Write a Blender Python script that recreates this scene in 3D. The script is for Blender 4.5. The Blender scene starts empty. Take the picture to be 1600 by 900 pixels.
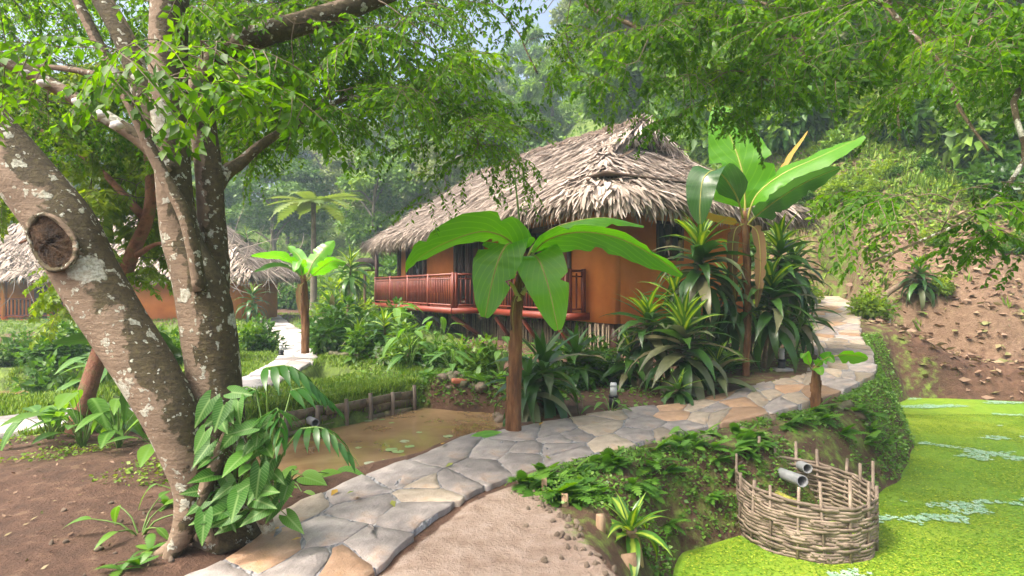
import bpy, math, random
import numpy as np
from mathutils import Vector, Matrix, Euler

random.seed(7)
rng = np.random.default_rng(7)
R = math.radians
PI = math.pi
scene = bpy.context.scene
C = scene.collection

# ------------------------------------------------------------------ camera
FOC = 900.0                                   # focal length in pixels of a 1600 px wide picture
EYE = 1.6
cam_data = bpy.data.cameras.new('camera')
cam_data.sensor_width = 36.0
cam_data.lens = 36.0 * FOC / 1600.0
cam_data.clip_start = 0.05
cam_data.clip_end = 1000.0
cam = bpy.data.objects.new('camera', cam_data)
C.objects.link(cam)
cam.location = (0, 0, EYE)
cam.rotation_euler = (R(90), 0, 0)
scene.camera = cam

# ------------------------------------------------------------------ sky, sun, exposure
SUN_EL, SUN_AZ = 54.0, -122.0                  # azimuth measured from +Y towards +X
world = bpy.data.worlds.new('World')
scene.world = world
world.use_nodes = True
wn = world.node_tree.nodes
sky = wn.new('ShaderNodeTexSky')
sky.sky_type = 'NISHITA'
sky.sun_disc = False
sky.sun_elevation = R(SUN_EL)
sky.sun_rotation = R(SUN_AZ)
sky.air_density = 0.75
sky.dust_density = 9.5
sky.ozone_density = 0.6
bg = wn['Background']
bg.inputs['Strength'].default_value = 0.13
world.node_tree.links.new(sky.outputs[0], bg.inputs['Color'])

sun_data = bpy.data.lights.new('sun', 'SUN')
sun_data.energy = 1.5
sun_data.angle = R(10)
sun_data.color = (1.0, 0.95, 0.86)
sun = bpy.data.objects.new('sun', sun_data)
C.objects.link(sun)
_sd = Vector((math.sin(R(SUN_AZ)) * math.cos(R(SUN_EL)), math.cos(R(SUN_AZ)) * math.cos(R(SUN_EL)), math.sin(R(SUN_EL))))
sun.rotation_euler = _sd.to_track_quat('Z', 'Y').to_euler()
sun.location = _sd * 60

scene.view_settings.view_transform = 'Standard'
scene.view_settings.look = 'None'
scene.view_settings.gamma = 1.0
scene.view_settings.exposure = 1.76
scene.view_settings.use_curve_mapping = False
cy = scene.cycles
cy.use_denoising = True
cy.max_bounces = 7
cy.diffuse_bounces = 4
cy.glossy_bounces = 2
cy.transmission_bounces = 4
cy.volume_bounces = 1
cy.transparent_max_bounces = 4
cy.caustics_reflective = False
cy.caustics_refractive = False
cy.sample_clamp_indirect = 6.0


def at(px, py, d):
    """a place seen along pixel (px, py) of the 1600x900 photograph, d metres in front of the eye"""
    return np.array([(px - 800) / FOC * d, d, EYE - (py - 450) / FOC * d])


# ------------------------------------------------------------------ materials
def new_mat(name):
    m = bpy.data.materials.new(name)
    m.use_nodes = True
    nt = m.node_tree
    return m, nt.nodes, nt.links, nt.nodes['Principled BSDF']


def ramp(nodes, stops):
    r = nodes.new('ShaderNodeValToRGB')
    els = r.color_ramp.elements
    while len(els) < len(stops):
        els.new(0.5)
    for e, (p, c) in zip(els, stops):
        e.position = p
        e.color = (c[0], c[1], c[2], 1)
    return r


def noise(nodes, links, scale, detail=4, rough=0.55, vec=None, dist=0.0):
    n = nodes.new('ShaderNodeTexNoise')
    n.inputs['Scale'].default_value = scale
    n.inputs['Detail'].default_value = detail
    n.inputs['Roughness'].default_value = rough
    n.inputs['Distortion'].default_value = dist
    if vec is not None:
        links.new(vec, n.inputs['Vector'])
    return n


def mixc(nodes, links, fac, a, b, kind='MIX'):
    m = nodes.new('ShaderNodeMix')
    m.data_type = 'RGBA'
    m.blend_type = kind
    for sock, v in ((m.inputs['Factor'], fac), (m.inputs['A'], a), (m.inputs['B'], b)):
        if hasattr(v, 'is_linked') or hasattr(v, 'links'):
            links.new(v, sock)
        elif isinstance(v, (tuple, list)):
            sock.default_value = (v[0], v[1], v[2], 1)
        else:
            sock.default_value = v
    return m.outputs['Result']


def maprange(nodes, links, v, a, b, c=0.0, d=1.0):
    m = nodes.new('ShaderNodeMapRange')
    links.new(v, m.inputs['Value'])
    m.inputs['From Min'].default_value = a
    m.inputs['From Max'].default_value = b
    m.inputs['To Min'].default_value = c
    m.inputs['To Max'].default_value = d
    return m.outputs['Result']


def math_n(nodes, links, op, a, b=None):
    m = nodes.new('ShaderNodeMath')
    m.operation = op
    for s, v in ((m.inputs[0], a), (m.inputs[1], b)):
        if v is None:
            continue
        if hasattr(v, 'links'):
            links.new(v, s)
        else:
            s.default_value = v
    return m.outputs[0]


def bump(nodes, links, bsdf, h, strength=0.3, dist=0.02):
    b = nodes.new('ShaderNodeBump')
    b.inputs['Strength'].default_value = strength
    b.inputs['Distance'].default_value = dist
    links.new(h, b.inputs['Height'])
    links.new(b.outputs[0], bsdf.inputs['Normal'])


def coords(nodes, which='Object'):
    return nodes.new('ShaderNodeTexCoord').outputs[which]


def surf_mat(name, c0, c1, scale=6.0, rough=0.8, bstr=0.3, bdist=0.02, c2=None, rand=0.0, stretch=None):
    """two or three colours broken up by noise, with fine relief"""
    m, n, l, b = new_mat(name)
    v = coords(n)
    if stretch:
        mp = n.new('ShaderNodeMapping')
        mp.inputs['Scale'].default_value = stretch
        l.new(v, mp.inputs['Vector'])
        v = mp.outputs[0]
    if rand:
        oi = n.new('ShaderNodeObjectInfo')
        va = n.new('ShaderNodeVectorMath')
        va.operation = 'ADD'
        sc = n.new('ShaderNodeVectorMath')
        sc.operation = 'SCALE'
        l.new(oi.outputs['Location'], sc.inputs[0])
        sc.inputs['Scale'].default_value = 3.7
        l.new(v, va.inputs[0])
        l.new(sc.outputs[0], va.inputs[1])
        v = va.outputs[0]
    a = noise(n, l, scale, 6, 0.6, v)
    stops = [(0.3, c0), (0.7, c1)] if c2 is None else [(0.28, c0), (0.5, c1), (0.72, c2)]
    r = ramp(n, stops)
    l.new(a.outputs[0], r.inputs[0])
    col = r.outputs[0]
    if rand:
        hv = n.new('ShaderNodeHueSaturation')
        l.new(col, hv.inputs['Color'])
        l.new(maprange(n, l, oi.outputs['Random'], 0, 1, 1 - rand, 1 + rand), hv.inputs['Value'])
        col = hv.outputs[0]
    l.new(col, b.inputs['Base Color'])
    b.inputs['Roughness'].default_value = rough
    f = noise(n, l, scale * 5, 6, 0.65, v)
    bump(n, l, b, f.outputs[0], bstr, bdist)
    return m


def leaf_mat(name, cols, trans=0.35, rough=0.42, tcol=1.5, stripe=None, vein=None, obj_rand=False, waxy=0.5):
    """cols: ramp over the per-leaf tint; stripe / vein: colour along the middle of the leaf (UV)"""
    m, n, l, b = new_mat(name)
    if obj_rand:
        t = n.new('ShaderNodeObjectInfo').outputs['Random']
    else:
        a = n.new('ShaderNodeAttribute')
        a.attribute_name = 'tint'
        t = a.outputs['Fac']
    k = len(cols) - 1
    r = ramp(n, [(i / k, c) for i, c in enumerate(cols)])
    l.new(t, r.inputs[0])
    col = r.outputs[0]
    if stripe or vein:
        uv = n.new('ShaderNodeUVMap')
        sep = n.new('ShaderNodeSeparateXYZ')
        l.new(uv.outputs[0], sep.inputs[0])
        mid = math_n(n, l, 'ABSOLUTE', math_n(n, l, 'SUBTRACT', sep.outputs['Y'], 0.5))
        if stripe:
            nz = noise(n, l, 9, 2, 0.5, coords(n))
            e = math_n(n, l, 'ADD', mid, maprange(n, l, nz.outputs[0], 0.3, 0.7, -0.05, 0.05))
            col = mixc(n, l, maprange(n, l, e, 0.10, 0.24, 1, 0), col, stripe)
        if vein:
            w = n.new('ShaderNodeMath')
            w.operation = 'SINE'
            ph = math_n(n, l, 'ADD', math_n(n, l, 'MULTIPLY', sep.outputs['X'], 60.0), math_n(n, l, 'MULTIPLY', mid, -45.0))
            l.new(ph, w.inputs[0])
            side = maprange(n, l, w.outputs[0], 0.82, 1.0, 0, 0.55)
            midf = maprange(n, l, mid, 0.0, 0.05, 1, 0)
            f = math_n(n, l, 'MAXIMUM', side, midf)
            col = mixc(n, l, f, col, vein)
    l.new(col, b.inputs['Base Color'])
    b.inputs['Roughness'].default_value = rough
    b.inputs['Specular IOR Level'].default_value = waxy
    tr = n.new('ShaderNodeBsdfTranslucent')
    hv = n.new('ShaderNodeHueSaturation')
    hv.inputs['Hue'].default_value = 0.488
    hv.inputs['Saturation'].default_value = 1.15
    hv.inputs['Value'].default_value = tcol
    l.new(col, hv.inputs['Color'])
    l.new(hv.outputs[0], tr.inputs['Color'])
    mx = n.new('ShaderNodeMixShader')
    mx.inputs[0].default_value = trans
    l.new(b.outputs[0], mx.inputs[1])
    l.new(tr.outputs[0], mx.inputs[2])
    l.new(mx.outputs[0], n['Material Output'].inputs['Surface'])
    return m


M = {}
M['canopy'] = leaf_mat('canopy_leaf', [(0.026, 0.075, 0.005), (0.055, 0.15, 0.006), (0.10, 0.225, 0.008), (0.19, 0.31, 0.012)], 0.52, 0.5, 2.1, waxy=0.25)
M['canopy_obj'] = leaf_mat('canopy_leaf_single', [(0.035, 0.10, 0.007), (0.06, 0.16, 0.010), (0.10, 0.22, 0.012)], 0.5, 0.45, 2.0, obj_rand=True, waxy=0.3)
M['yellow_leafy'] = leaf_mat('yellow_green_leaf', [(0.09, 0.17, 0.02), (0.17, 0.27, 0.03), (0.26, 0.34, 0.05)], 0.5, 0.45, 1.8)
M['forest_dark'] = leaf_mat('forest_leaf_dark', [(0.038, 0.095, 0.016), (0.075, 0.16, 0.022), (0.12, 0.22, 0.03)], 0.3, 0.5, 1.5)
M['forest_mid'] = leaf_mat('forest_leaf_mid', [(0.06, 0.14, 0.016), (0.12, 0.235, 0.024), (0.20, 0.32, 0.032)], 0.35, 0.5, 1.5)
M['forest_pale'] = leaf_mat('forest_leaf_pale', [(0.10, 0.15, 0.04), (0.17, 0.23, 0.07), (0.25, 0.28, 0.11)], 0.35, 0.5, 1.4)
M['shrub'] = leaf_mat('shrub_leaf', [(0.03, 0.09, 0.010), (0.06, 0.16, 0.014), (0.13, 0.25, 0.022)], 0.35, 0.4, 1.6)
M['grass'] = leaf_mat('grass_blade', [(0.09, 0.19, 0.02), (0.17, 0.30, 0.03), (0.28, 0.38, 0.05)], 0.35, 0.5, 1.4)
M['cover'] = leaf_mat('ground_cover_leaf', [(0.06, 0.15, 0.02), (0.11, 0.24, 0.03), (0.18, 0.32, 0.05)], 0.35, 0.45, 1.5)
M['fern'] = leaf_mat('fern_frond', [(0.06, 0.16, 0.02), (0.10, 0.24, 0.03), (0.16, 0.31, 0.04)], 0.4, 0.45, 1.6, obj_rand=True)
M['fern_pale'] = leaf_mat('tree_fern_frond', [(0.13, 0.21, 0.045), (0.18, 0.26, 0.06), (0.23, 0.29, 0.08)], 0.4, 0.5, 1.3, obj_rand=True)
M['drac'] = leaf_mat('strap_leaf_dark', [(0.022, 0.065, 0.012), (0.035, 0.10, 0.016), (0.06, 0.145, 0.022)], 0.3, 0.33, 1.6, obj_rand=True, waxy=0.55)
M['drac_y'] = leaf_mat('strap_leaf_striped', [(0.045, 0.13, 0.02), (0.07, 0.18, 0.025), (0.11, 0.24, 0.03)], 0.35, 0.28, 1.5, stripe=(0.34, 0.44, 0.06), obj_rand=True, waxy=0.7)
M['drac_dry'] = leaf_mat('strap_leaf_old', [(0.09, 0.12, 0.05), (0.13, 0.15, 0.07), (0.16, 0.14, 0.07)], 0.2, 0.4, 1.3, obj_rand=True)
M['banana'] = leaf_mat('banana_leaf', [(0.06, 0.24, 0.008), (0.09, 0.31, 0.010), (0.12, 0.36, 0.012)], 0.55, 0.32, 2.1, vein=(0.17, 0.40, 0.03), obj_rand=True, waxy=0.8)
M['banana_dark'] = leaf_mat('banana_leaf_dark', [(0.03, 0.095, 0.02), (0.045, 0.13, 0.025)], 0.35, 0.3, 1.4, vein=(0.07, 0.17, 0.04), obj_rand=True, waxy=0.8)
M['banana_dry'] = leaf_mat('banana_leaf_dry', [(0.40, 0.26, 0.04), (0.42, 0.30, 0.06)], 0.4, 0.5, 1.2, obj_rand=True)
M['arrow'] = leaf_mat('arrowhead_leaf', [(0.035, 0.12, 0.014), (0.055, 0.17, 0.02), (0.085, 0.22, 0.03)], 0.35, 0.5, 1.5, vein=(0.20, 0.33, 0.10), waxy=.3, obj_rand=True)
M['split'] = leaf_mat('split_leaf', [(0.03, 0.11, 0.02), (0.05, 0.16, 0.025)], 0.4, 0.32, 1.8, obj_rand=True)
M['bigleaf'] = leaf_mat('broad_leaf', [(0.06, 0.17, 0.02), (0.10, 0.24, 0.03), (0.16, 0.32, 0.04)], 0.4, 0.35, 1.6, vein=(0.18, 0.34, 0.08), obj_rand=True)
M['fallen'] = leaf_mat('fallen_leaf_yellow', [(0.55, 0.33, 0.03), (0.42, 0.30, 0.06), (0.22, 0.28, 0.05)], 0.2, 0.5, 1.1, obj_rand=True)
M['litter'] = leaf_mat('leaf_litter', [(0.10, 0.055, 0.032), (0.19, 0.115, 0.07), (0.31, 0.21, 0.14), (0.17, 0.18, 0.05)], 0.1, 0.7, 1.1)
M['lily'] = leaf_mat('lily_pad', [(0.30, 0.36, 0.18), (0.22, 0.34, 0.12), (0.45, 0.46, 0.36)], 0.1, 0.25, 1.2, obj_rand=True)
M['azolla'] = leaf_mat('floating_rosette', [(0.22, 0.42, 0.24), (0.32, 0.50, 0.34), (0.42, 0.56, 0.42)], 0.2, 0.45, 1.1)
M['thatch'] = leaf_mat('thatch_strip', [(0.10, 0.075, 0.058), (0.27, 0.215, 0.17), (0.43, 0.36, 0.30), (0.58, 0.50, 0.43)], 0.08, 0.7, 1.1, waxy=0.2)
M['thatch_obj'] = leaf_mat('thatch_strip_single', [(0.20, 0.155, 0.12), (0.37, 0.305, 0.25), (0.54, 0.465, 0.395)], 0.08, 0.7, 1.1, obj_rand=True, waxy=0.2)
M['thatch_base'] = surf_mat('thatch_base', (0.07, 0.05, 0.035), (0.17, 0.12, 0.09), 14, 0.9, 0.8, 0.05)
M['wall'] = surf_mat('orange_plaster', (0.52, 0.150, 0.028), (0.74, 0.25, 0.048), 1.1, 0.85, 0.35, 0.015)
M['dark_wood'] = surf_mat('dark_wood', (0.035, 0.014, 0.010), (0.075, 0.030, 0.020), 5, 0.45, 0.25, 0.006, stretch=(1, 1, 0.15))
M['red_wood'] = surf_mat('red_brown_wood', (0.15, 0.030, 0.017), (0.23, 0.052, 0.028), 5, 0.42, 0.2, 0.006, rand=0.12)
M['red_board'] = surf_mat('red_painted_board', (0.17, 0.026, 0.012), (0.25, 0.042, 0.02), 3, 0.5, 0.2, 0.005)
M['grey_wood'] = surf_mat('weathered_wood', (0.10, 0.075, 0.055), (0.24, 0.19, 0.15), 8, 0.85, 0.6, 0.01, stretch=(1, 1, 0.2), rand=0.2)
M['stake'] = surf_mat('stake_wood', (0.22, 0.13, 0.07), (0.40, 0.28, 0.18), 12, 0.85, 0.6, 0.01, stretch=(1, 1, 0.15), rand=0.2)
M['weave'] = surf_mat('woven_bamboo', (0.10, 0.072, 0.05), (0.29, 0.225, 0.17), 9, 0.8, 0.5, 0.006, rand=0.22)
M['brace'] = surf_mat('mossy_brace', (0.035, 0.05, 0.04), (0.09, 0.10, 0.075), 8, 0.7, 0.4, 0.01)
M['cane'] = surf_mat('bamboo_cane', (0.14, 0.10, 0.065), (0.30, 0.23, 0.15), 7, 0.7, 0.4, 0.006, rand=0.3)
M['interior'] = surf_mat('boarding_gable_shade', (0.05, 0.035, 0.025), (0.08, 0.05, 0.035), 3, 0.9, 0.1, 0.01)  # boarding indoors; on the gable this dark tone stands for a shaded opening
M['plank'] = surf_mat('mossy_plank', (0.05, 0.045, 0.025), (0.20, 0.15, 0.10), 7, 0.9, 0.7, 0.02, c2=(0.14, 0.17, 0.05), rand=0.2)
M['stem_brown'] = surf_mat('stem_bark', (0.11, 0.075, 0.045), (0.23, 0.17, 0.11), 14, 0.85, 0.6, 0.015)
M['pseudo'] = surf_mat('banana_stem', (0.06, 0.024, 0.010), (0.20, 0.085, 0.032), 16, 0.75, 1.0, 0.03, c2=(0.34, 0.19, 0.08), stretch=(1, 1, 0.18))
M['petiole'] = surf_mat('banana_petiole', (0.26, 0.30, 0.05), (0.42, 0.36, 0.09), 8, 0.5, 0.2, 0.01)
M['green_stem'] = surf_mat('green_stem', (0.08, 0.16, 0.03), (0.14, 0.24, 0.04), 8, 0.5, 0.2, 0.01)
M['red_bark'] = surf_mat('red_bark', (0.10, 0.045, 0.03), (0.30, 0.13, 0.08), 9, 0.85, 0.8, 0.03, c2=(0.16, 0.15, 0.06))
M['twig'] = surf_mat('twig_bark', (0.09, 0.065, 0.04), (0.18, 0.14, 0.09), 10, 0.8, 0.3, 0.005)
M['dry_twig'] = surf_mat('dry_twig', (0.25, 0.20, 0.16), (0.42, 0.36, 0.31), 10, 0.85, 0.3, 0.005)
M['forest_bark'] = surf_mat('forest_bark', (0.09, 0.075, 0.055), (0.20, 0.17, 0.13), 4, 0.85, 0.5, 0.03)
M['rock'] = surf_mat('pond_rock', (0.10, 0.078, 0.055), (0.23, 0.175, 0.125), 5, 0.85, 0.7, 0.03, c2=(0.17, 0.13, 0.085), rand=0.25)
M['moss_rock'] = surf_mat('mossy_stone', (0.07, 0.075, 0.03), (0.17, 0.15, 0.10), 6, 0.9, 0.7, 0.03, c2=(0.13, 0.20, 0.04), rand=0.2)
M['pvc'] = surf_mat('grey_pipe', (0.20, 0.21, 0.22), (0.32, 0.33, 0.34), 6, 0.4, 0.1, 0.005)
M['moss_log'] = surf_mat('mossy_log', (0.13, 0.14, 0.03), (0.34, 0.33, 0.05), 8, 0.9, 0.9, 0.03)
M['lamp_black'] = surf_mat('lamp_black', (0.012, 0.012, 0.014), (0.03, 0.03, 0.032), 8, 0.4, 0.1, 0.003)
M['lamp_metal'] = surf_mat('lamp_metal', (0.45, 0.46, 0.48), (0.60, 0.61, 0.62), 8, 0.3, 0.05, 0.002)
M['concrete'] = surf_mat('concrete', (0.22, 0.21, 0.19), (0.36, 0.34, 0.31), 8, 0.85, 0.4, 0.01)
M['brick_red'] = surf_mat('red_brick', (0.33, 0.10, 0.05), (0.45, 0.17, 0.09), 8, 0.85, 0.4, 0.01)


def make_glass():
    m, n, l, b = new_mat('lamp_glass')
    b.inputs['Base Color'].default_value = (0.85, 0.88, 0.88, 1)
    b.inputs['Roughness'].default_value = 0.18
    b.inputs['Transmission Weight'].default_value = 0.4
    M['glass'] = m
    m, n, l, b = new_mat('window_pane')
    b.inputs['Base Color'].default_value = (0.02, 0.025, 0.03, 1)
    b.inputs['Roughness'].default_value = 0.06
    M['pane'] = m


make_glass()


def make_bark():
    """smooth tan bark with dark moss patches and pale lichen blotches"""
    m, n, l, b = new_mat('lichen_bark')
    v = coords(n)
    a = noise(n, l, 3.2, 6, 0.6, v)
    mp = n.new('ShaderNodeMapping')
    mp.inputs['Scale'].default_value = (1.5, 1.5, 9)
    l.new(v, mp.inputs['Vector'])
    st = noise(n, l, 3.0, 4, 0.6, mp.outputs[0], 0.6)
    r = ramp(n, [(0.25, (0.10, 0.068, 0.042)), (0.5, (0.20, 0.143, 0.094)), (0.75, (0.32, 0.24, 0.165))])
    l.new(math_n(n, l, 'ADD', math_n(n, l, 'MULTIPLY', a.outputs[0], 0.6), math_n(n, l, 'MULTIPLY', st.outputs[0], 0.4)), r.inputs[0])
    at_ = n.new('ShaderNodeAttribute')
    at_.attribute_name = 'moss'
    edge = noise(n, l, 5.5, 8, 0.62, v, 0.4)
    mossf = maprange(n, l, math_n(n, l, 'ADD', at_.outputs['Fac'], math_n(n, l, 'MULTIPLY', math_n(n, l, 'SUBTRACT', edge.outputs[0], 0.5), 1.9)), 0.46, 0.54)
    mn = noise(n, l, 30, 5, 0.7, v)
    mr = ramp(n, [(0.3, (0.028, 0.020, 0.010)), (0.6, (0.075, 0.058, 0.022)), (0.8, (0.12, 0.11, 0.04))])
    l.new(mn.outputs[0], mr.inputs[0])
    col = mixc(n, l, mossf, r.outputs[0], mr.outputs[0])
    # lichen blotches
    vd = n.new('ShaderNodeVectorMath')
    vd.operation = 'ADD'
    nn = noise(n, l, 9, 4, 0.6, v)
    sc = n.new('ShaderNodeVectorMath')
    sc.operation = 'SCALE'
    sc.inputs['Scale'].default_value = 0.22
    l.new(nn.outputs['Color'], sc.inputs[0])
    l.new(v, vd.inputs[0])
    l.new(sc.outputs[0], vd.inputs[1])
    lich = None
    for s, th, f in ((4.2, 0.34, 0.58), (11.0, 0.32, 0.52), (24.0, 0.32, 0.58)):
        vo = n.new('ShaderNodeTexVoronoi')
        vo.inputs['Scale'].default_value = s
        l.new(vd.outputs[0], vo.inputs['Vector'])
        pick = n.new('ShaderNodeSeparateColor')
        l.new(vo.outputs['Color'], pick.inputs[0])
        size = maprange(n, l, pick.outputs[0], f, 1.0, 0.0, th + 0.16)
        on = maprange(n, l, math_n(n, l, 'SUBTRACT', size, vo.outputs['Distance']), 0.0, 0.05)
        lich = on if lich is None else math_n(n, l, 'MAXIMUM', lich, on)
    lr = ramp(n, [(0.3, (0.36, 0.36, 0.26)), (0.55, (0.50, 0.52, 0.43)), (0.8, (0.62, 0.62, 0.56))])
    l.new(noise(n, l, 22, 5, 0.7, v).outputs[0], lr.inputs[0])
    col = mixc(n, l, math_n(n, l, 'MULTIPLY', lich, maprange(n, l, noise(n, l, 60, 4, 0.7, v).outputs[0], 0.35, 0.6, 0.35, 0.95)), col, lr.outputs[0])
    l.new(col, b.inputs['Base Color'])
    b.inputs['Roughness'].default_value = 0.85
    h = math_n(n, l, 'ADD', math_n(n, l, 'MULTIPLY', st.outputs[0], 0.5), math_n(n, l, 'MULTIPLY', noise(n, l, 40, 6, 0.7, v).outputs[0], 0.6))
    h = math_n(n, l, 'ADD', h, math_n(n, l, 'MULTIPLY', lich, 0.25))
    bump(n, l, b, h, 0.75, 0.03)
    M['bark'] = m


make_bark()


def make_stone(name, stops, orange):
    m, n, l, b = new_mat(name)
    v = coords(n)
    oi = n.new('ShaderNodeObjectInfo')
    a = noise(n, l, 5.0, 7, 0.62, v, 0.3)
    r = ramp(n, stops)
    l.new(a.outputs[0], r.inputs[0])
    o = noise(n, l, 2.2, 5, 0.6, v)
    of = maprange(n, l, o.outputs[0], 0.56, 0.70, 0, orange)
    col = mixc(n, l, of, r.outputs[0], (0.34, 0.19, 0.085))
    sp = noise(n, l, 55, 4, 0.7, v)
    col = mixc(n, l, maprange(n, l, sp.outputs[0], 0.55, 0.75, 0, 0.5), col, (0.12, 0.11, 0.10))
    hv = n.new('ShaderNodeHueSaturation')
    l.new(col, hv.inputs['Color'])
    l.new(maprange(n, l, oi.outputs['Random'], 0, 1, 0.72, 1.22), hv.inputs['Value'])
    l.new(hv.outputs[0], b.inputs['Base Color'])
    l.new(maprange(n, l, a.outputs[0], 0.3, 0.7, 0.38, 0.62), b.inputs['Roughness'])
    b.inputs['Specular IOR Level'].default_value = 0.55
    h = math_n(n, l, 'ADD', a.outputs[0], math_n(n, l, 'MULTIPLY', sp.outputs[0], 0.35))
    bump(n, l, b, h, 0.85, 0.022)
    return m


M['stone_grey'] = make_stone('flagstone_grey', [(0.3, (0.17, 0.148, 0.135)), (0.5, (0.30, 0.265, 0.245)), (0.7, (0.45, 0.40, 0.37))], 0.5)
M['stone_tan'] = make_stone('flagstone_tan', [(0.3, (0.22, 0.175, 0.125)), (0.5, (0.37, 0.305, 0.235)), (0.7, (0.48, 0.415, 0.33))], 0.7)
M['stone_orange'] = make_stone('flagstone_orange', [(0.3, (0.25, 0.15, 0.085)), (0.5, (0.38, 0.24, 0.15)), (0.7, (0.48, 0.34, 0.24))], 0.9)
M['stone_pale'] = make_stone('flagstone_pale', [(0.3, (0.40, 0.36, 0.33)), (0.5, (0.52, 0.48, 0.45)), (0.7, (0.60, 0.56, 0.53))], 0.1)


def make_mortar():
    m, n, l, b = new_mat('mortar')
    v = coords(n)
    w = n.new('ShaderNodeTexWave')
    w.inputs['Scale'].default_value = 7
    w.inputs['Distortion'].default_value = 9
    w.inputs['Detail'].default_value = 3
    w.inputs['Detail Scale'].default_value = 1.2
    l.new(v, w.inputs['Vector'])
    a = noise(n, l, 9, 6, 0.6, v)
    r = ramp(n, [(0.3, (0.17, 0.165, 0.17)), (0.55, (0.27, 0.265, 0.27)), (0.75, (0.36, 0.35, 0.35))])
    l.new(a.outputs[0], r.inputs[0])
    l.new(r.outputs[0], b.inputs['Base Color'])
    b.inputs['Roughness'].default_value = 0.6
    bump(n, l, b, math_n(n, l, 'ADD', w.outputs[0], a.outputs[0]), 0.7, 0.02)
    M['mortar'] = m


make_mortar()


def make_ground():
    m, n, l, b = new_mat('ground_soil')
    v = coords(n)
    at_ = n.new('ShaderNodeAttribute')
    at_.attribute_name = 'cover'
    sep = n.new('ShaderNodeSeparateColor')
    l.new(at_.outputs['Color'], sep.inputs[0])
    big = noise(n, l, 1.1, 6, 0.6, v)
    med = noise(n, l, 7, 7, 0.62, v)
    fine = noise(n, l, 45, 6, 0.7, v)
    soil = ramp(n, [(0.28, (0.045, 0.022, 0.012)), (0.5, (0.10, 0.050, 0.028)), (0.72, (0.185, 0.10, 0.060))])
    l.new(math_n(n, l, 'ADD', math_n(n, l, 'MULTIPLY', med.outputs[0], 0.6), math_n(n, l, 'MULTIPLY', big.outputs[0], 0.4)), soil.inputs[0])
    sand = ramp(n, [(0.3, (0.24, 0.165, 0.12)), (0.5, (0.33, 0.245, 0.19)), (0.7, (0.40, 0.31, 0.25))])
    l.new(med.outputs[0], sand.inputs[0])
    green = ramp(n, [(0.3, (0.05, 0.075, 0.015)), (0.5, (0.10, 0.16, 0.022)), (0.7, (0.18, 0.26, 0.035))])
    l.new(med.outputs[0], green.inputs[0])
    litter = ramp(n, [(0.3, (0.07, 0.040, 0.022)), (0.45, (0.15, 0.090, 0.052)), (0.6, (0.23, 0.15, 0.095)), (0.75, (0.12, 0.13, 0.035))])
    l.new(math_n(n, l, 'ADD', math_n(n, l, 'MULTIPLY', fine.outputs[0], 0.6), math_n(n, l, 'MULTIPLY', med.outputs[0], 0.4)), litter.inputs[0])

    def soft(ch):
        s = math_n(n, l, 'ADD', ch, math_n(n, l, 'MULTIPLY', math_n(n, l, 'SUBTRACT', med.outputs[0], 0.5), 1.1))
        return maprange(n, l, s, 0.38, 0.62)
    col = mixc(n, l, soft(sep.outputs[2]), soil.outputs[0], litter.outputs[0])
    col = mixc(n, l, soft(sep.outputs[1]), col, sand.outputs[0])
    col = mixc(n, l, soft(sep.outputs[0]), col, green.outputs[0])
    l.new(col, b.inputs['Base Color'])
    b.inputs['Roughness'].default_value = 0.88
    h = math_n(n, l, 'ADD', math_n(n, l, 'MULTIPLY', med.outputs[0], 1.0), math_n(n, l, 'MULTIPLY', fine.outputs[0], 0.55))
    bump(n, l, b, h, 1.0, 0.055)
    M['ground'] = m


make_ground()


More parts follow.
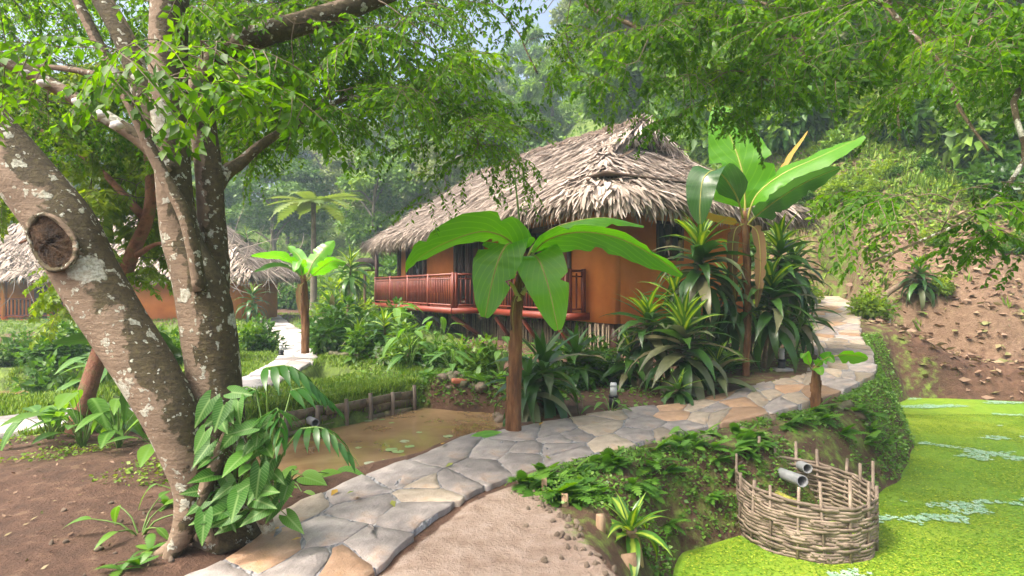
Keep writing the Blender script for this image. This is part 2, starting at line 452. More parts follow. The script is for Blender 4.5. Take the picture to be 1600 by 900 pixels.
def make_waters():
    m, n, l, b = new_mat('muddy_water')
    v = coords(n)
    big = noise(n, l, 1.3, 5, 0.6, v, 0.5)
    r = ramp(n, [(0.3, (0.15, 0.09, 0.042)), (0.5, (0.225, 0.145, 0.072)), (0.7, (0.30, 0.20, 0.105))])
    l.new(big.outputs[0], r.inputs[0])
    mp = n.new('ShaderNodeMapping')
    mp.inputs['Rotation'].default_value = (0, 0, R(20))
    mp.inputs['Scale'].default_value = (0.6, 3.0, 1)
    l.new(v, mp.inputs['Vector'])
    al = noise(n, l, 1.1, 5, 0.65, mp.outputs[0], 0.4)
    col = mixc(n, l, maprange(n, l, al.outputs[0], 0.57, 0.68, 0, 0.55), r.outputs[0], (0.22, 0.18, 0.03))
    l.new(col, b.inputs['Base Color'])
    b.inputs['Roughness'].default_value = 0.03
    b.inputs['IOR'].default_value = 1.45
    bump(n, l, b, noise(n, l, 4, 3, 0.5, v).outputs[0], 0.05, 0.015)
    M['mud_water'] = m
    m, n, l, b = new_mat('duckweed_water')
    v = coords(n)
    big = noise(n, l, 0.45, 5, 0.6, v, 0.6)
    fine = noise(n, l, 60, 4, 0.7, v)
    r = ramp(n, [(0.3, (0.09, 0.24, 0.012)), (0.5, (0.165, 0.285, 0.015)), (0.7, (0.265, 0.33, 0.022))])
    l.new(big.outputs[0], r.inputs[0])
    mott = noise(n, l, 9, 6, 0.7, v)
    col = mixc(n, l, maprange(n, l, mott.outputs[0], 0.46, 0.66, 0, 0.75), r.outputs[0], (0.10, 0.20, 0.008))
    col = mixc(n, l, maprange(n, l, fine.outputs[0], 0.55, 0.70, 0, 0.7), col, (0.07, 0.14, 0.010))
    dots = n.new('ShaderNodeTexVoronoi')
    dots.inputs['Scale'].default_value = 14
    l.new(v, dots.inputs['Vector'])
    col = mixc(n, l, maprange(n, l, dots.outputs['Distance'], 0.05, 0.10, 0.6, 0), col, (0.05, 0.07, 0.01))
    mp = n.new('ShaderNodeMapping')
    mp.inputs['Scale'].default_value = (0.5, 1.8, 1)
    l.new(v, mp.inputs['Vector'])
    op = noise(n, l, 0.8, 6, 0.65, mp.outputs[0], 0.3)
    opf = maprange(n, l, op.outputs[0], 0.66, 0.70, 0, 1)
    col = mixc(n, l, opf, col, (0.16, 0.10, 0.04))
    l.new(col, b.inputs['Base Color'])
    l.new(maprange(n, l, opf, 0, 1, 0.55, 0.1), b.inputs['Roughness'])
    bump(n, l, b, fine.outputs[0], 0.6, 0.012)
    M['green_water'] = m


make_waters()


# ------------------------------------------------------------------ mesh helpers
def np_mesh(name, V, F, mats, smooth=False, tint=None, uv=None, mat_idx=None):
    """V (n,3), F (m,k) all faces with k corners, or a list of such arrays"""
    me = bpy.data.meshes.new(name)
    V = np.ascontiguousarray(V, dtype=np.float32)
    Fs = F if isinstance(F, list) else [F]
    Fs = [np.asarray(f, dtype=np.int32) for f in Fs if len(f)]
    me.vertices.add(len(V))
    me.vertices.foreach_set('co', V.ravel())
    nl = sum(f.size for f in Fs)
    nf = sum(len(f) for f in Fs)
    me.loops.add(nl)
    me.loops.foreach_set('vertex_index', np.concatenate([f.ravel() for f in Fs]))
    me.polygons.add(nf)
    tot = np.concatenate([np.full(len(f), f.shape[1], np.int32) for f in Fs])
    st = np.zeros(nf, np.int32)
    st[1:] = np.cumsum(tot)[:-1]
    me.polygons.foreach_set('loop_start', st)
    me.polygons.foreach_set('loop_total', tot)
    if smooth:
        me.polygons.foreach_set('use_smooth', np.ones(nf, bool))
    if mat_idx is not None:
        me.polygons.foreach_set('material_index', np.asarray(mat_idx, np.int32))
    me.update(calc_edges=True)
    for mt in (mats if isinstance(mats, (list, tuple)) else [mats]):
        me.materials.append(mt)
    if tint is not None:
        a = me.attributes.new('tint', 'FLOAT', 'POINT')
        a.data.foreach_set('value', np.asarray(tint, np.float32))
    if uv is not None:
        lay = me.uv_layers.new(name='UVMap')
        li = np.concatenate([f.ravel() for f in Fs])
        lay.data.foreach_set('uv', np.asarray(uv, np.float32)[li].ravel())
    return me


class MB:
    """collects shapes for one mesh"""
    def __init__(s):
        s.V, s.Q, s.T, s.n = [], [], [], 0

    def add(s, V, Q=None, T=None):
        V = np.asarray(V, float)
        s.V.append(V)
        if Q is not None and len(Q):
            s.Q.append(np.asarray(Q, int) + s.n)
        if T is not None and len(T):
            s.T.append(np.asarray(T, int) + s.n)
        s.n += len(V)
        return s

    def box(s, x0, x1, y0, y1, z0, z1):
        V = [(x, y, z) for z in (z0, z1) for y in (y0, y1) for x in (x0, x1)]
        return s.add(V, [(0, 2, 3, 1), (4, 5, 7, 6), (0, 1, 5, 4), (2, 6, 7, 3), (0, 4, 6, 2), (1, 3, 7, 5)])

    def bar(s, a, b, w, h=None):
        """square bar from a to b"""
        a, b = np.array(a, float), np.array(b, float)
        h = h or w
        d = (b - a) / np.linalg.norm(b - a)
        up = np.array([0, 0, 1.0]) if abs(d[2]) < 0.9 else np.array([0, 1.0, 0])
        x = np.cross(d, up); x /= np.linalg.norm(x)
        y = np.cross(x, d)
        V = [p + sx * x * w / 2 + sy * y * h / 2 for p in (a, b) for sx, sy in ((-1, -1), (1, -1), (1, 1), (-1, 1))]
        return s.add(V, [(3, 2, 1, 0), (4, 5, 6, 7), (0, 1, 5, 4), (1, 2, 6, 5), (2, 3, 7, 6), (3, 0, 4, 7)])

    def tube(s, P, rad, k=8, cap=True, wob=0.0, seed=0, flat=None):
        V, Q, T = tube_np(P, rad, k, cap, wob, seed)
        return s.add(V, Q, T)

    def build(s, name, mat, parent=None, smooth=False, tint=None):
        V = np.concatenate(s.V)
        F = []
        if s.Q: F.append(np.concatenate(s.Q))
        if s.T: F.append(np.concatenate(s.T))
        t = None
        if tint is not None:
            t = np.full(len(V), tint)
        return obj(name, np_mesh(name, V, F, mat, smooth, t), parent)


def catmull(P, n):
    P = np.asarray(P, float)
    if len(P) < 3:
        t = np.linspace(0, 1, n)[:, None]
        return P[0] * (1 - t) + P[-1] * t
    Q = np.vstack([2 * P[0] - P[1], P, 2 * P[-1] - P[-2]])
    out = []
    for u in np.linspace(0, len(P) - 1 - 1e-9, n):
        i = int(u); f = u - i
        a, b, c, d = Q[i], Q[i + 1], Q[i + 2], Q[i + 3]
        out.append(0.5 * ((2 * b) + (-a + c) * f + (2 * a - 5 * b + 4 * c - d) * f * f + (-a + 3 * b - 3 * c + d) * f ** 3))
    return np.array(out)


def frames(P):
    T = np.gradient(P, axis=0)
    T /= np.linalg.norm(T, axis=1)[:, None] + 1e-12
    ref = np.array([0, 0, 1.0]) if abs(T[0][2]) < 0.8 else np.array([0, 1.0, 0])
    X = np.zeros_like(P); Y = np.zeros_like(P)
    x = np.cross(T[0], ref); x /= np.linalg.norm(x)
    for i in range(len(P)):
        x = x - T[i] * np.dot(x, T[i]); x /= np.linalg.norm(x) + 1e-12
        X[i] = x; Y[i] = np.cross(T[i], x)
    return T, X, Y


def tube_np(P, rad, k=8, cap=True, wob=0.0, seed=0):
    P = np.asarray(P, float)
    n = len(P)
    rad = np.broadcast_to(np.asarray(rad, float), (n,))
    _, X, Y = frames(P)
    th = np.linspace(0, 2 * PI, k, endpoint=False)
    rr = np.repeat(rad[:, None], k, 1)
    if wob:
        r_ = np.random.default_rng(seed)
        a1, a2, a3 = r_.uniform(0, 6.28, 3)
        s = np.linspace(0, 1, n)[:, None]
        rr = rr * (1 + wob * (np.sin(2 * th + a1 + 5 * s) * 0.5 + np.sin(3 * th + a2 - 9 * s) * 0.35 + np.sin(5 * th + a3 + 17 * s) * 0.2 + r_.normal(0, 0.12, (n, k))))
    V = P[:, None, :] + rr[:, :, None] * (np.cos(th)[None, :, None] * X[:, None, :] + np.sin(th)[None, :, None] * Y[:, None, :])
    V = V.reshape(-1, 3)
    i = np.arange(n - 1)[:, None] * k
    j = np.arange(k)[None, :]
    j2 = (j + 1) % k
    Q = np.stack([i + j, i + j2, i + k + j2, i + k + j], -1).reshape(-1, 4)
    T = []
    if cap:
        V = np.vstack([V, P[0], P[-1]])
        a, b = n * k, n * k + 1
        for q in range(k):
            T.append((a, (q + 1) % k, q))
            T.append((b, (n - 1) * k + q, (n - 1) * k + (q + 1) % k))
    return V, Q, np.array(T, int).reshape(-1, 3)


def obj(name, me, parent=None):
    o = bpy.data.objects.new(name, me)
    C.objects.link(o)
    if parent is not None:
        o.parent = parent
    return o


def tag(o, label=None, cat=None, group=None, kind=None):
    if label: o['label'] = label
    if cat: o['category'] = cat
    if group: o['group'] = group
    if kind: o['kind'] = kind
    return o


def thing(name, label, cat, loc=(0, 0, 0), rotz=0.0, group=None):
    o = bpy.data.objects.new(name, None)
    C.objects.link(o)
    o.empty_display_size = 0.1
    o.location = [float(q) for q in loc]
    o.rotation_euler = (0, 0, rotz)
    return tag(o, label, cat, group)


def unit(a):
    a = np.asarray(a, float)
    return a / (np.linalg.norm(a, axis=-1, keepdims=True) + 1e-12)


def leaf_cloud(P, D, N, L, W, fold=0.15, tint=None):
    """five-vertex folded leaves at P along D with normal N; returns V, T, tint per vertex"""
    n = len(P)
    D = unit(D)
    S = unit(np.cross(D, N))
    Nn = np.cross(S, D)
    L = np.broadcast_to(np.asarray(L, float), (n,))[:, None]
    W = np.broadcast_to(np.asarray(W, float), (n,))[:, None]
    mid = P + D * L * 0.42 - Nn * L * fold * 0.6
    V = np.stack([P, P + D * L * 0.40 - S * W, mid, P + D * L * 0.40 + S * W, P + D * L - Nn * L * fold], 1).reshape(-1, 3)
    b = (np.arange(n) * 5)[:, None, None]
    T = (np.array([(0, 2, 1), (0, 3, 2), (1, 2, 4), (2, 3, 4)])[None] + b).reshape(-1, 3)
    t = np.repeat(np.asarray(tint if tint is not None else rng.random(n)), 5)
    return V, T, t


LEAF_V, LEAF_T, _ = leaf_cloud(np.zeros((1, 3)), np.array([[1.0, 0, 0]]), np.array([[0, 0, 1.0]]), 1.0, 0.27, 0.15)


def basis_matrix(p, d, nrm, s):
    d = unit(d); sd = unit(np.cross(d, nrm)); nn = np.cross(sd, d)
    # columns: x along d, y = nn x d, z = nn
    y = np.cross(nn, d)
    return Matrix(((d[0] * s, y[0] * s, nn[0] * s, p[0]), (d[1] * s, y[1] * s, nn[1] * s, p[1]), (d[2] * s, y[2] * s, nn[2] * s, p[2]), (0, 0, 0, 1)))


# ------------------------------------------------------------------ terrain
PATH_L = np.array([(-2.75, 2.1), (-1.75, 3.25), (-1.65, 4.1), (-1.25, 4.9), (-.85, 5.55), (-.42, 6.26), (.46, 6.86), (1.35, 7.5), (2.31, 8.0), (3.1, 8.45), (4.14, 9.25), (4.85, 9.8), (5.35, 10.5), (5.75, 11.4), (6.5, 13.0), (7.5, 15.0), (7.7, 17.0)])
PATH_R = np.array([(-1.5, 1.7), (-.85, 3.05), (-.66, 3.7), (-.39, 4.36), (-.2, 4.65), (.05, 4.9), (.66, 5.43), (1.4, 6.0), (2.2, 6.6), (2.87, 6.9), (3.65, 7.3), (4.6, 7.95), (5.5, 8.8), (6.25, 10.0), (7.25, 12.0), (9.0, 15.0), (9.6, 17.0)])
PATH_Z = np.array([0, 0, 0, 0, 0, 0, 0, 0, 0, .05, .12, .2, .3, .45, .65, 1.1, 1.35])
SIDE_L = np.array([(-7.6, 6.0), (-6.4, 7.1), (-5.35, 8.3), (-4.85, 9.8), (-5.0, 11.5), (-5.6, 14.0), (-7.3, 18.0), (-10.5, 24.0), (-12.5, 28.0)])
SIDE_R = np.array([(-7.0, 5.2), (-5.7, 6.2), (-4.55, 7.6), (-4.0, 9.6), (-4.2, 11.5), (-4.7, 14.0), (-6.3, 18.0), (-9.3, 24.0), (-11.3, 28.0)])
SIDE_Z = np.array([0, 0, 0, 0, 0, 0, 0.05, 0.15, 0.25])
POND_A = np.array([(-2.75, 5.3), (-1.75, 5.0), (-1.22, 5.65), (-.72, 6.4), (.15, 7.15), (.35, 8.5), (-.2, 9.25), (-1.5, 9.75), (-3.15, 7.65), (-3.5, 6.8)])
POND_B = np.array([(-4.15, 10.3), (-3.3, 10.45), (-2.6, 11.2), (-2.9, 12.0), (-4.2, 12.6)])
POND_D = np.array([(-12.5, 8.9), (-7.2, 8.7), (-6.4, 9.7), (-6.8, 11.2), (-12.5, 11.4)])
POND_C = np.array([(1.05, 2.4), (1.0, 3.6), (1.22, 4.4), (1.5, 5.0), (2.2, 5.4), (3.1, 5.75), (3.9, 6.3), (4.75, 7.0), (5.75, 8.3), (6.7, 9.9), (7.6, 11.5), (8.3, 12.2), (10.2, 11.7), (12.5, 10.8), (11.0, 8.4), (9.6, 6.4), (9.3, 3.0), (9.0, -2), (1.0, -2)])
Z_A, Z_C = -0.42, -0.70


def poly_sd(x, y, poly):
    """signed distance to a polygon, negative inside"""
    d = np.full(x.shape, 1e9)
    inside = np.zeros(x.shape, bool)
    n = len(poly)
    for i in range(n):
        ax, ay = poly[i]; bx, by = poly[(i + 1) % n]
        ex, ey = bx - ax, by - ay
        t = np.clip(((x - ax) * ex + (y - ay) * ey) / (ex * ex + ey * ey + 1e-12), 0, 1)
        d = np.minimum(d, np.hypot(x - ax - t * ex, y - ay - t * ey))
        c = ((ay > y) != (by > y)) & (x < ex * (y - ay) / (ey if ey != 0 else 1e-12) + ax)
        inside ^= c
    return np.where(inside, -d, d)


def sstep(a, b, v):
    t = np.clip((v - a) / (b - a), 0, 1)
    return t * t * (3 - 2 * t)


def vnoise(x, y, seed=0):
    """cheap smooth value noise"""
    def h(i, j):
        v = np.sin(i * 127.1 + j * 311.7 + seed * 74.7) * 43758.5453
        return v - np.floor(v)
    i, j = np.floor(x), np.floor(y)
    f, g = x - i, y - j
    f, g = f * f * (3 - 2 * f), g * g * (3 - 2 * g)
    return (h(i, j) * (1 - f) + h(i + 1, j) * f) * (1 - g) + (h(i, j + 1) * (1 - f) + h(i + 1, j + 1) * f) * g - 0.5


def path_z(x, y, Lp, Rp, Zp):
    Cn = (Lp + Rp) / 2
    best = np.full(x.shape, 1e9); out = np.zeros(x.shape)
    for i in range(len(Cn) - 1):
        ax, ay = Cn[i]; ex, ey = Cn[i + 1] - Cn[i]
        t = np.clip(((x - ax) * ex + (y - ay) * ey) / (ex * ex + ey * ey), 0, 1)
        d = np.hypot(x - ax - t * ex, y - ay - t * ey)
        m = d < best
        best = np.where(m, d, best)
        out = np.where(m, Zp[i] + (Zp[i + 1] - Zp[i]) * t, out)
    return out


PATH_POLY = np.vstack([PATH_L, PATH_R[::-1]])
SIDE_POLY = np.vstack([SIDE_L, SIDE_R[::-1]])
YB_X = [-120, -60, -30, -20, -8, 2, 5, 7.4, 9.3, 11, 14, 60, 120]
YB_Y = [30, 34, 36, 38, 32, 26.5, 20, 17.6, 14.0, 12.6, 12.0, 9, 4]
CAP_X = [-120, -40, -22, -8, 4, 20, 120]
CAP_Y = [10, 13, 16, 27, 34, 36, 36]


def height(x, y):
    x = np.asarray(x, float); y = np.asarray(y, float)
    yb = np.interp(x, YB_X, YB_Y)
    cap = np.interp(x, CAP_X, CAP_Y)
    d = np.maximum(y - yb, 0)
    right = sstep(6, 10, x)
    slope = 0.50 + 0.16 * right + 0.12 * sstep(-10, 5, x)
    hill = d * slope * (0.65 + 0.35 * sstep(0, 6, d))
    hill = hill + right * 0.75 * sstep(0.0, 0.9, d) * (1 + 0.5 * vnoise(x * .9, y * .9, 5))
    hill = cap * (1 - np.exp(-hill / cap * 1.25))
    hill = hill + sstep(2, 10, d) * (1.6 * vnoise(x * .13, y * .13, 3))
    h = hill + 0.10 * vnoise(x * .8, y * .8, 1) + 0.05 * vnoise(x * 2.3, y * 2.3, 2) + 0.022 * vnoise(x * 6.5, y * 6.5, 4)
    h = h + sstep(0.3, 2.0, d) * (0.45 * vnoise(x * .7, y * .7, 14) + 0.22 * vnoise(x * 1.9, y * 1.9, 15) + .1 * vnoise(x * 4.5, y * 4.5, 16))
    h = h + 0.25 * sstep(-3, -9, x) * sstep(14, 24, y)
    # shallow hollow of bare soil under the tree, a mound at its foot
    h = h + 0.10 * np.exp(-((x + 1.95) ** 2 + (y - 3.6) ** 2) / 0.5)
    # raised earth around the house
    hx, hy = x - 2.1, y - 11.8
    hu, hv = -0.5 * hx + .866 * hy, .866 * hx + .5 * hy
    dist = np.hypot(np.maximum(np.maximum(-0.2 - hu, hu - 13.2), 0), np.maximum(np.maximum(-1.6 - hv, hv - 4.2), 0))
    h = h + 0.22 * (1 - sstep(0, 1.3, dist)) * sstep(8.6, 10.0, y)
    sd_path = poly_sd(x, y, PATH_POLY)
    pz = path_z(x, y, PATH_L, PATH_R, PATH_Z)
    reach = 2.2 - 1.7 * sstep(12.5, 15.0, y)
    near = 1 - sstep(0.25, 1.0, sd_path / reach)
    h = h * (1 - near) + near * (pz * 0.9 + h * 0.4 * (1 - near))
    # ponds
    for poly, zw, w0, w1 in ((POND_A, Z_A, -0.25, 0.22), (POND_B, Z_A, -0.3, 0.3), (POND_D, Z_A, -0.3, 0.4), (POND_C, Z_C, -0.35, 0.55)):
        wob = 0.10 * vnoise(x * 2.1, y * 2.1, 9)
        sd = poly_sd(x, y, poly) + wob
        k = sstep(w0, w1, sd)
        h = (zw - 0.35) * (1 - k) + h * k
    w = 1 - sstep(0.02, 0.20, sd_path + 0.04 * vnoise(x * 5, y * 5, 8))
    h = h * (1 - w) + (pz - 0.035) * w
    sd2 = poly_sd(x, y, SIDE_POLY)
    w = 1 - sstep(0.03, 0.3, sd2)
    h = h * (1 - w) + (path_z(x, y, SIDE_L, SIDE_R, SIDE_Z) - 0.05) * w
    return h


def hz(x, y):
    return float(height(np.array([x]), np.array([y]))[0])


def spaced(segs):
    out = []
    for a, b, n in segs:
        out.append(np.linspace(a, b, n, endpoint=False))
    return np.concatenate(out + [np.array([segs[-1][1]])])


gx = spaced([(-118, -40, 40), (-40, -14, 52), (-14, -5, 60), (-5, 6.5, 165), (6.5, 14, 70), (14, 40, 60), (40, 118, 40)])
gy = spaced([(-22, 1, 30), (1, 2.4, 16), (2.4, 10.5, 120), (10.5, 20, 90), (20, 45, 70), (45, 138, 60)])
GX, GY = np.meshgrid(gx, gy)
GZ = height(GX, GY)
nxg, nyg = len(gx), len(gy)
idx = np.arange(nxg * nyg).reshape(nyg, nxg)
GF = np.stack([idx[:-1, :-1], idx[:-1, 1:], idx[1:, 1:], idx[1:, :-1]], -1).reshape(-1, 4)
ground_me = np_mesh('ground', np.stack([GX, GY, GZ], -1).reshape(-1, 3), GF, M['ground'], smooth=True)
ground = tag(obj('ground', ground_me), 'brown soil, moss and leaf litter ground rising to the wooded hill', kind='structure')
# what covers the ground: green, sand, litter
xf, yf = GX.ravel(), GY.ravel()
sd_p = poly_sd(xf, yf, PATH_POLY)
sd_a, sd_c = poly_sd(xf, yf, POND_A), poly_sd(xf, yf, POND_C)
SAND = np.array([(-.8, 2.0), (-.75, 3.1), (-.5, 3.8), (-.25, 4.4), (.08, 4.75), (.22, 4.6), (.35, 3.9), (.55, 3.2), (.75, 2.0)])
sand = 1 - sstep(-0.05, 0.12, poly_sd(xf, yf, SAND))
sand = np.maximum(sand, 0.3 * (1 - sstep(0, .5, np.abs(sd_a) - .1)) * (xf > -1.8) * (yf > 8.3))
bund = sstep(-1.0, -1.8, xf) * sstep(6.6, 7.2, yf) * (1 - sstep(20, 30, yf)) * sstep(-14, -12, xf)
bank = (1 - sstep(.55, .95, np.abs(sd_c - 0.45))) * (1 - sstep(1.2, 2.2, sd_p)) * (yf < 12.3) * (xf > .3) * (yf > 3.6) * 0.44
hilld = yf - np.interp(xf, YB_X, YB_Y)
right = sstep(6, 9, xf)
hillgreen = sstep(2.0, 3.6, hilld) * right * 0.56 + sstep(0, 3, hilld) * (1 - right) * 0.9
green = np.clip(np.maximum(np.maximum(bund * 0.85, bank), hillgreen), 0, 1)
green = np.maximum(green, 0.42 * (sd_p < 1.0) * (xf > 3.5) * (sd_c > .2))
green = np.maximum(green, 0.9 * sstep(-14, -18, xf) * (yf > 5))
lit = np.clip(sstep(-0.6, 0.6, hilld) * right * 0.95 + 0.30 * (xf < -2) * (yf < 7), 0, 1)
att = ground_me.attributes.new('cover', 'FLOAT_COLOR', 'POINT')
colr = np.ones((len(xf), 4), np.float32)
colr[:, 0], colr[:, 1], colr[:, 2] = green, sand, lit
att.data.foreach_set('color', colr.ravel())


def water(name, poly, z, mat, label, pad=0.4):
    """a sheet a little wider than the pond, its rim under the bank"""
    c = poly.mean(0)
    P = poly + unit(poly - c) * pad
    V = [(p[0], p[1], z) for p in P]
    me = bpy.data.meshes.new(name)
    me.from_pydata(V, [], [list(range(len(V)))])
    me.materials.append(mat)
    return tag(obj(name, me), label, kind='structure')


water('pond_water', POND_A, Z_A, M['mud_water'], 'shallow brown pond water between path and house', 0.18)
water('pond_water', POND_B, Z_A, M['mud_water'], 'brown water of the second pond behind the grassy bund', 0.25)
water('pond_water', POND_D, Z_A, M['mud_water'], 'brown pond water at the far left behind the tree', 0.3)
water('green_pond_water', POND_C, Z_C, M['green_water'], 'bright green duckweed covered pond right of the path', 0.42)


# ------------------------------------------------------------------ flagstone paths
def voronoi_cells(seeds, x0, x1, y0, y1):
    cells = []
    for i, p in enumerate(seeds):
        poly = [np.array(q, float) for q in ((x0, y0), (x1, y0), (x1, y1), (x0, y1))]
        d = np.hypot(*(seeds - p).T)
        for j in np.argsort(d)[1:18]:
            q = seeds[j]
            mid, nrm = (p + q) / 2, q - p
            out = []
            for a in range(len(poly)):
                A, B = poly[a], poly[(a + 1) % len(poly)]
                da, db = np.dot(A - mid, nrm), np.dot(B - mid, nrm)
                if da <= 0: out.append(A)
                if da * db < 0: out.append(A + (B - A) * da / (da - db))
            poly = out
            if len(poly) < 3: break
        if len(poly) >= 3: cells.append(np.array(poly))
        else: cells.append(None)
    return cells


def smooth_section(Lp, Rp, Zp, n):
    L3 = np.column_stack([Lp, Zp]); R3 = np.column_stack([Rp, Zp])
    return catmull(L3, n), catmull(R3, n)


def flag_path(name, label, Lp, Rp, Zp, size, gap, mats, weights, seed, ragged=0.07, mortar='mortar'):
    r = np.random.default_rng(seed)
    n = 160
    L, Rr = smooth_section(Lp, Rp, Zp, n)
    mid = (L + Rr) / 2
    s = np.concatenate([[0], np.cumsum(np.linalg.norm(np.diff(mid, axis=0), axis=1))])
    wid = np.linalg.norm(L - Rr, axis=1).mean()

    def place(ss, tt):
        ss = np.clip(ss, 0, s[-1])
        l = np.column_stack([np.interp(ss, s, L[:, k]) for k in range(3)])
        rr = np.column_stack([np.interp(ss, s, Rr[:, k]) for k in range(3)])
        t = (tt / wid)[:, None]
        return rr + (l - rr) * t
    # mortar bed
    nt = 9
    sv = np.linspace(0, s[-1], 220)
    tv = np.linspace(0.015, wid - 0.015, nt)
    S, Tt = np.meshgrid(sv, tv, indexing='ij')
    jit = r.normal(0, 0.004, S.shape); jit[:, 1:-1] = 0
    V = place(S.ravel(), (Tt + jit).ravel())
    V[:, 2] += 0.006 + 0.008 * vnoise(V[:, 0] * 6, V[:, 1] * 6, 3)
    I = np.arange(len(V)).reshape(S.shape)
    F = np.stack([I[:-1, :-1], I[1:, :-1], I[1:, 1:], I[:-1, 1:]], -1).reshape(-1, 4)
    lowV = []
    for col in (0, nt - 1):
        b = V[I[:, col]].copy(); b[:, 2] -= 0.16
        lowV.append(b)
    base = len(V)
    V = np.vstack([V] + lowV)
    m_ = len(sv)
    k = np.arange(m_ - 1)
    F = np.vstack([F, np.stack([I[k, 0], base + k, base + k + 1, I[k + 1, 0]], -1), np.stack([I[k, nt - 1], I[k + 1, nt - 1], base + m_ + k + 1, base + m_ + k], -1)])
    path = tag(obj(name, np_mesh(name, V, F, M[mortar], smooth=True)), label, kind='structure')
    # stones
    seeds = []
    rows = int(s[-1] / (size * 0.95))
    per = max(2, int(round(wid / size)))
    for i in range(rows):
        for j in range(per):
            seeds.append(((i + 0.5 + 0.5 * (j % 2) + r.uniform(-.5, .5)) * s[-1] / rows, (j + 0.5 + r.uniform(-.44, .44)) * wid / per))
            if r.random() < 0.10: seeds.pop()
    seeds = np.array(seeds)
    cells = voronoi_cells(seeds, 0, s[-1], 0, wid)
    for c in cells:
        if c is None: continue
        cc = c.mean(0)
        area = 0.5 * abs(np.dot(c[:, 0], np.roll(c[:, 1], 1)) - np.dot(c[:, 1], np.roll(c[:, 0], 1)))
        if area < 0.02: continue
        # ragged outer edge
        c = c.copy()
        for q in c:
            if q[1] < 1e-6: q[1] -= r.uniform(-0.02, ragged)
            if q[1] > wid - 1e-6: q[1] += r.uniform(-0.02, ragged)
        # walk the outline in short steps, pull it in by the joint
        ring = []
        for a in range(len(c)):
            A, B = c[a], c[(a + 1) % len(c)]
            ln = np.linalg.norm(B - A)
            m = max(1, int(ln / 0.09))
            for q in range(m):
                ring.append(A + (B - A) * q / m)
        ring = np.array(ring)
        if len(ring) < 5: continue
        rad = np.linalg.norm(ring - cc, axis=1)
        ring = cc + (ring - cc) * np.maximum(0.35, 1 - gap / np.maximum(rad, 0.05))[:, None]
        # soften corners
        ring = 0.10 * np.roll(ring, 1, 0) + 0.8 * ring + 0.10 * np.roll(ring, -1, 0)
        ring += r.normal(0, 0.009, ring.shape)
        Pw = place(ring[:, 0], ring[:, 1])
        cw = Pw.mean(0)
        tilt = r.normal(0, 0.006, 2)
        lift = r.uniform(0.009, 0.014)
        m = len(Pw)

        def layer(f, dz, nz):
            q = cw + (Pw - cw) * f
            q[:, 2] = cw[2] + (Pw[:, 2] - cw[2]) * f + dz + (q[:, 0] - cw[0]) * tilt[0] + (q[:, 1] - cw[1]) * tilt[1] + r.normal(0, nz, m)
            return q
        Vs = np.vstack([layer(1.0, -0.085, 0.004), layer(1.0, lift - 0.005, 0.0015), layer(0.982, lift, 0.001), layer(0.55, lift + 0.004, 0.004), cw + (0, 0, lift + 0.004)])
        Q = []
        for lay in range(3):
            for a in range(m):
                b_ = (a + 1) % m
                Q.append((lay * m + a, lay * m + b_, (lay + 1) * m + b_, (lay + 1) * m + a))
        T = [(3 * m + a, 3 * m + (a + 1) % m, 4 * m) for a in range(m)]
        mt = M[mats[r.choice(len(mats), p=weights if cc[0] < 6.5 or len(mats) < 3 else (.28, .46, .26))]]
        Vl = Vs - cw
        me = np_mesh('stone', Vl, [np.array(Q), np.array(T)], mt, smooth=False)
        o = obj('stone', me, path)
        o.location = cw
        # keep the texture from repeating: a different turn is not needed, the mesh differs
    return path


flag_path('stone_path', 'main flagstone path winding from foreground up past the house', PATH_L, PATH_R, PATH_Z, 0.47, 0.009,
          ['stone_grey', 'stone_tan', 'stone_orange'], [0.64, 0.29, 0.07], 29, ragged=0.075)
flag_path('stone_path', 'pale flagstone path behind the big tree leading to far house', SIDE_L, SIDE_R, SIDE_Z, 0.6, 0.018,
          ['stone_pale', 'stone_grey'], [0.85, 0.15], 5, mortar='mortar')


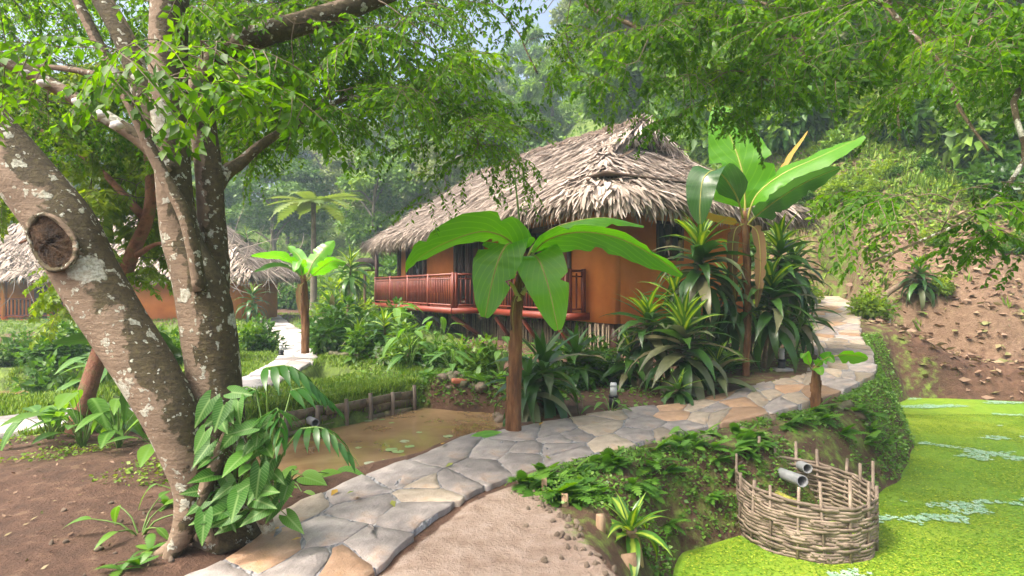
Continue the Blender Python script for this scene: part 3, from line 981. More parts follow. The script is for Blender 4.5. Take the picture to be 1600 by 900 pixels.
# ------------------------------------------------------------------ the thatched house
# local frame: x along the long front (away to the left), y out of the front, origin at the near wall corner
def thatch_polys(root, polys, count, length, width, seed, cam_local=None, parts=300, fringe=None, base_mat='thatch_base'):
    """polys: list of (corner list, weight); strips lie down the slope, ragged; returns nothing"""
    r = np.random.default_rng(seed)
    tot = 0
    areas, tris = [], []
    for poly in polys:
        p = [np.array(q, float) for q in poly]
        for i in range(1, len(p) - 1):
            a = np.linalg.norm(np.cross(p[i] - p[0], p[i + 1] - p[0])) / 2
            tris.append((p[0], p[i], p[i + 1])); areas.append(a)
    areas = np.array(areas)
    pick = r.choice(len(tris), count, p=areas / areas.sum())
    A = np.array([t[0] for t in tris])[pick]; B = np.array([t[1] for t in tris])[pick]; Cc = np.array([t[2] for t in tris])[pick]
    u, v = r.random(count), r.random(count)
    f = u + v > 1
    u[f], v[f] = 1 - u[f], 1 - v[f]
    P = A + (B - A) * u[:, None] + (Cc - A) * v[:, None]
    N = unit(np.cross(B - A, Cc - A))
    N[N[:, 2] < 0] *= -1
    down = unit(np.stack([N[:, 0] * N[:, 2], N[:, 1] * N[:, 2], -(N[:, 0] ** 2 + N[:, 1] ** 2)], 1))
    sdv = np.cross(N, down)
    ang = r.normal(0, 0.24, count)
    D = down * np.cos(ang)[:, None] + sdv * np.sin(ang)[:, None]
    lift = r.uniform(0.02, 0.22, count) + (r.random(count) < 0.06) * r.uniform(0.1, 0.35, count)
    Ln = length * r.uniform(0.65, 1.25, count)
    bend = r.uniform(-0.05, 0.28, count)
    P = P + N * (0.02 + 0.07 * r.random(count))[:, None] - D * (Ln * 0.3)[:, None]
    if fringe:
        Ps, Ds, Ns = [], [], []
        for (a, b, out, m) in fringe:
            a, b, out = np.array(a, float), np.array(b, float), unit(np.array(out, float))
            t = r.random(m)[:, None]
            Ps.append(a + (b - a) * t + out * r.uniform(-0.28, 0.02, m)[:, None] + np.array([0, 0, 1]) * r.uniform(-0.02, 0.20, m)[:, None])
            al = unit(b - a)
            Ds.append(unit(out * r.uniform(0.25, 0.9, m)[:, None] + np.array([0, 0, -1]) * r.uniform(0.5, 1.0, m)[:, None] + al * r.normal(0, 0.22, m)[:, None]))
            Ns.append(np.repeat([out + np.array([0, 0, 0.6])], m, 0))
        Pf, Df, Nf = np.vstack(Ps), np.vstack(Ds), unit(np.vstack(Ns))
        k = len(Pf)
        P, D, N = np.vstack([P, Pf]), np.vstack([D, Df]), np.vstack([N, Nf])
        lift = np.concatenate([lift, r.uniform(0, 0.15, k)])
        Ln = np.concatenate([Ln, length * r.uniform(0.4, 0.85, k)])
        bend = np.concatenate([bend, r.uniform(0, 0.4, k)])
        count += k
    S = unit(np.cross(D, N)); Nn = np.cross(S, D)
    W = width * r.uniform(0.5, 1.3, count)
    tint = np.clip(r.normal(0.5, 0.24, count), 0, 1)

    def strip(i):
        s = np.array([0.0, 0.4, 0.75, 1.0])
        w = np.array([0.6, 1.0, 0.75, 0.08])
        ax = P[i][:, None, :] + D[i][:, None, :] * (Ln[i][:, None] * s)[:, :, None] + Nn[i][:, None, :] * (Ln[i][:, None] * (np.sin(lift[i])[:, None] * s - bend[i][:, None] * s ** 2))[:, :, None]
        off = S[i][:, None, :] * (W[i][:, None] * w / 2)[:, :, None]
        return np.stack([ax - off, ax + off], 2).reshape(len(i), 8, 3)
    near = np.array([], int)
    if cam_local is not None and parts:
        d = np.linalg.norm(P - np.array(cam_local), axis=1)
        facing = np.einsum('ij,ij->i', N, np.array(cam_local) - P) > 0
        near = np.argsort(np.where(facing, d, 1e9))[:parts]
    rest = np.setdiff1d(np.arange(count), near)
    V = strip(rest).reshape(-1, 3)
    b = (np.arange(len(rest)) * 8)[:, None, None]
    F = (np.array([(0, 1, 3, 2), (2, 3, 5, 4), (4, 5, 7, 6)])[None] + b).reshape(-1, 4)
    o = obj('thatch', np_mesh('thatch', V, F, M['thatch'], tint=np.repeat(tint[rest], 8)), root)
    o['kind'] = 'stuff'
    if len(near):
        Vn = strip(near)
        Fq = np.array([(0, 1, 3, 2), (2, 3, 5, 4), (4, 5, 7, 6)])
        for k in range(len(near)):
            c = Vn[k].mean(0)
            q = obj('thatch_leaf', np_mesh('thatch_leaf', Vn[k] - c, Fq, M['thatch_obj']), root)
            q.location = c


def poly_shell(polys, thick):
    """roof body: each plane as a slab"""
    mb = MB()
    for poly in polys:
        p = np.array(poly, float)
        n = unit(np.cross(p[1] - p[0], p[2] - p[0]))
        if n[2] < 0: n = -n; p = p[::-1]
        k = len(p)
        low = p - np.array([0, 0, thick])
        V = np.vstack([p, low])
        T, Q = [], []
        for i in range(1, k - 1):
            T += [(0, i, i + 1), (k, k + i + 1, k + i)]
        for i in range(k):
            j = (i + 1) % k
            Q.append((i, k + i, k + j, j))
        mb.add(V, Q, T)
    return mb


def part_box(root, name, mat, *dims):
    return MB().box(*dims).build(name, M[mat], root)


def build_house():
    A = np.array([2.1, 11.8])
    h = thing('thatched_house', 'orange plastered thatched house on stilts with red wooden balcony', 'house', (A[0], A[1], 0), R(120))
    LEN, DEP = 13.2, 4.2
    Z0, Z1 = 0.86, 3.75
    FL = 1.05
    ca, sa = math.cos(R(120)), math.sin(R(120))
    eye_local = ((0 - A[0]) * ca + (0 - A[1]) * sa, -(0 - A[0]) * sa + (0 - A[1]) * ca, EYE)
    # front wall panels between the openings
    T = 0.16
    opens = [(1.5, 3.25, 'door'), (6.0, 6.9, 'door'), (6.95, 7.6, 'window'), (10.5, 12.1, 'window')]
    xs = 0.0
    for (a, b, k) in opens:
        if a - xs > 0.08:
            part_box(h, 'wall', 'wall', xs, a - 0.003, -T, 0, Z0, Z1)
        xs = b + 0.003
    part_box(h, 'wall', 'wall', xs, LEN, -T, 0, Z0, Z1)
    # lintels over the openings, sill under the windows
    for (a, b, k) in opens:
        part_box(h, 'lintel', 'wall', a, b, -T + 0.004, -0.004, 3.10, Z1)
        part_box(h, 'sill_wall', 'wall' if k == 'window' else 'dark_wood', a, b, -T + 0.004, -0.004, Z0, FL if k == 'door' else 1.10)
    # side walls and back
    part_box(h, 'wall', 'wall', 0.0, T, -DEP, -T - 0.003, Z0, Z1)
    part_box(h, 'wall', 'wall', LEN - T, LEN, -DEP, -T - 0.003, Z0, Z1)
    part_box(h, 'wall', 'wall', T + 0.003, LEN - T - 0.003, -DEP, -DEP + T, Z0, Z1)
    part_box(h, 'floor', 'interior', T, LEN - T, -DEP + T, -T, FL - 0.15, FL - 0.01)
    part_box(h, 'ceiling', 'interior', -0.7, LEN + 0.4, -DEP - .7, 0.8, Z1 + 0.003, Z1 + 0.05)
    # window high in the gable end wall
    w = MB().box(-0.03, -0.003, -1.95, -1.15, 2.2, 3.05).build('window', M['dark_wood'], h)
    MB().box(-0.04, -0.033, -1.89, -1.59, 2.27, 2.98).build('pane', M['pane'], w)
    MB().box(-0.04, -0.033, -1.51, -1.21, 2.27, 2.98).build('pane', M['pane'], w)
    # doors
    for (a, b) in ((1.5, 3.25), (6.0, 6.9)):
        fr = MB()
        fr.box(a, a + 0.11, -T - .02, 0.05, FL, 3.097)
        fr.box(b - 0.11, b, -T - .02, 0.05, FL, 3.097)
        fr.box(a + 0.11, b - 0.11, -T - .02, 0.05, 2.98, 3.097)
        d = fr.build('door_frame', M['dark_wood'], h)
        n = 2 if b - a > 1.2 else 1
        w_ = (b - a - 0.22) / n
        for k in range(n):
            x0 = a + 0.11 + k * w_
            lf = MB().box(x0 + 0.01, x0 + w_ - 0.01, -0.12, -0.075, FL + 0.01, 2.975).build('door_leaf', M['dark_wood'], d)
            for z0, z1 in ((FL + 0.15, FL + 0.85), (FL + 1.0, 2.8)):
                MB().box(x0 + 0.12, x0 + w_ - 0.12, -0.072, -0.06, z0, z1).build('door_panel', M['red_wood'], d)
    # windows
    for (a, b) in ((6.95, 7.6), (10.5, 12.1)):
        fr = MB()
        fr.box(a, a + 0.09, -T - .02, 0.045, 1.103, 3.097).box(b - 0.09, b, -T - .02, 0.045, 1.103, 3.097)
        fr.box(a + .09, b - .09, -T - .02, 0.045, 3.0, 3.097).box(a + .09, b - .09, -T - .02, 0.045, 1.103, 1.2)
        wd = fr.build('window', M['dark_wood'], h)
        n = 1 if b - a < 0.8 else 2
        w_ = (b - a - 0.18) / n
        for k in range(n):
            x0 = a + 0.09 + k * w_
            MB().box(x0 + .05, x0 + w_ - .05, -0.09, -0.08, 1.25, 2.95).build('pane', M['pane'], wd)
            mu = MB().box(x0, x0 + .05, -0.11, -0.05, 1.2, 3.0).box(x0 + w_ - .05, x0 + w_, -0.11, -0.05, 1.2, 3.0)
            mu.box(x0 + .05, x0 + w_ - .05, -0.11, -0.05, 2.06, 2.11).box(x0 + .05, x0 + w_ - .05, -0.11, -0.05, 1.2, 1.25).box(x0 + .05, x0 + w_ - .05, -0.11, -0.05, 2.95, 3.0)
            mu.build('sash', M['dark_wood'], wd)
    # posts standing proud of the wall
    for x in (3.33, 4.2, 5.93, 7.68, 10.42, 12.18, 13.2):
        MB().box(x - 0.07, x + 0.07, 0.003, 0.12, FL, 3.7).build('post', M['dark_wood'], h)
    for x in (4.95, 8.5, 12.0):
        MB().box(x - 0.06, x + 0.06, 1.28, 1.40, FL + 0.012, 3.35).build('post', M['dark_wood'], h) if x > 8.6 else None
    # decks
    for x0, x1, y1 in ((4.9, 12.05, 1.45), (0.85, 4.897, 0.62)):
        dk = MB().box(x0, x1, 0.004, y1 - .003, FL - 0.10, FL).build('deck', M['red_wood'], h)
        MB().box(x0 - 0.02, x1 + 0.02, y1, y1 + 0.035, FL - 0.14, FL + 0.012).build('fascia_board', M['red_board'], dk)
        MB().box(x0 - 0.035, x0 - .003, 0.004, y1 - .003, FL - 0.14, FL + 0.012).build('fascia_board', M['red_board'], dk)
        if x1 > 10:
            MB().box(x1 + .003, x1 + 0.035, 0.004, y1 - .003, FL - 0.14, FL + 0.012).build('fascia_board', M['red_board'], dk)
    # railings
    bal = MB().box(-0.014, 0.014, -0.014, 0.014, 0, 0.77)
    bal_me = bal.build('baluster', M['red_wood'], h)
    bal_me.location = (5.05, 1.4, FL + 0.1)

    def rail(a, b, first=False):
        a, b = np.array(a, float), np.array(b, float)
        ln = np.linalg.norm(b - a)
        top = MB().bar((a[0], a[1], FL + 0.92), (b[0], b[1], FL + 0.92), 0.075, 0.05).build('top_rail', M['red_wood'], h)
        MB().bar((a[0], a[1], FL + 0.80), (b[0], b[1], FL + 0.80), 0.03, 0.03).build('rail', M['red_wood'], h)
        MB().bar((a[0], a[1], FL + 0.09), (b[0], b[1], FL + 0.09), 0.04, 0.04).build('rail', M['red_wood'], h)
        n = max(2, int(ln / 0.125))
        for i in range(1, n):
            p = a + (b - a) * i / n
            o = bal_me.copy(); C.objects.link(o); o.parent = h
            o.location = (p[0], p[1], FL + 0.1)
        m = max(1, int(round(ln / 1.75)))
        for i in range(m + 1):
            p = a + (b - a) * i / m
            MB().box(p[0] - .038, p[0] + .038, p[1] - .04, p[1] + .04, FL + 0.012, FL + 0.965).build('rail_post', M['red_wood'], h)
    rail((4.97, 1.38), (11.98, 1.38))
    rail((4.97, 1.30), (4.97, 0.72))
    rail((11.98, 1.28), (11.98, 0.10))
    rail((0.92, 0.55), (4.80, 0.55))
    rail((0.92, 0.47), (0.92, 0.10))
    # stilts and braces
    for x in (0.2, 2.2, 4.6, 6.9, 9.0, 11.0, 13.0):
        MB().box(x - .08, x + .08, -0.25, -0.09, -0.1, Z0 - .004).build('stilt', M['dark_wood'], h)
        MB().box(x - .08, x + .08, -DEP + .1, -DEP + .26, -0.1, Z0 - .004).build('stilt', M['dark_wood'], h)
    for x, m in ((5.2, 'red_wood'), (6.9, 'brace'), (8.6, 'brace'), (10.3, 'brace'), (11.8, 'brace')):
        MB().bar((x, 1.3, FL - 0.22), (x, 0.06, 0.02), 0.10, 0.10).build('brace', M[m], h)
        MB().box(x + .3, x + .42, 0.55, 0.67, -0.1, FL - .105).build('stilt', M['dark_wood'], h)
    for x in (1.4, 2.8, 4.2):
        MB().bar((x, 0.5, FL - 0.22), (x, 0.04, 0.25), 0.08, 0.08).build('brace', M['red_wood'], h)
    # screen of bamboo canes under the floor
    cane = obj('cane', np_mesh('cane', *_tube_mesh([(0, 0, -0.15), (0.004, 0, 0.3), (0, 0.003, 0.85)], [0.02, 0.018, 0.016], 5), M['cane'], smooth=True), h)
    cane.location = (0.3, 0.03, 0)
    r = random.Random(3)
    for k in range(1, 190):
        o = cane.copy(); C.objects.link(o); o.parent = h
        o.location = (0.1 + k * 0.069, 0.03 + r.uniform(-.012, .012), r.uniform(-.06, 0.0))
        o.rotation_euler = (r.uniform(-.04, .04), r.uniform(-.05, .05), r.uniform(0, 6))
    for k in range(58):
        o = cane.copy(); C.objects.link(o); o.parent = h
        o.location = (-0.03 + r.uniform(-.01, .01), -0.1 - k * 0.07, r.uniform(-.06, 0.0))
        o.rotation_euler = (r.uniform(-.05, .05), r.uniform(-.04, .04), r.uniform(0, 6))
    # roof: hip with a small open gable at the near end
    E = 3.30
    x0, x1, y0, y1 = -1.2, 13.9, -5.4, 1.4
    RZ = 5.75
    yc = (y0 + y1) / 2
    slope = (RZ - E) / (y1 - yc)
    zg = 4.90
    yg = (zg - E) / slope
    gx = 1.45
    RN = RZ - .22                                   # ridge sinks a little towards the near gable
    cc_ = 1.25
    m1, m2 = (x0 + .12, y1 - .55, E - .02), (x0 + .55, y1 - .12, E - .02)
    k1, k2 = (x0 + .12, y0 + .55, E - .02), (x0 + .55, y0 + .12, E - .02)
    apex, apex_b = (gx, y1 - yg, zg), (gx, y0 + yg, zg)
    fr = [(x0 + cc_, y1, E), (x1 - .8, y1, E), (10.9, yc, RZ), (6.0, yc, RZ + .06), (gx - .25, yc, RN), (gx - .25, y1 - yg + .15, zg - .11), apex]
    bk = [(x1 - .8, y0, E), (x0 + cc_, y0, E), apex_b, (gx - .25, y0 + yg - .15, zg - .11), (gx - .25, yc, RN), (6.0, yc, RZ + .06), (10.9, yc, RZ)]
    hip = [(x0, y0 + cc_, E), (x0, y1 - cc_, E), apex, apex_b]
    cor = [[(x0, y1 - cc_, E), m1, apex], [m1, m2, apex], [m2, (x0 + cc_, y1, E), apex],
           [k1, (x0, y0 + cc_, E), apex_b], [k2, k1, apex_b], [(x0 + cc_, y0, E), k2, apex_b]]
    far = [(x1, y1 - .8, E), (x1, y0 + .8, E), (10.9, yc, RZ)]
    cor += [[(x1 - .8, y1, E), (x1, y1 - .8, E), (10.9, yc, RZ)], [(x1, y0 + .8, E), (x1 - .8, y0, E), (10.9, yc, RZ)]]
    rf = poly_shell([fr, bk, hip, far] + cor, 0.22).build('roof', M['thatch_base'], h)
    g = MB().add([(gx + .12, y1 - yg, zg - .1), (gx + .12, y0 + yg, zg - .1), (gx + .12, yc, RN - .1)], None, [(0, 1, 2)])
    g.add([(gx + .22, y1 - yg, zg - .1), (gx + .22, y0 + yg, zg - .1), (gx + .22, yc, RN - .1)], None, [(0, 2, 1)])
    g.build('gable', M['interior'], rf)  # dark sheet standing in for the shade inside the open gable
    for k in range(6):
        yy = y0 + yg + 0.35 + k * 0.33
        zt = zg + (RZ - zg) * (1 - abs(yy - yc) / (yc - y0 - yg)) - 0.15
        MB().bar((gx + .08, yy, zg - .1), (gx + .08, yy, max(zt, zg + .05)), 0.05).build('gable_slat', M['dark_wood'], rf)
    fringe = [((x0 + cc_, y1, E), (x1 - .8, y1, E), (0, 1, 0), 2300), ((x0, y0 + cc_, E), (x0, y1 - cc_, E), (-1, 0, 0), 900), ((x1, y0, E), (x1, y1, E), (1, 0, 0), 350), ((x0, y1 - cc_, E), m1, (-1, .3, 0), 190), (m1, m2, (-1, 1, 0), 150), (m2, (x0 + cc_, y1, E), (-.3, 1, 0), 190),
              ((x0, y0 + cc_, E), k1, (-1, -.3, 0), 150), (k1, k2, (-1, -1, 0), 120),
              ((gx - .25, yc, RN), (gx - .25, y1 - yg + .15, zg - .11), (-1, 0.2, 0.1), 170), ((gx - .25, yc, RN), (gx - .25, y0 + yg - .15, zg - .11), (-1, -.2, 0.1), 170),
              ((gx - .3, yc, RN + .12), (10.9, yc, RZ + .16), (0, 1, .5), 700), ((gx - .3, yc, RN + .12), (10.9, yc, RZ + .16), (0, -1, .5), 300)]
    thatch_polys(rf, [fr, bk, hip, far] + cor, 21000, 0.70, 0.066, 11, eye_local, 300, fringe)
    # ridge cap of bundled thatch
    P = np.array([(x, yc, np.interp(x, [gx - .25, 6.0, 10.9], [RN, RZ + .06, RZ]) + 0.02) for x in np.linspace(gx - .2, 11.0, 40)])
    P[:, 2] += 0.03 * np.sin(np.arange(40) * 1.7)
    V, Q, Tt = tube_np(P, 0.17, 8, True, 0.25, 4)
    obj('ridge_cap', np_mesh('ridge_cap', V, [Q, Tt], M['thatch_base'], smooth=True), rf)
    # table on the balcony
    t = thing('balcony_table', 'small dark wooden table on the balcony of thatched house', 'table', *_to_world(A, 120, (8.8, 0.7, FL + 0.002)), )
    t.rotation_euler = (0, 0, R(120))
    MB().box(-.4, .4, -.3, .3, 0.42, 0.46).build('table_top', M['red_wood'], t)
    for sx in (-1, 1):
        for sy in (-1, 1):
            MB().box(sx * .36 - .02, sx * .36 + .02, sy * .26 - .02, sy * .26 + .02, 0, 0.417).build('leg', M['red_wood'], t)
    for k, x in enumerate((7.95, 9.65)):
        c = thing('balcony_chair', ('wooden chair on balcony at the near side of the small table', 'wooden chair on balcony at the far side of the small table')[k], 'chair', *_to_world(A, 120, (x, 0.65, FL + 0.002)), group='chairs on the balcony')
        c.rotation_euler = (0, 0, R(120 + (0 if k == 0 else 180)))
        MB().box(-.22, .22, -.22, .22, 0.40, 0.44).build('seat', M['red_wood'], c)
        MB().box(-.22, -.18, -.22, .22, 0.443, 0.86).build('backrest', M['red_wood'], c)
        for sx in (-1, 1):
            for sy in (-1, 1):
                MB().box(sx * .195 - .02, sx * .195 + .02, sy * .195 - .02, sy * .195 + .02, 0, 0.397).build('leg', M['red_wood'], c)
    return h


def _tube_mesh(P, rad, k):
    V, Q, T = tube_np(np.array(P), rad, k)
    return V, [Q, T]


def _to_world(A, deg, p):
    c, s = math.cos(R(deg)), math.sin(R(deg))
    return ((A[0] + p[0] * c - p[1] * s, A[1] + p[0] * s + p[1] * c, p[2]),)


build_house()


def build_far_house():
    X0, Y0 = -11.3, 24.0
    h = thing('thatched_house', 'far orange house with low thatched roof behind the leaning tree trunk', 'house', (X0, Y0, 0.15), R(176))
    # local x runs left, y towards the camera
    part_box(h, 'wall', 'wall', 0.0, 6.2, -0.15, 0, -0.2, 2.0)
    part_box(h, 'wall', 'wall', 6.203, 12.6, -1.6, -1.45, -0.2, 2.0)
    part_box(h, 'wall', 'wall', 0.0, 0.15, -3.2, -0.153, -0.2, 2.0)
    part_box(h, 'wall', 'wall', 12.45, 12.6, -3.2, -1.603, -0.2, 2.0)
    part_box(h, 'wall', 'wall', 0.153, 12.447, -3.2, -3.05, -0.2, 2.0)
    part_box(h, 'door', 'dark_wood', 9.6, 10.5, -1.447, -1.40, 0.12, 1.95)
    wd = part_box(h, 'window', 'dark_wood', 7.2, 8.8, -1.447, -1.41, 0.75, 1.9)
    part_box(wd, 'pane', 'pane', 7.3, 7.95, -1.407, -1.40, 0.85, 1.8)
    part_box(wd, 'pane', 'pane', 8.05, 8.7, -1.407, -1.40, 0.85, 1.8)
    part_box(h, 'deck', 'wall', 6.25, 12.6, -1.447, 0.25, -0.15, 0.10)
    for x in (6.4, 8.3, 10.4, 12.4):
        part_box(h, 'post', 'wall' if x in (8.3, 10.4) else 'dark_wood', x - .07, x + .07, 0.06, 0.2, 0.103, 2.1)
    for z in (0.25, 0.95):
        part_box(h, 'rail', 'red_wood', 6.48, 12.32, 0.10, 0.15, z, z + 0.06)
    b0 = part_box(h, 'baluster', 'dark_wood', -.03, .03, 0.11, 0.14, 0.313, 0.947)
    b0.location = (6.6, 0, 0)
    for k in range(1, 34):
        o = b0.copy(); C.objects.link(o); o.parent = h; o.location = (6.6 + k * .17, 0, 0)
    E, RZ = 1.95, 4.6
    x0, x1, y0, y1 = -1.0, 13.6, -4.0, 1.0
    yc = (y0 + y1) / 2
    fr = [(x0, y1, E), (x1, y1, E), (11.0, yc, RZ), (2.2, yc, RZ)]
    bk = [(x1, y0, E), (x0, y0, E), (2.2, yc, RZ), (11.0, yc, RZ)]
    e1 = [(x0, y0, E), (x0, y1, E), (2.2, yc, RZ)]
    e2 = [(x1, y1, E), (x1, y0, E), (11.0, yc, RZ)]
    rf = poly_shell([fr, bk, e1, e2], 0.2).build('roof', M['thatch_base'], h)
    thatch_polys(rf, [fr, bk, e1, e2], 7000, 0.6, 0.075, 12, None, 0, [((x0, y1, E), (x1, y1, E), (0, 1, 0), 800), ((x0, y0, E), (x0, y1, E), (-1, 0, 0), 300)])


build_far_house()


# ------------------------------------------------------------------ leaves and branches of the near trees
def spray_template(seed, n_sub=9, per=19, leaf=0.058):
    """one drooping twig along +X, about a metre long: leaf positions, directions, normals, lengths and twig lines"""
    r = np.random.default_rng(seed)
    P, D, N, L, tw = [], [], [], [], []

    def curve(p0, d0, ln, droop, k=6):
        pts = [np.array(p0, float)]
        d = unit(np.array(d0, float))
        for i in range(k):
            d = unit(d + np.array([0, 0, -droop / k]) + r.normal(0, 0.06, 3))
            pts.append(pts[-1] + d * ln / k)
        return np.array(pts)

    def leaves(c, m):
        t = np.linspace(0.15, 1.0, m)
        for q, tt in enumerate(t):
            f = tt * (len(c) - 1); i = min(int(f), len(c) - 2); g = f - i
            p = c[i] + (c[i + 1] - c[i]) * g
            ax = unit(c[i + 1] - c[i])
            sd = unit(np.cross(ax, (0, 0, 1))) * (1 if q % 2 else -1)
            d = unit(ax * 0.55 + sd * 0.8 + np.array([0, 0, -0.35]) + r.normal(0, 0.28, 3))
            P.append(p); D.append(d)
            N.append(unit(np.array([0, 0, 1.0]) + r.normal(0, 0.45, 3)))
            L.append(leaf * r.uniform(0.65, 1.2))
    main = curve((0, 0, 0), (1, 0, 0.1), 1.0, 0.9, 8)
    tw.append(main)
    leaves(main, per)
    for s in range(n_sub):
        i = 1 + int(s * 6 / n_sub)
        ax = unit(main[i + 1] - main[i])
        sd = unit(np.cross(ax, (0, 0, 1))) * (1 if s % 2 else -1)
        c = curve(main[i], ax * 0.6 + sd * r.uniform(0.5, 1.1) + np.array([0, 0, r.uniform(-.3, .25)]), r.uniform(0.35, 0.65), r.uniform(0.4, 1.3), 5)
        tw.append(c)
        leaves(c, per)
    return np.array(P), np.array(D), np.array(N), np.array(L), tw


SPRAYS = [spray_template(100 + k) for k in range(10)]


def rot_z_tilt(az, el, roll=0.0):
    ce, se = math.cos(el), math.sin(el)
    Ry = np.array([[ce, 0, -se], [0, 1, 0], [se, 0, ce]])
    ca, sa = math.cos(az), math.sin(az)
    Rz = np.array([[ca, -sa, 0], [sa, ca, 0], [0, 0, 1]])
    cr, sr = math.cos(roll), math.sin(roll)
    Rx = np.array([[1, 0, 0], [0, cr, -sr], [0, sr, cr]])
    return Rz @ Ry @ Rx


def in_poly(p, poly):
    return poly_sd(np.array([p[0]]), np.array([p[1]]), np.array(poly, float))[0] < 0


def grow_crown(root, spots, limbs, mat, seed, leaf_scale=1.0, parts=300, single='canopy_obj', tint_mid=0.42, tint_sd=0.22, size=(0.55, 1.0), leaf_name='leaf'):
    """spots: places of sprays; limbs: points on the wood that carry them. Leaves, twigs and joining branches"""
    r = np.random.default_rng(seed)
    nodes = [np.array(q) for q in limbs]
    spots = sorted(spots, key=lambda s: min(np.linalg.norm(np.array(s) - q) for q in nodes))
    P, D, N, L, tint = [], [], [], [], []
    tw = MB()
    for si, s in enumerate(spots):
        s = np.array(s)
        arr = np.array(nodes)
        dd = np.linalg.norm(arr - s, axis=1) + 0.6 * np.maximum(0, s[2] - arr[:, 2])
        j = int(np.argmin(dd))
        a = arr[j]
        ln = np.linalg.norm(s - a)
        if ln > 0.12:
            mid = (a + s) / 2 + np.array([0, 0, 0.10 * ln]) + r.normal(0, 0.04 * ln, 3)
            c = catmull([a, mid, s], 6)
            r0 = min(0.016, 0.004 + 0.006 * ln)
            tw.tube(c, np.linspace(r0, 0.0035, 6), 4, False)
            nodes.append(mid)
        nodes.append(s)
        out = s - a
        az = math.atan2(out[1], out[0]) + r.normal(0, 0.8) if ln > 0.05 else r.uniform(0, 6.28)
        M3 = rot_z_tilt(az, r.uniform(-0.35, 0.25), r.normal(0, 0.3))
        sc = r.uniform(*size)
        p, d, n, l, tws = SPRAYS[r.integers(len(SPRAYS))]
        P.append(s + (p @ M3.T) * sc); D.append(d @ M3.T)
        nn = n @ M3.T
        N.append(nn); L.append(l * leaf_scale * r.uniform(0.85, 1.15))
        tint.append(np.clip(r.normal(tint_mid, tint_sd * .6) + r.normal(0, tint_sd * .6, len(p)), 0, 1))
        for c in tws:
            tw.tube(s + (c @ M3.T) * sc, np.linspace(0.0032, 0.0012, len(c)) , 3, False)
    P, D, N, L, tint = np.vstack(P), np.vstack(D), np.vstack(N), np.concatenate(L), np.concatenate(tint)
    # nearest in view become single leaves
    px = 800 + FOC * P[:, 0] / np.maximum(P[:, 1], 0.1); py = 450 - FOC * (P[:, 2] - EYE) / np.maximum(P[:, 1], 0.1)
    view = (P[:, 1] > 0.5) & (px > 0) & (px < 1600) & (py > 0) & (py < 900)
    near = np.argsort(np.where(view, P[:, 1] / L, 1e9))[:parts]
    rest = np.setdiff1d(np.arange(len(P)), near)
    V, T, t = leaf_cloud(P[rest], D[rest], N[rest], L[rest], L[rest] * 0.27, 0.15, tint[rest])
    cr = obj('crown', np_mesh('crown', V, T, M[mat], tint=t), root)
    cr['kind'] = 'stuff'
    me = np_mesh(leaf_name, LEAF_V, LEAF_T, M[single])
    for k in near:
        o = obj(leaf_name, me, root)
        o.matrix_basis = basis_matrix(P[k], D[k], N[k], L[k])
    b = tw.build('twig', M['twig'], root, smooth=True)
    b['kind'] = 'stuff'
    return cr


def region_spots(poly, d0, d1, count, seed, keep=None):
    r = np.random.default_rng(seed)
    poly = np.array(poly, float)
    lo, hi = poly.min(0), poly.max(0)
    out = []
    while len(out) < count:
        p = r.uniform(lo, hi)
        if poly_sd(p[:1], p[1:], poly)[0] < 0:
            d = r.uniform(d0, d1)
            q = at(p[0], p[1], d)
            if q[2] > 0.9 and (keep is None or keep(p, d)):
                out.append(q)
    return out


# ------------------------------------------------------------------ the big tree
def trunk_part(root, name, pts, n=40, k=18, wob=0.09, seed=0, moss_dir=(1, 0.2, 0.25), moss=0.55, mat='bark'):
    pts = np.array(pts, float)
    c = catmull(pts, n)
    P, rad = c[:, :3], np.maximum(c[:, 3], 0.01)
    if root.name.startswith('big_tree') and name != 'root': rad = rad * 0.88
    V, Q, T = tube_np(P, rad, k, True, wob, seed)
    me = np_mesh(name, V, [Q, T], M[mat], smooth=True)
    _, X, Y = frames(P)
    th = np.linspace(0, 2 * PI, k, endpoint=False)
    nrm = (np.cos(th)[None, :, None] * X[:, None, :] + np.sin(th)[None, :, None] * Y[:, None, :]).reshape(-1, 3)
    md = unit(np.array(moss_dir, float))
    val = np.concatenate([moss + 0.62 * (nrm @ md), [moss, moss]])
    a = me.attributes.new('moss', 'FLOAT', 'POINT')
    a.data.foreach_set('value', val.astype(np.float32))
    return obj(name, me, root), P


def pr(px, py, d, r):
    q = at(px, py, d)
    return (q[0], q[1], q[2], r)


big = thing('big_tree', 'large leaning tree with lichen blotched trunks beside the path', 'tree', (0, 0, 0))
woodpts = []
_, P = trunk_part(big, 'trunk', [pr(248, 915, 3.42, .03), pr(268, 868, 3.44, .055), pr(292, 815, 3.47, .09), pr(300, 760, 3.5, .125), pr(286, 700, 3.5, .16), pr(262, 640, 3.5, .18), pr(222, 570, 3.52, .19), pr(178, 500, 3.54, .193), pr(132, 420, 3.55, .20), pr(98, 350, 3.55, .20), pr(40, 275, 3.55, .185), pr(-20, 205, 3.55, .175), pr(-110, 100, 3.6, .165), pr(-220, -40, 3.7, .15), pr(-330, -260, 3.9, .12)], 66, 26, 0.05, 1, (0.9, 0.0, 0.55), 0.24)
woodpts += list(P[40:])
_, P = trunk_part(big, 'trunk', [pr(356, 850, 3.72, .25), pr(348, 790, 3.74, .215), pr(342, 700, 3.76, .20), pr(336, 600, 3.8, .19), pr(324, 500, 3.8, .195), pr(310, 440, 3.8, .18), pr(284, 375, 3.8, .14), pr(272, 300, 3.8, .125), pr(266, 200, 3.8, .125), pr(263, 100, 3.8, .13), pr(266, 0, 3.8, .125), pr(275, -150, 3.8, .115), pr(300, -420, 4.0, .09)], 60, 22, 0.06, 2, (1, -0.3, 0), 0.26)
woodpts += list(P[36:])
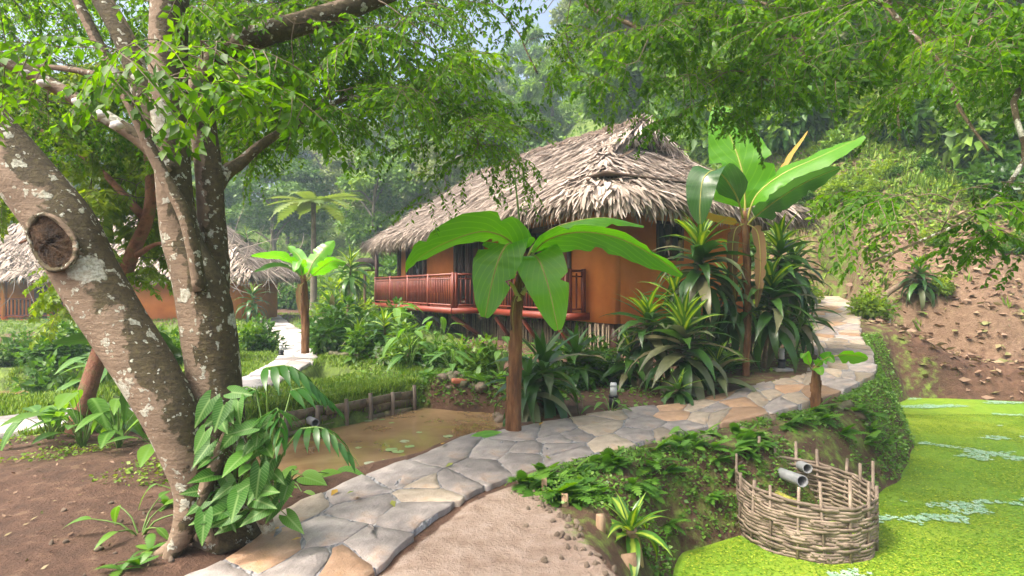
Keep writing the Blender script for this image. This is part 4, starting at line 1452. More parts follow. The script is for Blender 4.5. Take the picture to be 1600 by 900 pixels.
_, P = trunk_part(big, 'limb', [pr(330, 520, 3.9, .10), pr(334, 440, 3.95, .115), pr(333, 380, 4.0, .105), pr(329, 320, 4.0, .098), pr(326, 270, 4.02, .098), pr(318, 200, 4.08, .10), pr(312, 140, 4.12, .095), pr(335, 90, 4.16, .09), pr(400, 58, 4.2, .10), pr(480, 34, 4.3, .095), pr(580, 0, 4.5, .085), pr(720, -60, 4.9, .07), pr(900, -150, 5.4, .05)], 56, 16, 0.07, 3, (1, 0, 0), 0.45)
woodpts += list(P[24:])
_, P = trunk_part(big, 'limb', [pr(312, 455, 3.64, .045), pr(302, 390, 3.62, .046), pr(286, 330, 3.6, .045), pr(256, 275, 3.58, .042), pr(232, 225, 3.55, .04), pr(205, 165, 3.5, .038), pr(170, 100, 3.5, .038), pr(130, 20, 3.5, .036), pr(95, -60, 3.5, .03)], 36, 12, 0.06, 4, (1, 0, 0), 0.3)
woodpts += list(P[18:])
_, P = trunk_part(big, 'limb', [pr(268, 270, 3.72, .065), pr(225, 222, 3.7, .055), pr(160, 180, 3.65, .05), pr(90, 138, 3.6, .05), pr(0, 90, 3.5, .048), pr(-110, 30, 3.5, .045)], 30, 12, 0.1, 5, (0, 0, 1), 0.35)
woodpts += list(P[8:])
_, P = trunk_part(big, 'limb', [pr(262, 260, 3.9, .08), pr(228, 160, 3.95, .08), pr(198, 70, 4.0, .078), pr(160, 0, 4.05, .075), pr(90, -120, 4.2, .07)], 26, 12, 0.07, 6, (0, -1, 0), 0.4)
woodpts += list(P[8:])
_, P = trunk_part(big, 'limb', [pr(225, 160, 4.0, .045), pr(160, 120, 4.2, .03), pr(80, 105, 4.4, .025), pr(-40, 100, 4.6, .02)], 20, 8, 0.06, 7)
woodpts += list(P)
_, P = trunk_part(big, 'limb', [pr(330, 300, 4.05, .08), pr(350, 272, 4.1, .065), pr(375, 255, 4.15, .05), pr(410, 225, 4.25, .04), pr(470, 190, 4.5, .03), pr(560, 150, 5.0, .022), pr(690, 160, 5.8, .015), pr(780, 200, 6.0, .008)], 30, 10, 0.05, 8, (1, 0, 0), 0.6)
woodpts += list(P)
# exposed roots
for k, pts in enumerate([[pr(360, 660, 3.50, .02), pr(352, 690, 3.47, .035), pr(338, 725, 3.44, .04), pr(322, 760, 3.42, .045), pr(318, 810, 3.4, .04), pr(330, 850, 3.4, .03)],
                         [pr(380, 700, 3.6, .05), pr(395, 760, 3.6, .06), pr(420, 830, 3.62, .04)],
                         [pr(296, 835, 3.55, .05), pr(240, 872, 3.45, .03), pr(170, 902, 3.3, .025), pr(90, 945, 3.1, .02)]]):
    trunk_part(big, 'root', pts, 20, 9, 0.16, 20 + k, (0, 0, -1), 0.55)
# pruned limb: callus ring and rotten heart on the leaning trunk
kc = at(116, 384, 3.55)
e1, e2 = np.array([-.437, 0, .90]), np.array([.90, 0, .437])
TR = .192
th = np.linspace(0, 2 * PI, 33)
rr = np.random.default_rng(4)


def on_trunk(a, b, out):
    """a along, b across the leaning trunk"""
    return kc + e1 * a + e2 * b + np.array([0, -math.sqrt(max(TR * TR - b * b, .0004)) - out, 0])


ring = np.array([on_trunk(.168 * math.cos(t) * (1 + .06 * math.sin(3 * t)), .122 * math.sin(t) * (1 + .07 * math.cos(2 * t + 1)), .004) for t in th])
V, Q, T = tube_np(ring, 0.017, 9, False, 0.45, 3)
me = np_mesh('callus', V, Q, M['bark'], smooth=True)
a = me.attributes.new('moss', 'FLOAT', 'POINT'); a.data.foreach_set('value', np.full(len(V), 0.56, np.float32))
obj('callus', me, big)
kv, kq = [], []
for i, f in enumerate((1.0, 0.85, 0.66, 0.45, 0.24, 0.04)):
    for t in th[:-1]:
        kv.append(on_trunk(.168 * f * math.cos(t), .121 * f * math.sin(t), .006 + .008 * (1 - f) + rr.normal(0, .006)))
for i in range(5):
    for j in range(32):
        kq.append((i * 32 + j, i * 32 + (j + 1) % 32, (i + 1) * 32 + (j + 1) % 32, (i + 1) * 32 + j))
obj('rotten_heart', np_mesh('rotten_heart', np.array(kv), np.array(kq), surf_mat('rotten_wood', (0.018, 0.010, 0.005), (0.12, 0.062, 0.024), 15, 0.95, 1.0, 0.06), smooth=True), big)
# pale knobs of lichen along the branch on the left
for k, (x, y) in enumerate(((14, 100), (40, 114), (66, 130), (104, 146), (122, 158), (156, 178), (182, 196))):
    q = at(x, y, 3.52)
    s = rr.uniform(0.028, 0.042)
    mb = MB()
    u_, v_ = np.meshgrid(np.linspace(0, 2 * PI, 9)[:-1], np.linspace(0.05, PI - 0.05, 6))
    W = np.stack([np.cos(u_) * np.sin(v_) * 1.25, np.sin(u_) * np.sin(v_) * 0.8, np.cos(v_) * 0.75], -1).reshape(-1, 3) * s + q
    Qs = [(i * 8 + j, i * 8 + (j + 1) % 8, (i + 1) * 8 + (j + 1) % 8, (i + 1) * 8 + j) for i in range(5) for j in range(8)]
    mb.add(W + rr.normal(0, 0.003, W.shape), Qs).build('lichen_knob', surf_mat('lichen', (0.45, 0.43, 0.39), (0.62, 0.60, 0.56), 20, 0.9, 0.6, 0.01) if k == 0 else bpy.data.materials['lichen'], big, True)

LEFT = [(-60, -160), (690, -160), (720, 0), (700, 60), (735, 130), (745, 200), (715, 205), (680, 150), (640, 180), (590, 170), (540, 215), (470, 195), (420, 225), (385, 235), (350, 165), (280, 200), (200, 250), (100, 240), (-60, 200)]
spots = region_spots(LEFT, 4.8, 8.5, 330, 31)
spots += region_spots([(380, 0), (690, 0), (725, 100), (710, 165), (600, 165), (400, 200)], 4.0, 5.5, 55, 32)
spots += region_spots([(190, 20), (400, 20), (430, 180), (330, 200), (200, 180)], 2.7, 3.15, 7, 33)
spots += region_spots([(715, 140), (765, 150), (760, 225), (730, 215)], 5.0, 6.0, 9, 34)
spots += [at(748, 225, 5.4), at(738, 245, 5.4), at(725, 205, 5.5), at(760, 240, 5.6)]
spots += region_spots([(0, -900), (1000, -900), (900, -150), (-100, -150)], 3.8, 6.5, 90, 35)
grow_crown(big, spots, woodpts, 'canopy', 41, 1.0)

# ------------------------------------------------------------------ tree that hangs over from beyond the pond
over = thing('overhanging_tree', 'leafy tree reaching in from the right edge over path and pond', 'tree', (0, 0, 0))
wp = []
base = np.array([10.6, 6.6])
gz = -0.1
trunk_pts = [(10.6, 6.6, -1.3, .30), (10.5, 6.6, 0.5, .26), (10.2, 6.5, 2.0, .24), (9.6, 6.4, 3.4, .21), (8.8, 6.3, 4.6, .18), (7.4, 6.2, 5.6, .14), (5.4, 6.2, 6.0, .10), (3.4, 6.2, 5.7, .07), (2.2, 6.3, 5.0, .035)]
_, P = trunk_part(over, 'trunk', trunk_pts, 50, 14, 0.06, 51, (0, -1, 0), 0.5)
wp += list(P[24:])
for k, pts in enumerate([
        [(5.2, 6.2, 6.0, .05), pr(930, -60, 6.3, .035), pr(910, 0, 6.3, .03), pr(990, 40, 6.2, .026), pr(1060, 75, 6.1, .022), pr(1110, 125, 6.0, .015)],
        [(6.2, 6.2, 5.9, .06), pr(1330, -60, 5.0, .03), pr(1385, 10, 4.8, .022), pr(1470, 100, 4.5, .018), pr(1500, 170, 4.4, .014), pr(1545, 235, 4.3, .009)],
        [(7.4, 6.2, 5.5, .06), pr(1430, -90, 5.6, .03), pr(1390, 20, 5.5, .02), pr(1400, 120, 5.4, .012), pr(1405, 220, 5.4, .008)],
        [(4.0, 6.2, 5.8, .05), pr(1160, -40, 6.0, .025), pr(1215, 20, 5.6, .018), pr(1260, 90, 5.4, .012)],
        [(9.4, 6.4, 3.6, .07), pr(1640, 120, 5.2, .03), pr(1600, 250, 4.6, .018), pr(1530, 330, 4.2, .012), pr(1430, 380, 4.0, .008), pr(1360, 410, 3.95, .005)],
        [(8.2, 6.3, 5.0, .06), pr(1560, -20, 5.4, .03), pr(1530, 20, 5.2, .02), pr(1515, 80, 5.1, .01)],
        [(3.2, 6.2, 5.6, .04), pr(780, -60, 6.6, .012), pr(815, 60, 6.6, .008), pr(840, 115, 6.6, .005)]]):
    _, P = trunk_part(over, 'limb', pts, 26, 8, 0.05, 60 + k, (0, 0, 1), 0.5)
    wp += list(P[4:])
RIGHT = [(860, -160), (1660, -160), (1660, 150), (1600, 160), (1480, 120), (1380, 150), (1290, 130), (1230, 160), (1150, 175), (1090, 140), (1050, 110), (1010, 125), (985, 100), (960, 50), (925, 90), (895, 80), (870, 10)]
spots = region_spots(RIGHT, 4.6, 7.0, 142, 36)
spots += region_spots([(980, 0), (1240, 10), (1240, 150), (1180, 170), (1080, 140), (1010, 110)], 5.0, 6.4, 27, 37)
spots += region_spots([(1300, -20), (1620, -20), (1640, 130), (1350, 130)], 3.8, 5.2, 26, 38)
spots += region_spots([(1350, 310), (1480, 290), (1640, 280), (1640, 360), (1500, 370), (1360, 385)], 3.7, 4.4, 10, 39)
spots += region_spots([(1060, -900), (1900, -900), (1800, -150), (1000, -150)], 4.0, 7.0, 60, 40)
spots += [at(1040, 130, 5.8), at(1085, 165, 5.7), at(1012, 150, 6.0), at(1120, 175, 5.6), at(1060, 185, 5.6), at(905, 110, 6.2), at(890, 90, 6.2)]
spots += [at(770, 10, 6.4), at(790, 35, 6.4), at(835, 60, 6.4), at(850, 20, 6.3)]
grow_crown(over, spots, wp, 'canopy', 42, 1.0, size=(0.42, 0.8))

# ------------------------------------------------------------------ small red barked tree behind, on the left
small = thing('small_tree', 'small leaning red barked tree left behind the big trunk', 'tree', (0, 0, 0))
sp = [pr(115, 700, 6.4, .13), pr(128, 640, 6.4, .10), pr(150, 570, 6.4, .09), pr(185, 470, 6.4, .08), pr(205, 400, 6.4, .072), pr(235, 320, 6.4, .06), pr(230, 200, 6.6, .06), pr(215, 60, 6.8, .04)]
_, P = trunk_part(small, 'trunk', sp, 30, 12, 0.12, 71, (0, 0, 1), 0.1, 'red_bark')
wp = list(P[12:])
for k, pts in enumerate([[pr(195, 430, 6.4, .05), pr(150, 380, 6.3, .03), pr(90, 360, 6.2, .02), pr(30, 380, 6.1, .012)], [pr(225, 340, 6.4, .05), pr(150, 260, 6.5, .03), pr(60, 200, 6.6, .015)], [pr(210, 400, 6.4, .04), pr(250, 380, 6.3, .02), pr(270, 400, 6.2, .012)]]):
    _, P = trunk_part(small, 'limb', pts, 14, 7, 0.1, 75 + k, (0, 0, 1), 0.1, 'red_bark')
    wp += list(P)
spots = region_spots([(-80, 90), (260, 80), (270, 330), (250, 410), (200, 440), (150, 470), (120, 440), (120, 360), (0, 350), (-80, 330)], 5.9, 7.6, 120, 43)
grow_crown(small, spots, wp, 'yellow_leafy', 44, 1.6, 0, size=(0.4, 0.75))


# ------------------------------------------------------------------ strap leaved plants (dracaena)
def strap_mesh(name, bend, mat, w=0.075, seg=7, fold=0.25, wave=0.0, tip=1.0):
    """a unit long strap leaf along +X that bends down by `bend` radians"""
    s = np.linspace(0, 1, seg + 1)
    ang = -bend * s ** 1.4
    dx = np.cos(ang); dz = np.sin(ang)
    x = np.concatenate([[0], np.cumsum((dx[1:] + dx[:-1]) / 2 / seg)]); z = np.concatenate([[0], np.cumsum((dz[1:] + dz[:-1]) / 2 / seg)])
    ww = w * np.sin(np.clip(s * 1.02 + 0.06, 0, 1) ** 0.8 * PI) ** 0.75 + w * 0.12 * (1 - s)
    ww[-1] = 0.004
    V, uv = [], []
    for i in range(seg + 1):
        up = np.array([-dz[i], 0, dx[i]])
        c = np.array([x[i], 0, z[i]])
        wv = wave * math.sin(i * 2.1)
        V += [c + np.array([0, -ww[i], 0]) + up * (ww[i] * fold + wv * ww[i]), c, c + np.array([0, ww[i], 0]) + up * (ww[i] * fold - wv * ww[i])]
        uv += [(s[i], 0), (s[i], 0.5), (s[i], 1)]
    Q = []
    for i in range(seg):
        a, b = i * 3, i * 3 + 3
        Q += [(a, a + 1, b + 1, b), (a + 1, a + 2, b + 2, b + 1)]
    return np_mesh(name, np.array(V), np.array(Q), M[mat], smooth=True, uv=np.array(uv))


STRAP = {}
ROSETTE = None
for mt in ('drac', 'drac_y', 'drac_dry'):
    STRAP[mt] = [strap_mesh('leaf', b, mt, w, wave=wv) for b, w, wv in ((0.45, .075, 0.05), (0.9, .085, 0.1), (1.3, .090, 0.12), (1.7, .088, 0.1), (2.2, .080, 0.1))]


def leaf_at(root, me, p, az, el, sc, roll=0.0, name='leaf'):
    o = obj(name, me, root)
    o.matrix_basis = Matrix.Translation(Vector([float(q) for q in p])) @ Euler((0, 0, az)).to_matrix().to_4x4() @ Euler((0, -el, 0)).to_matrix().to_4x4() @ Euler((roll, 0, 0)).to_matrix().to_4x4() @ Matrix.Scale(sc, 4)
    return o


def strap_head(root, p, n, size, r, young='drac_y', old='drac', drop=0.55, yfrac=0.35, dry=0.0):
    """rosette with its growing tip at p; older leaves hang further down the stem"""
    p = np.array(p, float)
    for i in range(n):
        f = i / max(1, n - 1)                       # 0 youngest
        az = i * 2.39996 + r.uniform(-.25, .25)
        el = R(76) - f ** .75 * R(105) + r.uniform(-.18, .18)
        vi = int(min(4, max(0, round(f * 4 + r.uniform(-.8, .8)))))
        mt = young if f < yfrac else (old if r.random() > dry * f * 1.6 else 'drac_dry')
        sc = size * (0.55 + 0.45 * min(1, f * 3)) * r.uniform(0.85, 1.12)
        q = p - np.array([0, 0, drop * size * f * 1.0])
        leaf_at(root, STRAP[mt][vi], q, az, el, sc, r.uniform(-.3, .3))


def dracaena(label, base, heads, size, n, seed, group=None, young='drac_y', yfrac=0.24, drop=0.55, stem=0.03, dry=0.2, name='dracaena_plant', cat='plant'):
    """base (x, y) on the ground; heads: list of (x, y, z) tips"""
    r = random.Random(seed)
    z = hz(*base)
    root = thing(name, label, cat, (base[0], base[1], z), 0, group)
    o = np.array([base[0], base[1], z])
    for k, hd in enumerate(heads):
        hd = np.array(hd, float) - o
        c = catmull([(r.uniform(-.05, .05), r.uniform(-.05, .05), -0.12), (hd[0] * .35, hd[1] * .35, hd[2] * .4), (hd[0] * .85, hd[1] * .85, hd[2] * .75), hd], 9)
        V, Q, T = tube_np(c, np.linspace(stem * 1.25, stem * .6, 9), 7, True, 0.08, seed + k)
        obj('stem', np_mesh('stem', V, [Q, T], M['stem_brown'], smooth=True), root)
        strap_head(root, hd, n if isinstance(n, int) else n[k], size if isinstance(size, float) else size[k], r, young, 'drac', drop, yfrac, dry)
    return root


def tip(px, py, d):
    return tuple(at(px, py, d))


DR = 'striped strap leaved plants around the house'
dracaena('tall striped dracaena in front of the house corner beside banana stem', (2.75, 9.5), [tip(1094, 372, 9.4), tip(1140, 430, 9.8), tip(1055, 450, 9.6)], [0.95, 0.85, .8], [70, 50, 46], 201, DR, dry=.25, drop=.95)
dracaena('bushy low striped dracaena with drooping grey lower leaves beside path', (2.55, 8.75), [tip(1068, 498, 8.6), tip(1120, 560, 8.7)], [0.9, 0.7], [66, 36], 202, DR, dry=.55, drop=.95)
dracaena('striped dracaena reaching left in front of orange corner wall', (2.05, 9.1), [tip(1012, 482, 9.1), tip(985, 540, 9.2)], [0.8, 0.68], [54, 40], 203, DR, dry=.35, drop=.85)
dracaena('tall striped dracaena on a pale stem at the path bend', (4.35, 9.95), [tip(1205, 432, 9.7), tip(1218, 372, 10.1)], [0.9, 0.9], [60, 56], 204, DR, dry=.2, drop=1.0)
dracaena('dark strap leaved plant behind the path bend lamp', (4.75, 10.6), [tip(1240, 400, 10.5), tip(1250, 470, 10.4)], [0.8, 0.7], [46, 44], 205, DR, yfrac=.15, drop=.95)
dracaena('small striped rosette at the path edge under the dracaenas', (2.15, 8.15), [tip(1060, 606, 8.1)], 0.5, 22, 206, DR, dry=.0, drop=.2)
dracaena('long drooping dark green plant right of the banana stem', (0.42, 7.6), [tip(848, 560, 7.5), tip(826, 590, 7.3)], [0.85, 0.7], [46, 32], 207, DR, young='drac', drop=.55)
dracaena('dark green strap plant between banana stem and bamboo screen', (1.0, 9.3), [tip(900, 545, 9.2)], 0.8, 44, 208, DR, young='drac', drop=.6)
dracaena('bright topped dracaena tree standing on the earth slope', (8.9, 14.4), [tip(1436, 415, 14.2)], 0.75, 46, 210, None, drop=.8, stem=.075, young='drac_y', name='dracaena_tree', cat='tree')
def rosette_plant():
    r_ = random.Random(209)
    q = at(986, 826, 4.08)
    z = hz(.88, 4.12)
    g = thing('striped_rosette', 'striped yellow green rosette on a stump at the pond bank', 'plant', (.88, 4.12, z))
    hd = q - np.array([.88, 4.12, z])
    c = catmull([(0.02, 0.02, -.2), hd * np.array([.5, .5, .5]), hd], 6)
    V, Q, T = tube_np(c, np.linspace(.06, .04, 6), 8, True, .12, 3)
    obj('stem', np_mesh('stem', V, [Q, T], M['stake'], smooth=True), g)
    ms = [strap_mesh('leaf', b, 'drac_y', .105, 8, .3) for b in (.5, 1.1, 1.6)]
    for i in range(17):
        f = i / 16
        leaf_at(g, ms[min(2, int(f * 3))], hd - np.array([0, 0, .06 * f]), i * 2.4 + r_.uniform(-.2, .2), R(75) - f * R(80), .40 * (.6 + .4 * min(1, f * 2.5)) * r_.uniform(.9, 1.1), r_.uniform(-.2, .2))


rosette_plant()
DL = 'strap leaved plants left of the balcony'
for k, (px, py, d, bx, lab) in enumerate([
        (548, 405, 17.0, -4.9, 'tall yellow tipped dracaena left of the balcony'),
        (600, 500, 12.6, -2.7, 'striped dracaena on thin stem below balcony left end'),
        (560, 510, 13.2, -3.5, 'drooping dark dracaena below and left of the balcony'),
        (385, 365, 26.0, -11.8, 'tall strap leaved plant by the far thatched roof end'),
        (395, 455, 22.0, -9.6, 'dark strap leaved shrub beside the pale path bend'),
        (520, 470, 15.5, -4.6, 'leafy dracaena between left banana plant and balcony'),
        (640, 545, 11.4, -2.1, 'low strap leaved plant under the balcony braces'),
        (720, 545, 11.0, -1.05, 'strap leaved plant under the balcony front corner')]):
    q = at(px, py, d)
    dracaena(lab, (bx, d), [tuple(q)], 0.85 if d > 14 else 0.62, 38 if d < 20 else 30, 220 + k, DL, yfrac=.3 if k < 2 else .12, drop=.9)


# ------------------------------------------------------------------ banana plants
def banana_leaf(root, mid, width, across, mat='banana', fold=0.25, seed=0, tears=3, name='leaf', petiole=0.16, droopedge=0.0):
    """mid: points of the midrib; across: direction of the blade's width; fold > 0 lifts the halves, < 0 drops them"""
    r = np.random.default_rng(seed)
    n = 30
    P = catmull(mid, n)
    Tn = unit(np.gradient(P, axis=0))
    ac = unit(np.array(across, float))
    S = unit(np.repeat(ac[None], n, 0) - Tn * (Tn @ ac)[:, None])
    U = np.cross(S, Tn)
    s = np.linspace(0, 1, n)
    sb = np.clip((s - petiole) / (1 - petiole), 0, 1)
    w = width * np.minimum(1, (sb / 0.10)) ** 0.6 * np.clip(1 - ((sb - 0.42) / 0.6) ** 2 * (sb > 0.42), 0.0, 1) ** 0.7
    w[sb <= 0] = 0.0
    V, uv = [], []
    cross = np.array([-1, -0.66, -0.33, 0.0, 0.33, 0.66, 1])
    wavy = 0.05 * np.sin(s * 23 + r.uniform(0, 6)) + 0.03 * np.sin(s * 51 + r.uniform(0, 6))
    torn = {}
    for sd in (-1, 1):
        torn[sd] = set(r.choice(np.arange(9, n - 5), tears, replace=False)) if tears else set()
    for i in range(n):
        for c in cross:
            a = abs(c)
            z = fold * a * w[i] - droopedge * a * a * w[i] + (wavy[i] * a + 0.018 * math.sin(i * 2.2) * a) * width
            ww = w[i] * c
            if i in torn.get(int(np.sign(c)), ()) and a > 0.5:
                ww *= 0.62 if a > 0.9 else 0.9
                z += 0.03 * width
            V.append(P[i] + S[i] * ww + U[i] * z)
            uv.append((s[i], 0.5 + c / 2))
    V = np.array(V)
    Q = []
    k = len(cross)
    for i in range(n - 1):
        if sb[i + 1] <= 0: continue
        for j in range(k - 1):
            Q.append((i * k + j, i * k + j + 1, (i + 1) * k + j + 1, (i + 1) * k + j))
    lf = obj(name, np_mesh(name, V, np.array(Q), M[mat], smooth=True, uv=np.array(uv)), root)
    rad = np.interp(s, [0, petiole, 0.6, 1], [0.020, 0.015, 0.008, 0.003]) * (width / 0.25) ** 0.5
    Vt, Qt, Tt = tube_np(P - U * 0.004, rad, 6, True)
    obj('midrib', np_mesh('midrib', Vt, [Qt, Tt], M['petiole'], smooth=True), lf)
    return lf


def banana_stem(root, pts, rad, seed, mat='pseudo'):
    c = catmull(pts, 22)
    rr = np.interp(np.linspace(0, 1, 22), np.linspace(0, 1, len(rad)), rad)
    V, Q, T = tube_np(c, rr, 12, True, 0.09, seed)
    o = obj('stem', np_mesh('stem', V, [Q, T], M[mat], smooth=True), root)
    # torn dry sheaths
    r = np.random.default_rng(seed)
    mb = MB()
    for k in range(34):
        i = r.integers(1, 17)
        az = r.uniform(0, 6.28)
        d = np.array([math.cos(az), math.sin(az), 0])
        p = c[i] + d * rr[i] * 0.98
        q = c[min(i + 4, 21)] + d * (rr[min(i + 4, 21)] * 1.1)
        s_ = np.array([-d[1], d[0], 0]) * r.uniform(0.015, 0.035)
        mb.add([p - s_, p + s_, q + s_ * .6, q - s_ * .3 + d * r.uniform(0, .03)], [(0, 1, 2, 3)])
    mb.build('sheath', M['pseudo'], root)
    return o


def A3(*pts):
    return [at(*p) for p in pts]


ban = thing('banana_plant', 'young banana plant with broad glowing leaves standing at path edge', 'banana plant')
banana_stem(ban, A3((803, 690, 6.45), (803, 640, 6.45), (806, 560, 6.45), (809, 490, 6.47), (814, 430, 6.5), (818, 395, 6.5)), [.095, .078, .064, .056, .046, .03], 301)
banana_leaf(ban, A3((814, 430, 6.5), (808, 395, 6.45), (790, 372, 6.35), (752, 362, 6.2), (700, 378, 6.0), (662, 398, 5.85), (634, 424, 5.75)), 0.235, (0.15, -0.75, 0.6), 'banana', -0.35, 1, 2)
banana_leaf(ban, A3((812, 430, 6.5), (808, 395, 6.4), (794, 382, 6.25), (780, 404, 6.1), (768, 445, 6.05), (758, 496, 6.05)), 0.27, (0.95, -0.25, 0.1), 'banana', -0.12, 2, 1, petiole=.2)
banana_leaf(ban, A3((816, 435, 6.5), (822, 408, 6.4), (836, 400, 6.25), (848, 420, 6.15), (860, 460, 6.1), (872, 516, 6.1)), 0.26, (0.95, 0.0, 0.22), 'banana', -0.12, 3, 1, petiole=.18)
banana_leaf(ban, A3((818, 420, 6.5), (832, 386, 6.5), (858, 360, 6.5), (900, 345, 6.5), (950, 340, 6.45), (1006, 353, 6.4)), 0.19, (0.0, -0.85, -0.35), 'banana', -0.4, 4, 1)
banana_leaf(ban, A3((818, 430, 6.45), (835, 392, 6.35), (865, 370, 6.2), (915, 362, 6.0), (970, 373, 5.85), (1020, 398, 5.75), (1066, 430, 5.7)), 0.21, (0.1, -0.8, 0.45), 'banana', -0.4, 5, 2)
banana_leaf(ban, A3((816, 450, 6.4), (830, 462, 6.3), (850, 478, 6.2), (868, 488, 6.15), (876, 494, 6.1)), 0.02, (0, 0, 1), 'banana_dry', 0, 6, 0)
c = catmull(A3((816, 420, 6.5), (813, 360, 6.5), (808, 310, 6.5), (804, 268, 6.5)), 10)
V, Q, T = tube_np(c, np.linspace(.02, .006, 10), 7, True)
obj('rolled_leaf', np_mesh('rolled_leaf', V, [Q, T], M['green_stem'], smooth=True), ban)
for k, pts in enumerate([A3((812, 470, 6.42), (802, 448, 6.4), (795, 440, 6.38)), A3((816, 460, 6.42), (828, 440, 6.4), (836, 428, 6.38))]):
    c = catmull(pts, 6)
    V, Q, T = tube_np(c, np.linspace(.03, .012, 6), 7, True, .1, k)
    obj('leaf_stub', np_mesh('leaf_stub', V, [Q, T], M['petiole'], smooth=True), ban)

ban2 = thing('banana_plant', 'tall banana plant with huge backlit leaf behind the dracaenas', 'banana plant')
BAN2 = banana_stem(ban2, A3((1166, 625, 9.5), (1166, 560, 9.5), (1168, 470, 9.5), (1166, 390, 9.5), (1162, 330, 9.5)), [.065, .06, .056, .05, .045], 302)
banana_leaf(ban2, A3((1164, 345, 9.5), (1164, 310, 9.5), (1160, 270, 9.5), (1146, 225, 9.6), (1120, 165, 9.8)), 0.5, (1, -0.15, 0.3), 'banana', 0.08, 11, 2, petiole=.16)
banana_leaf(ban2, A3((1166, 345, 9.5), (1182, 305, 9.4), (1222, 272, 9.2), (1280, 245, 9.0), (1350, 212, 8.9)), 0.32, (-0.1, -0.8, -0.55), 'banana', -0.25, 12, 3)
banana_leaf(ban2, A3((1168, 350, 9.5), (1190, 330, 9.3), (1220, 308, 9.1), (1262, 283, 8.9), (1312, 262, 8.7)), 0.26, (0.1, -0.75, 0.65), 'banana_dark', -0.2, 13, 2)
banana_leaf(ban2, A3((1162, 345, 9.5), (1150, 305, 9.3), (1122, 268, 9.1), (1100, 278, 9.0), (1094, 315, 8.95), (1094, 350, 8.95)), 0.25, (0.9, -0.45, 0.0), 'banana_dark', -0.2, 14, 0)
banana_leaf(ban2, A3((1160, 350, 9.5), (1140, 345, 9.3), (1115, 340, 9.2), (1085, 325, 9.1)), 0.06, (0, -.4, .9), 'banana_dry', 0.1, 15, 0)
banana_leaf(ban2, A3((1168, 350, 9.6), (1195, 310, 9.9), (1230, 250, 10.2), (1262, 205, 10.4)), 0.07, (0.7, -0.5, 0.4), 'banana_dry', -0.1, 16, 3)

ban3 = thing('banana_plant', 'banana plant with pale spreading leaves left of the house', 'banana plant')
banana_stem(ban3, A3((477, 552, 13.0), (477, 500, 13.0), (476, 450, 13.0), (474, 428, 13.0)), [.09, .085, .07, .04], 303)
for k, (pts, w, ac, m) in enumerate([
        (A3((475, 440, 13), (468, 420, 12.9), (440, 402, 12.6), (393, 400, 12.3)), .17, (0, -.8, .5), 'banana'),
        (A3((475, 440, 13), (460, 424, 13.0), (435, 416, 13.0), (398, 425, 13.0)), .2, (0, -.9, .2), 'banana_dark'),
        (A3((477, 440, 13), (488, 412, 13.1), (504, 392, 13.2), (522, 376, 13.4)), .22, (0.6, -.3, -.7), 'banana'),
        (A3((477, 440, 13), (500, 420, 12.9), (520, 408, 12.7), (540, 410, 12.5)), .2, (0.2, -.8, .5), 'banana'),
        (A3((475, 440, 13), (470, 420, 12.8), (467, 408, 12.6), (460, 425, 12.4)), .14, (0.9, 0, .2), 'yellow'),
        (A3((476, 440, 13), (470, 405, 13.4), (450, 385, 13.8)), .15, (0.7, -.3, .5), 'banana')]):
    banana_leaf(ban3, pts, w, ac, 'banana' if m == 'yellow' else m, -0.25, 30 + k, 2)

M['banana_dead'] = leaf_mat('banana_leaf_dead', [(0.12, 0.07, 0.035), (0.22, 0.14, 0.07)], .2, .8, 1.1, obj_rand=True, waxy=.1)
for k, (pl, pts, w_) in enumerate([(ban, A3((813, 462, 6.42), (805, 466, 6.37), (801, 492, 6.36), (803, 520, 6.37)), .03),
                                   (ban2, A3((1162, 350, 9.45), (1148, 362, 9.35), (1144, 410, 9.3), (1150, 470, 9.35)), .09), (ban2, A3((1168, 350, 9.45), (1184, 365, 9.35), (1188, 420, 9.3), (1182, 480, 9.35)), .09),
                                   (ban3, A3((475, 442, 12.95), (468, 452, 12.85), (468, 490, 12.85)), .08)]):
    banana_leaf(pl, pts, w_, (.9, -.3, .1), 'banana_dead', -.3, 90 + k, 3, name='dead_leaf')

stump = thing('banana_plant', 'short cut banana stem with small torn leaves at path edge', 'banana plant')
sx, sy = 3.92, 7.42
gz = hz(sx, sy)
banana_stem(stump, [(sx, sy, gz - .1), (sx, sy, gz + .15), (sx - .01, sy, 0.30), (sx, sy, 0.60)], [.07, .062, .055, .04], 304)
banana_leaf(stump, A3((1270, 578, 7.4), (1285, 562, 7.35), (1310, 555, 7.3), (1335, 555, 7.25), (1356, 560, 7.2)), 0.10, (0, -.5, .8), 'banana', -0.5, 41, 2, petiole=.5)
banana_leaf(stump, A3((1270, 578, 7.4), (1282, 566, 7.3), (1296, 558, 7.2), (1304, 566, 7.1)), 0.07, (0.4, -.6, .6), 'banana', -0.4, 42, 1)
banana_leaf(stump, A3((1268, 578, 7.4), (1262, 562, 7.3), (1258, 552, 7.25), (1252, 560, 7.2)), 0.05, (0.8, -.3, .3), 'banana', -0.3, 43, 0)
banana_leaf(stump, A3((1270, 578, 7.4), (1278, 575, 7.2), (1284, 586, 7.1)), 0.06, (0.9, -.1, .3), 'banana', 0.0, 44, 0)


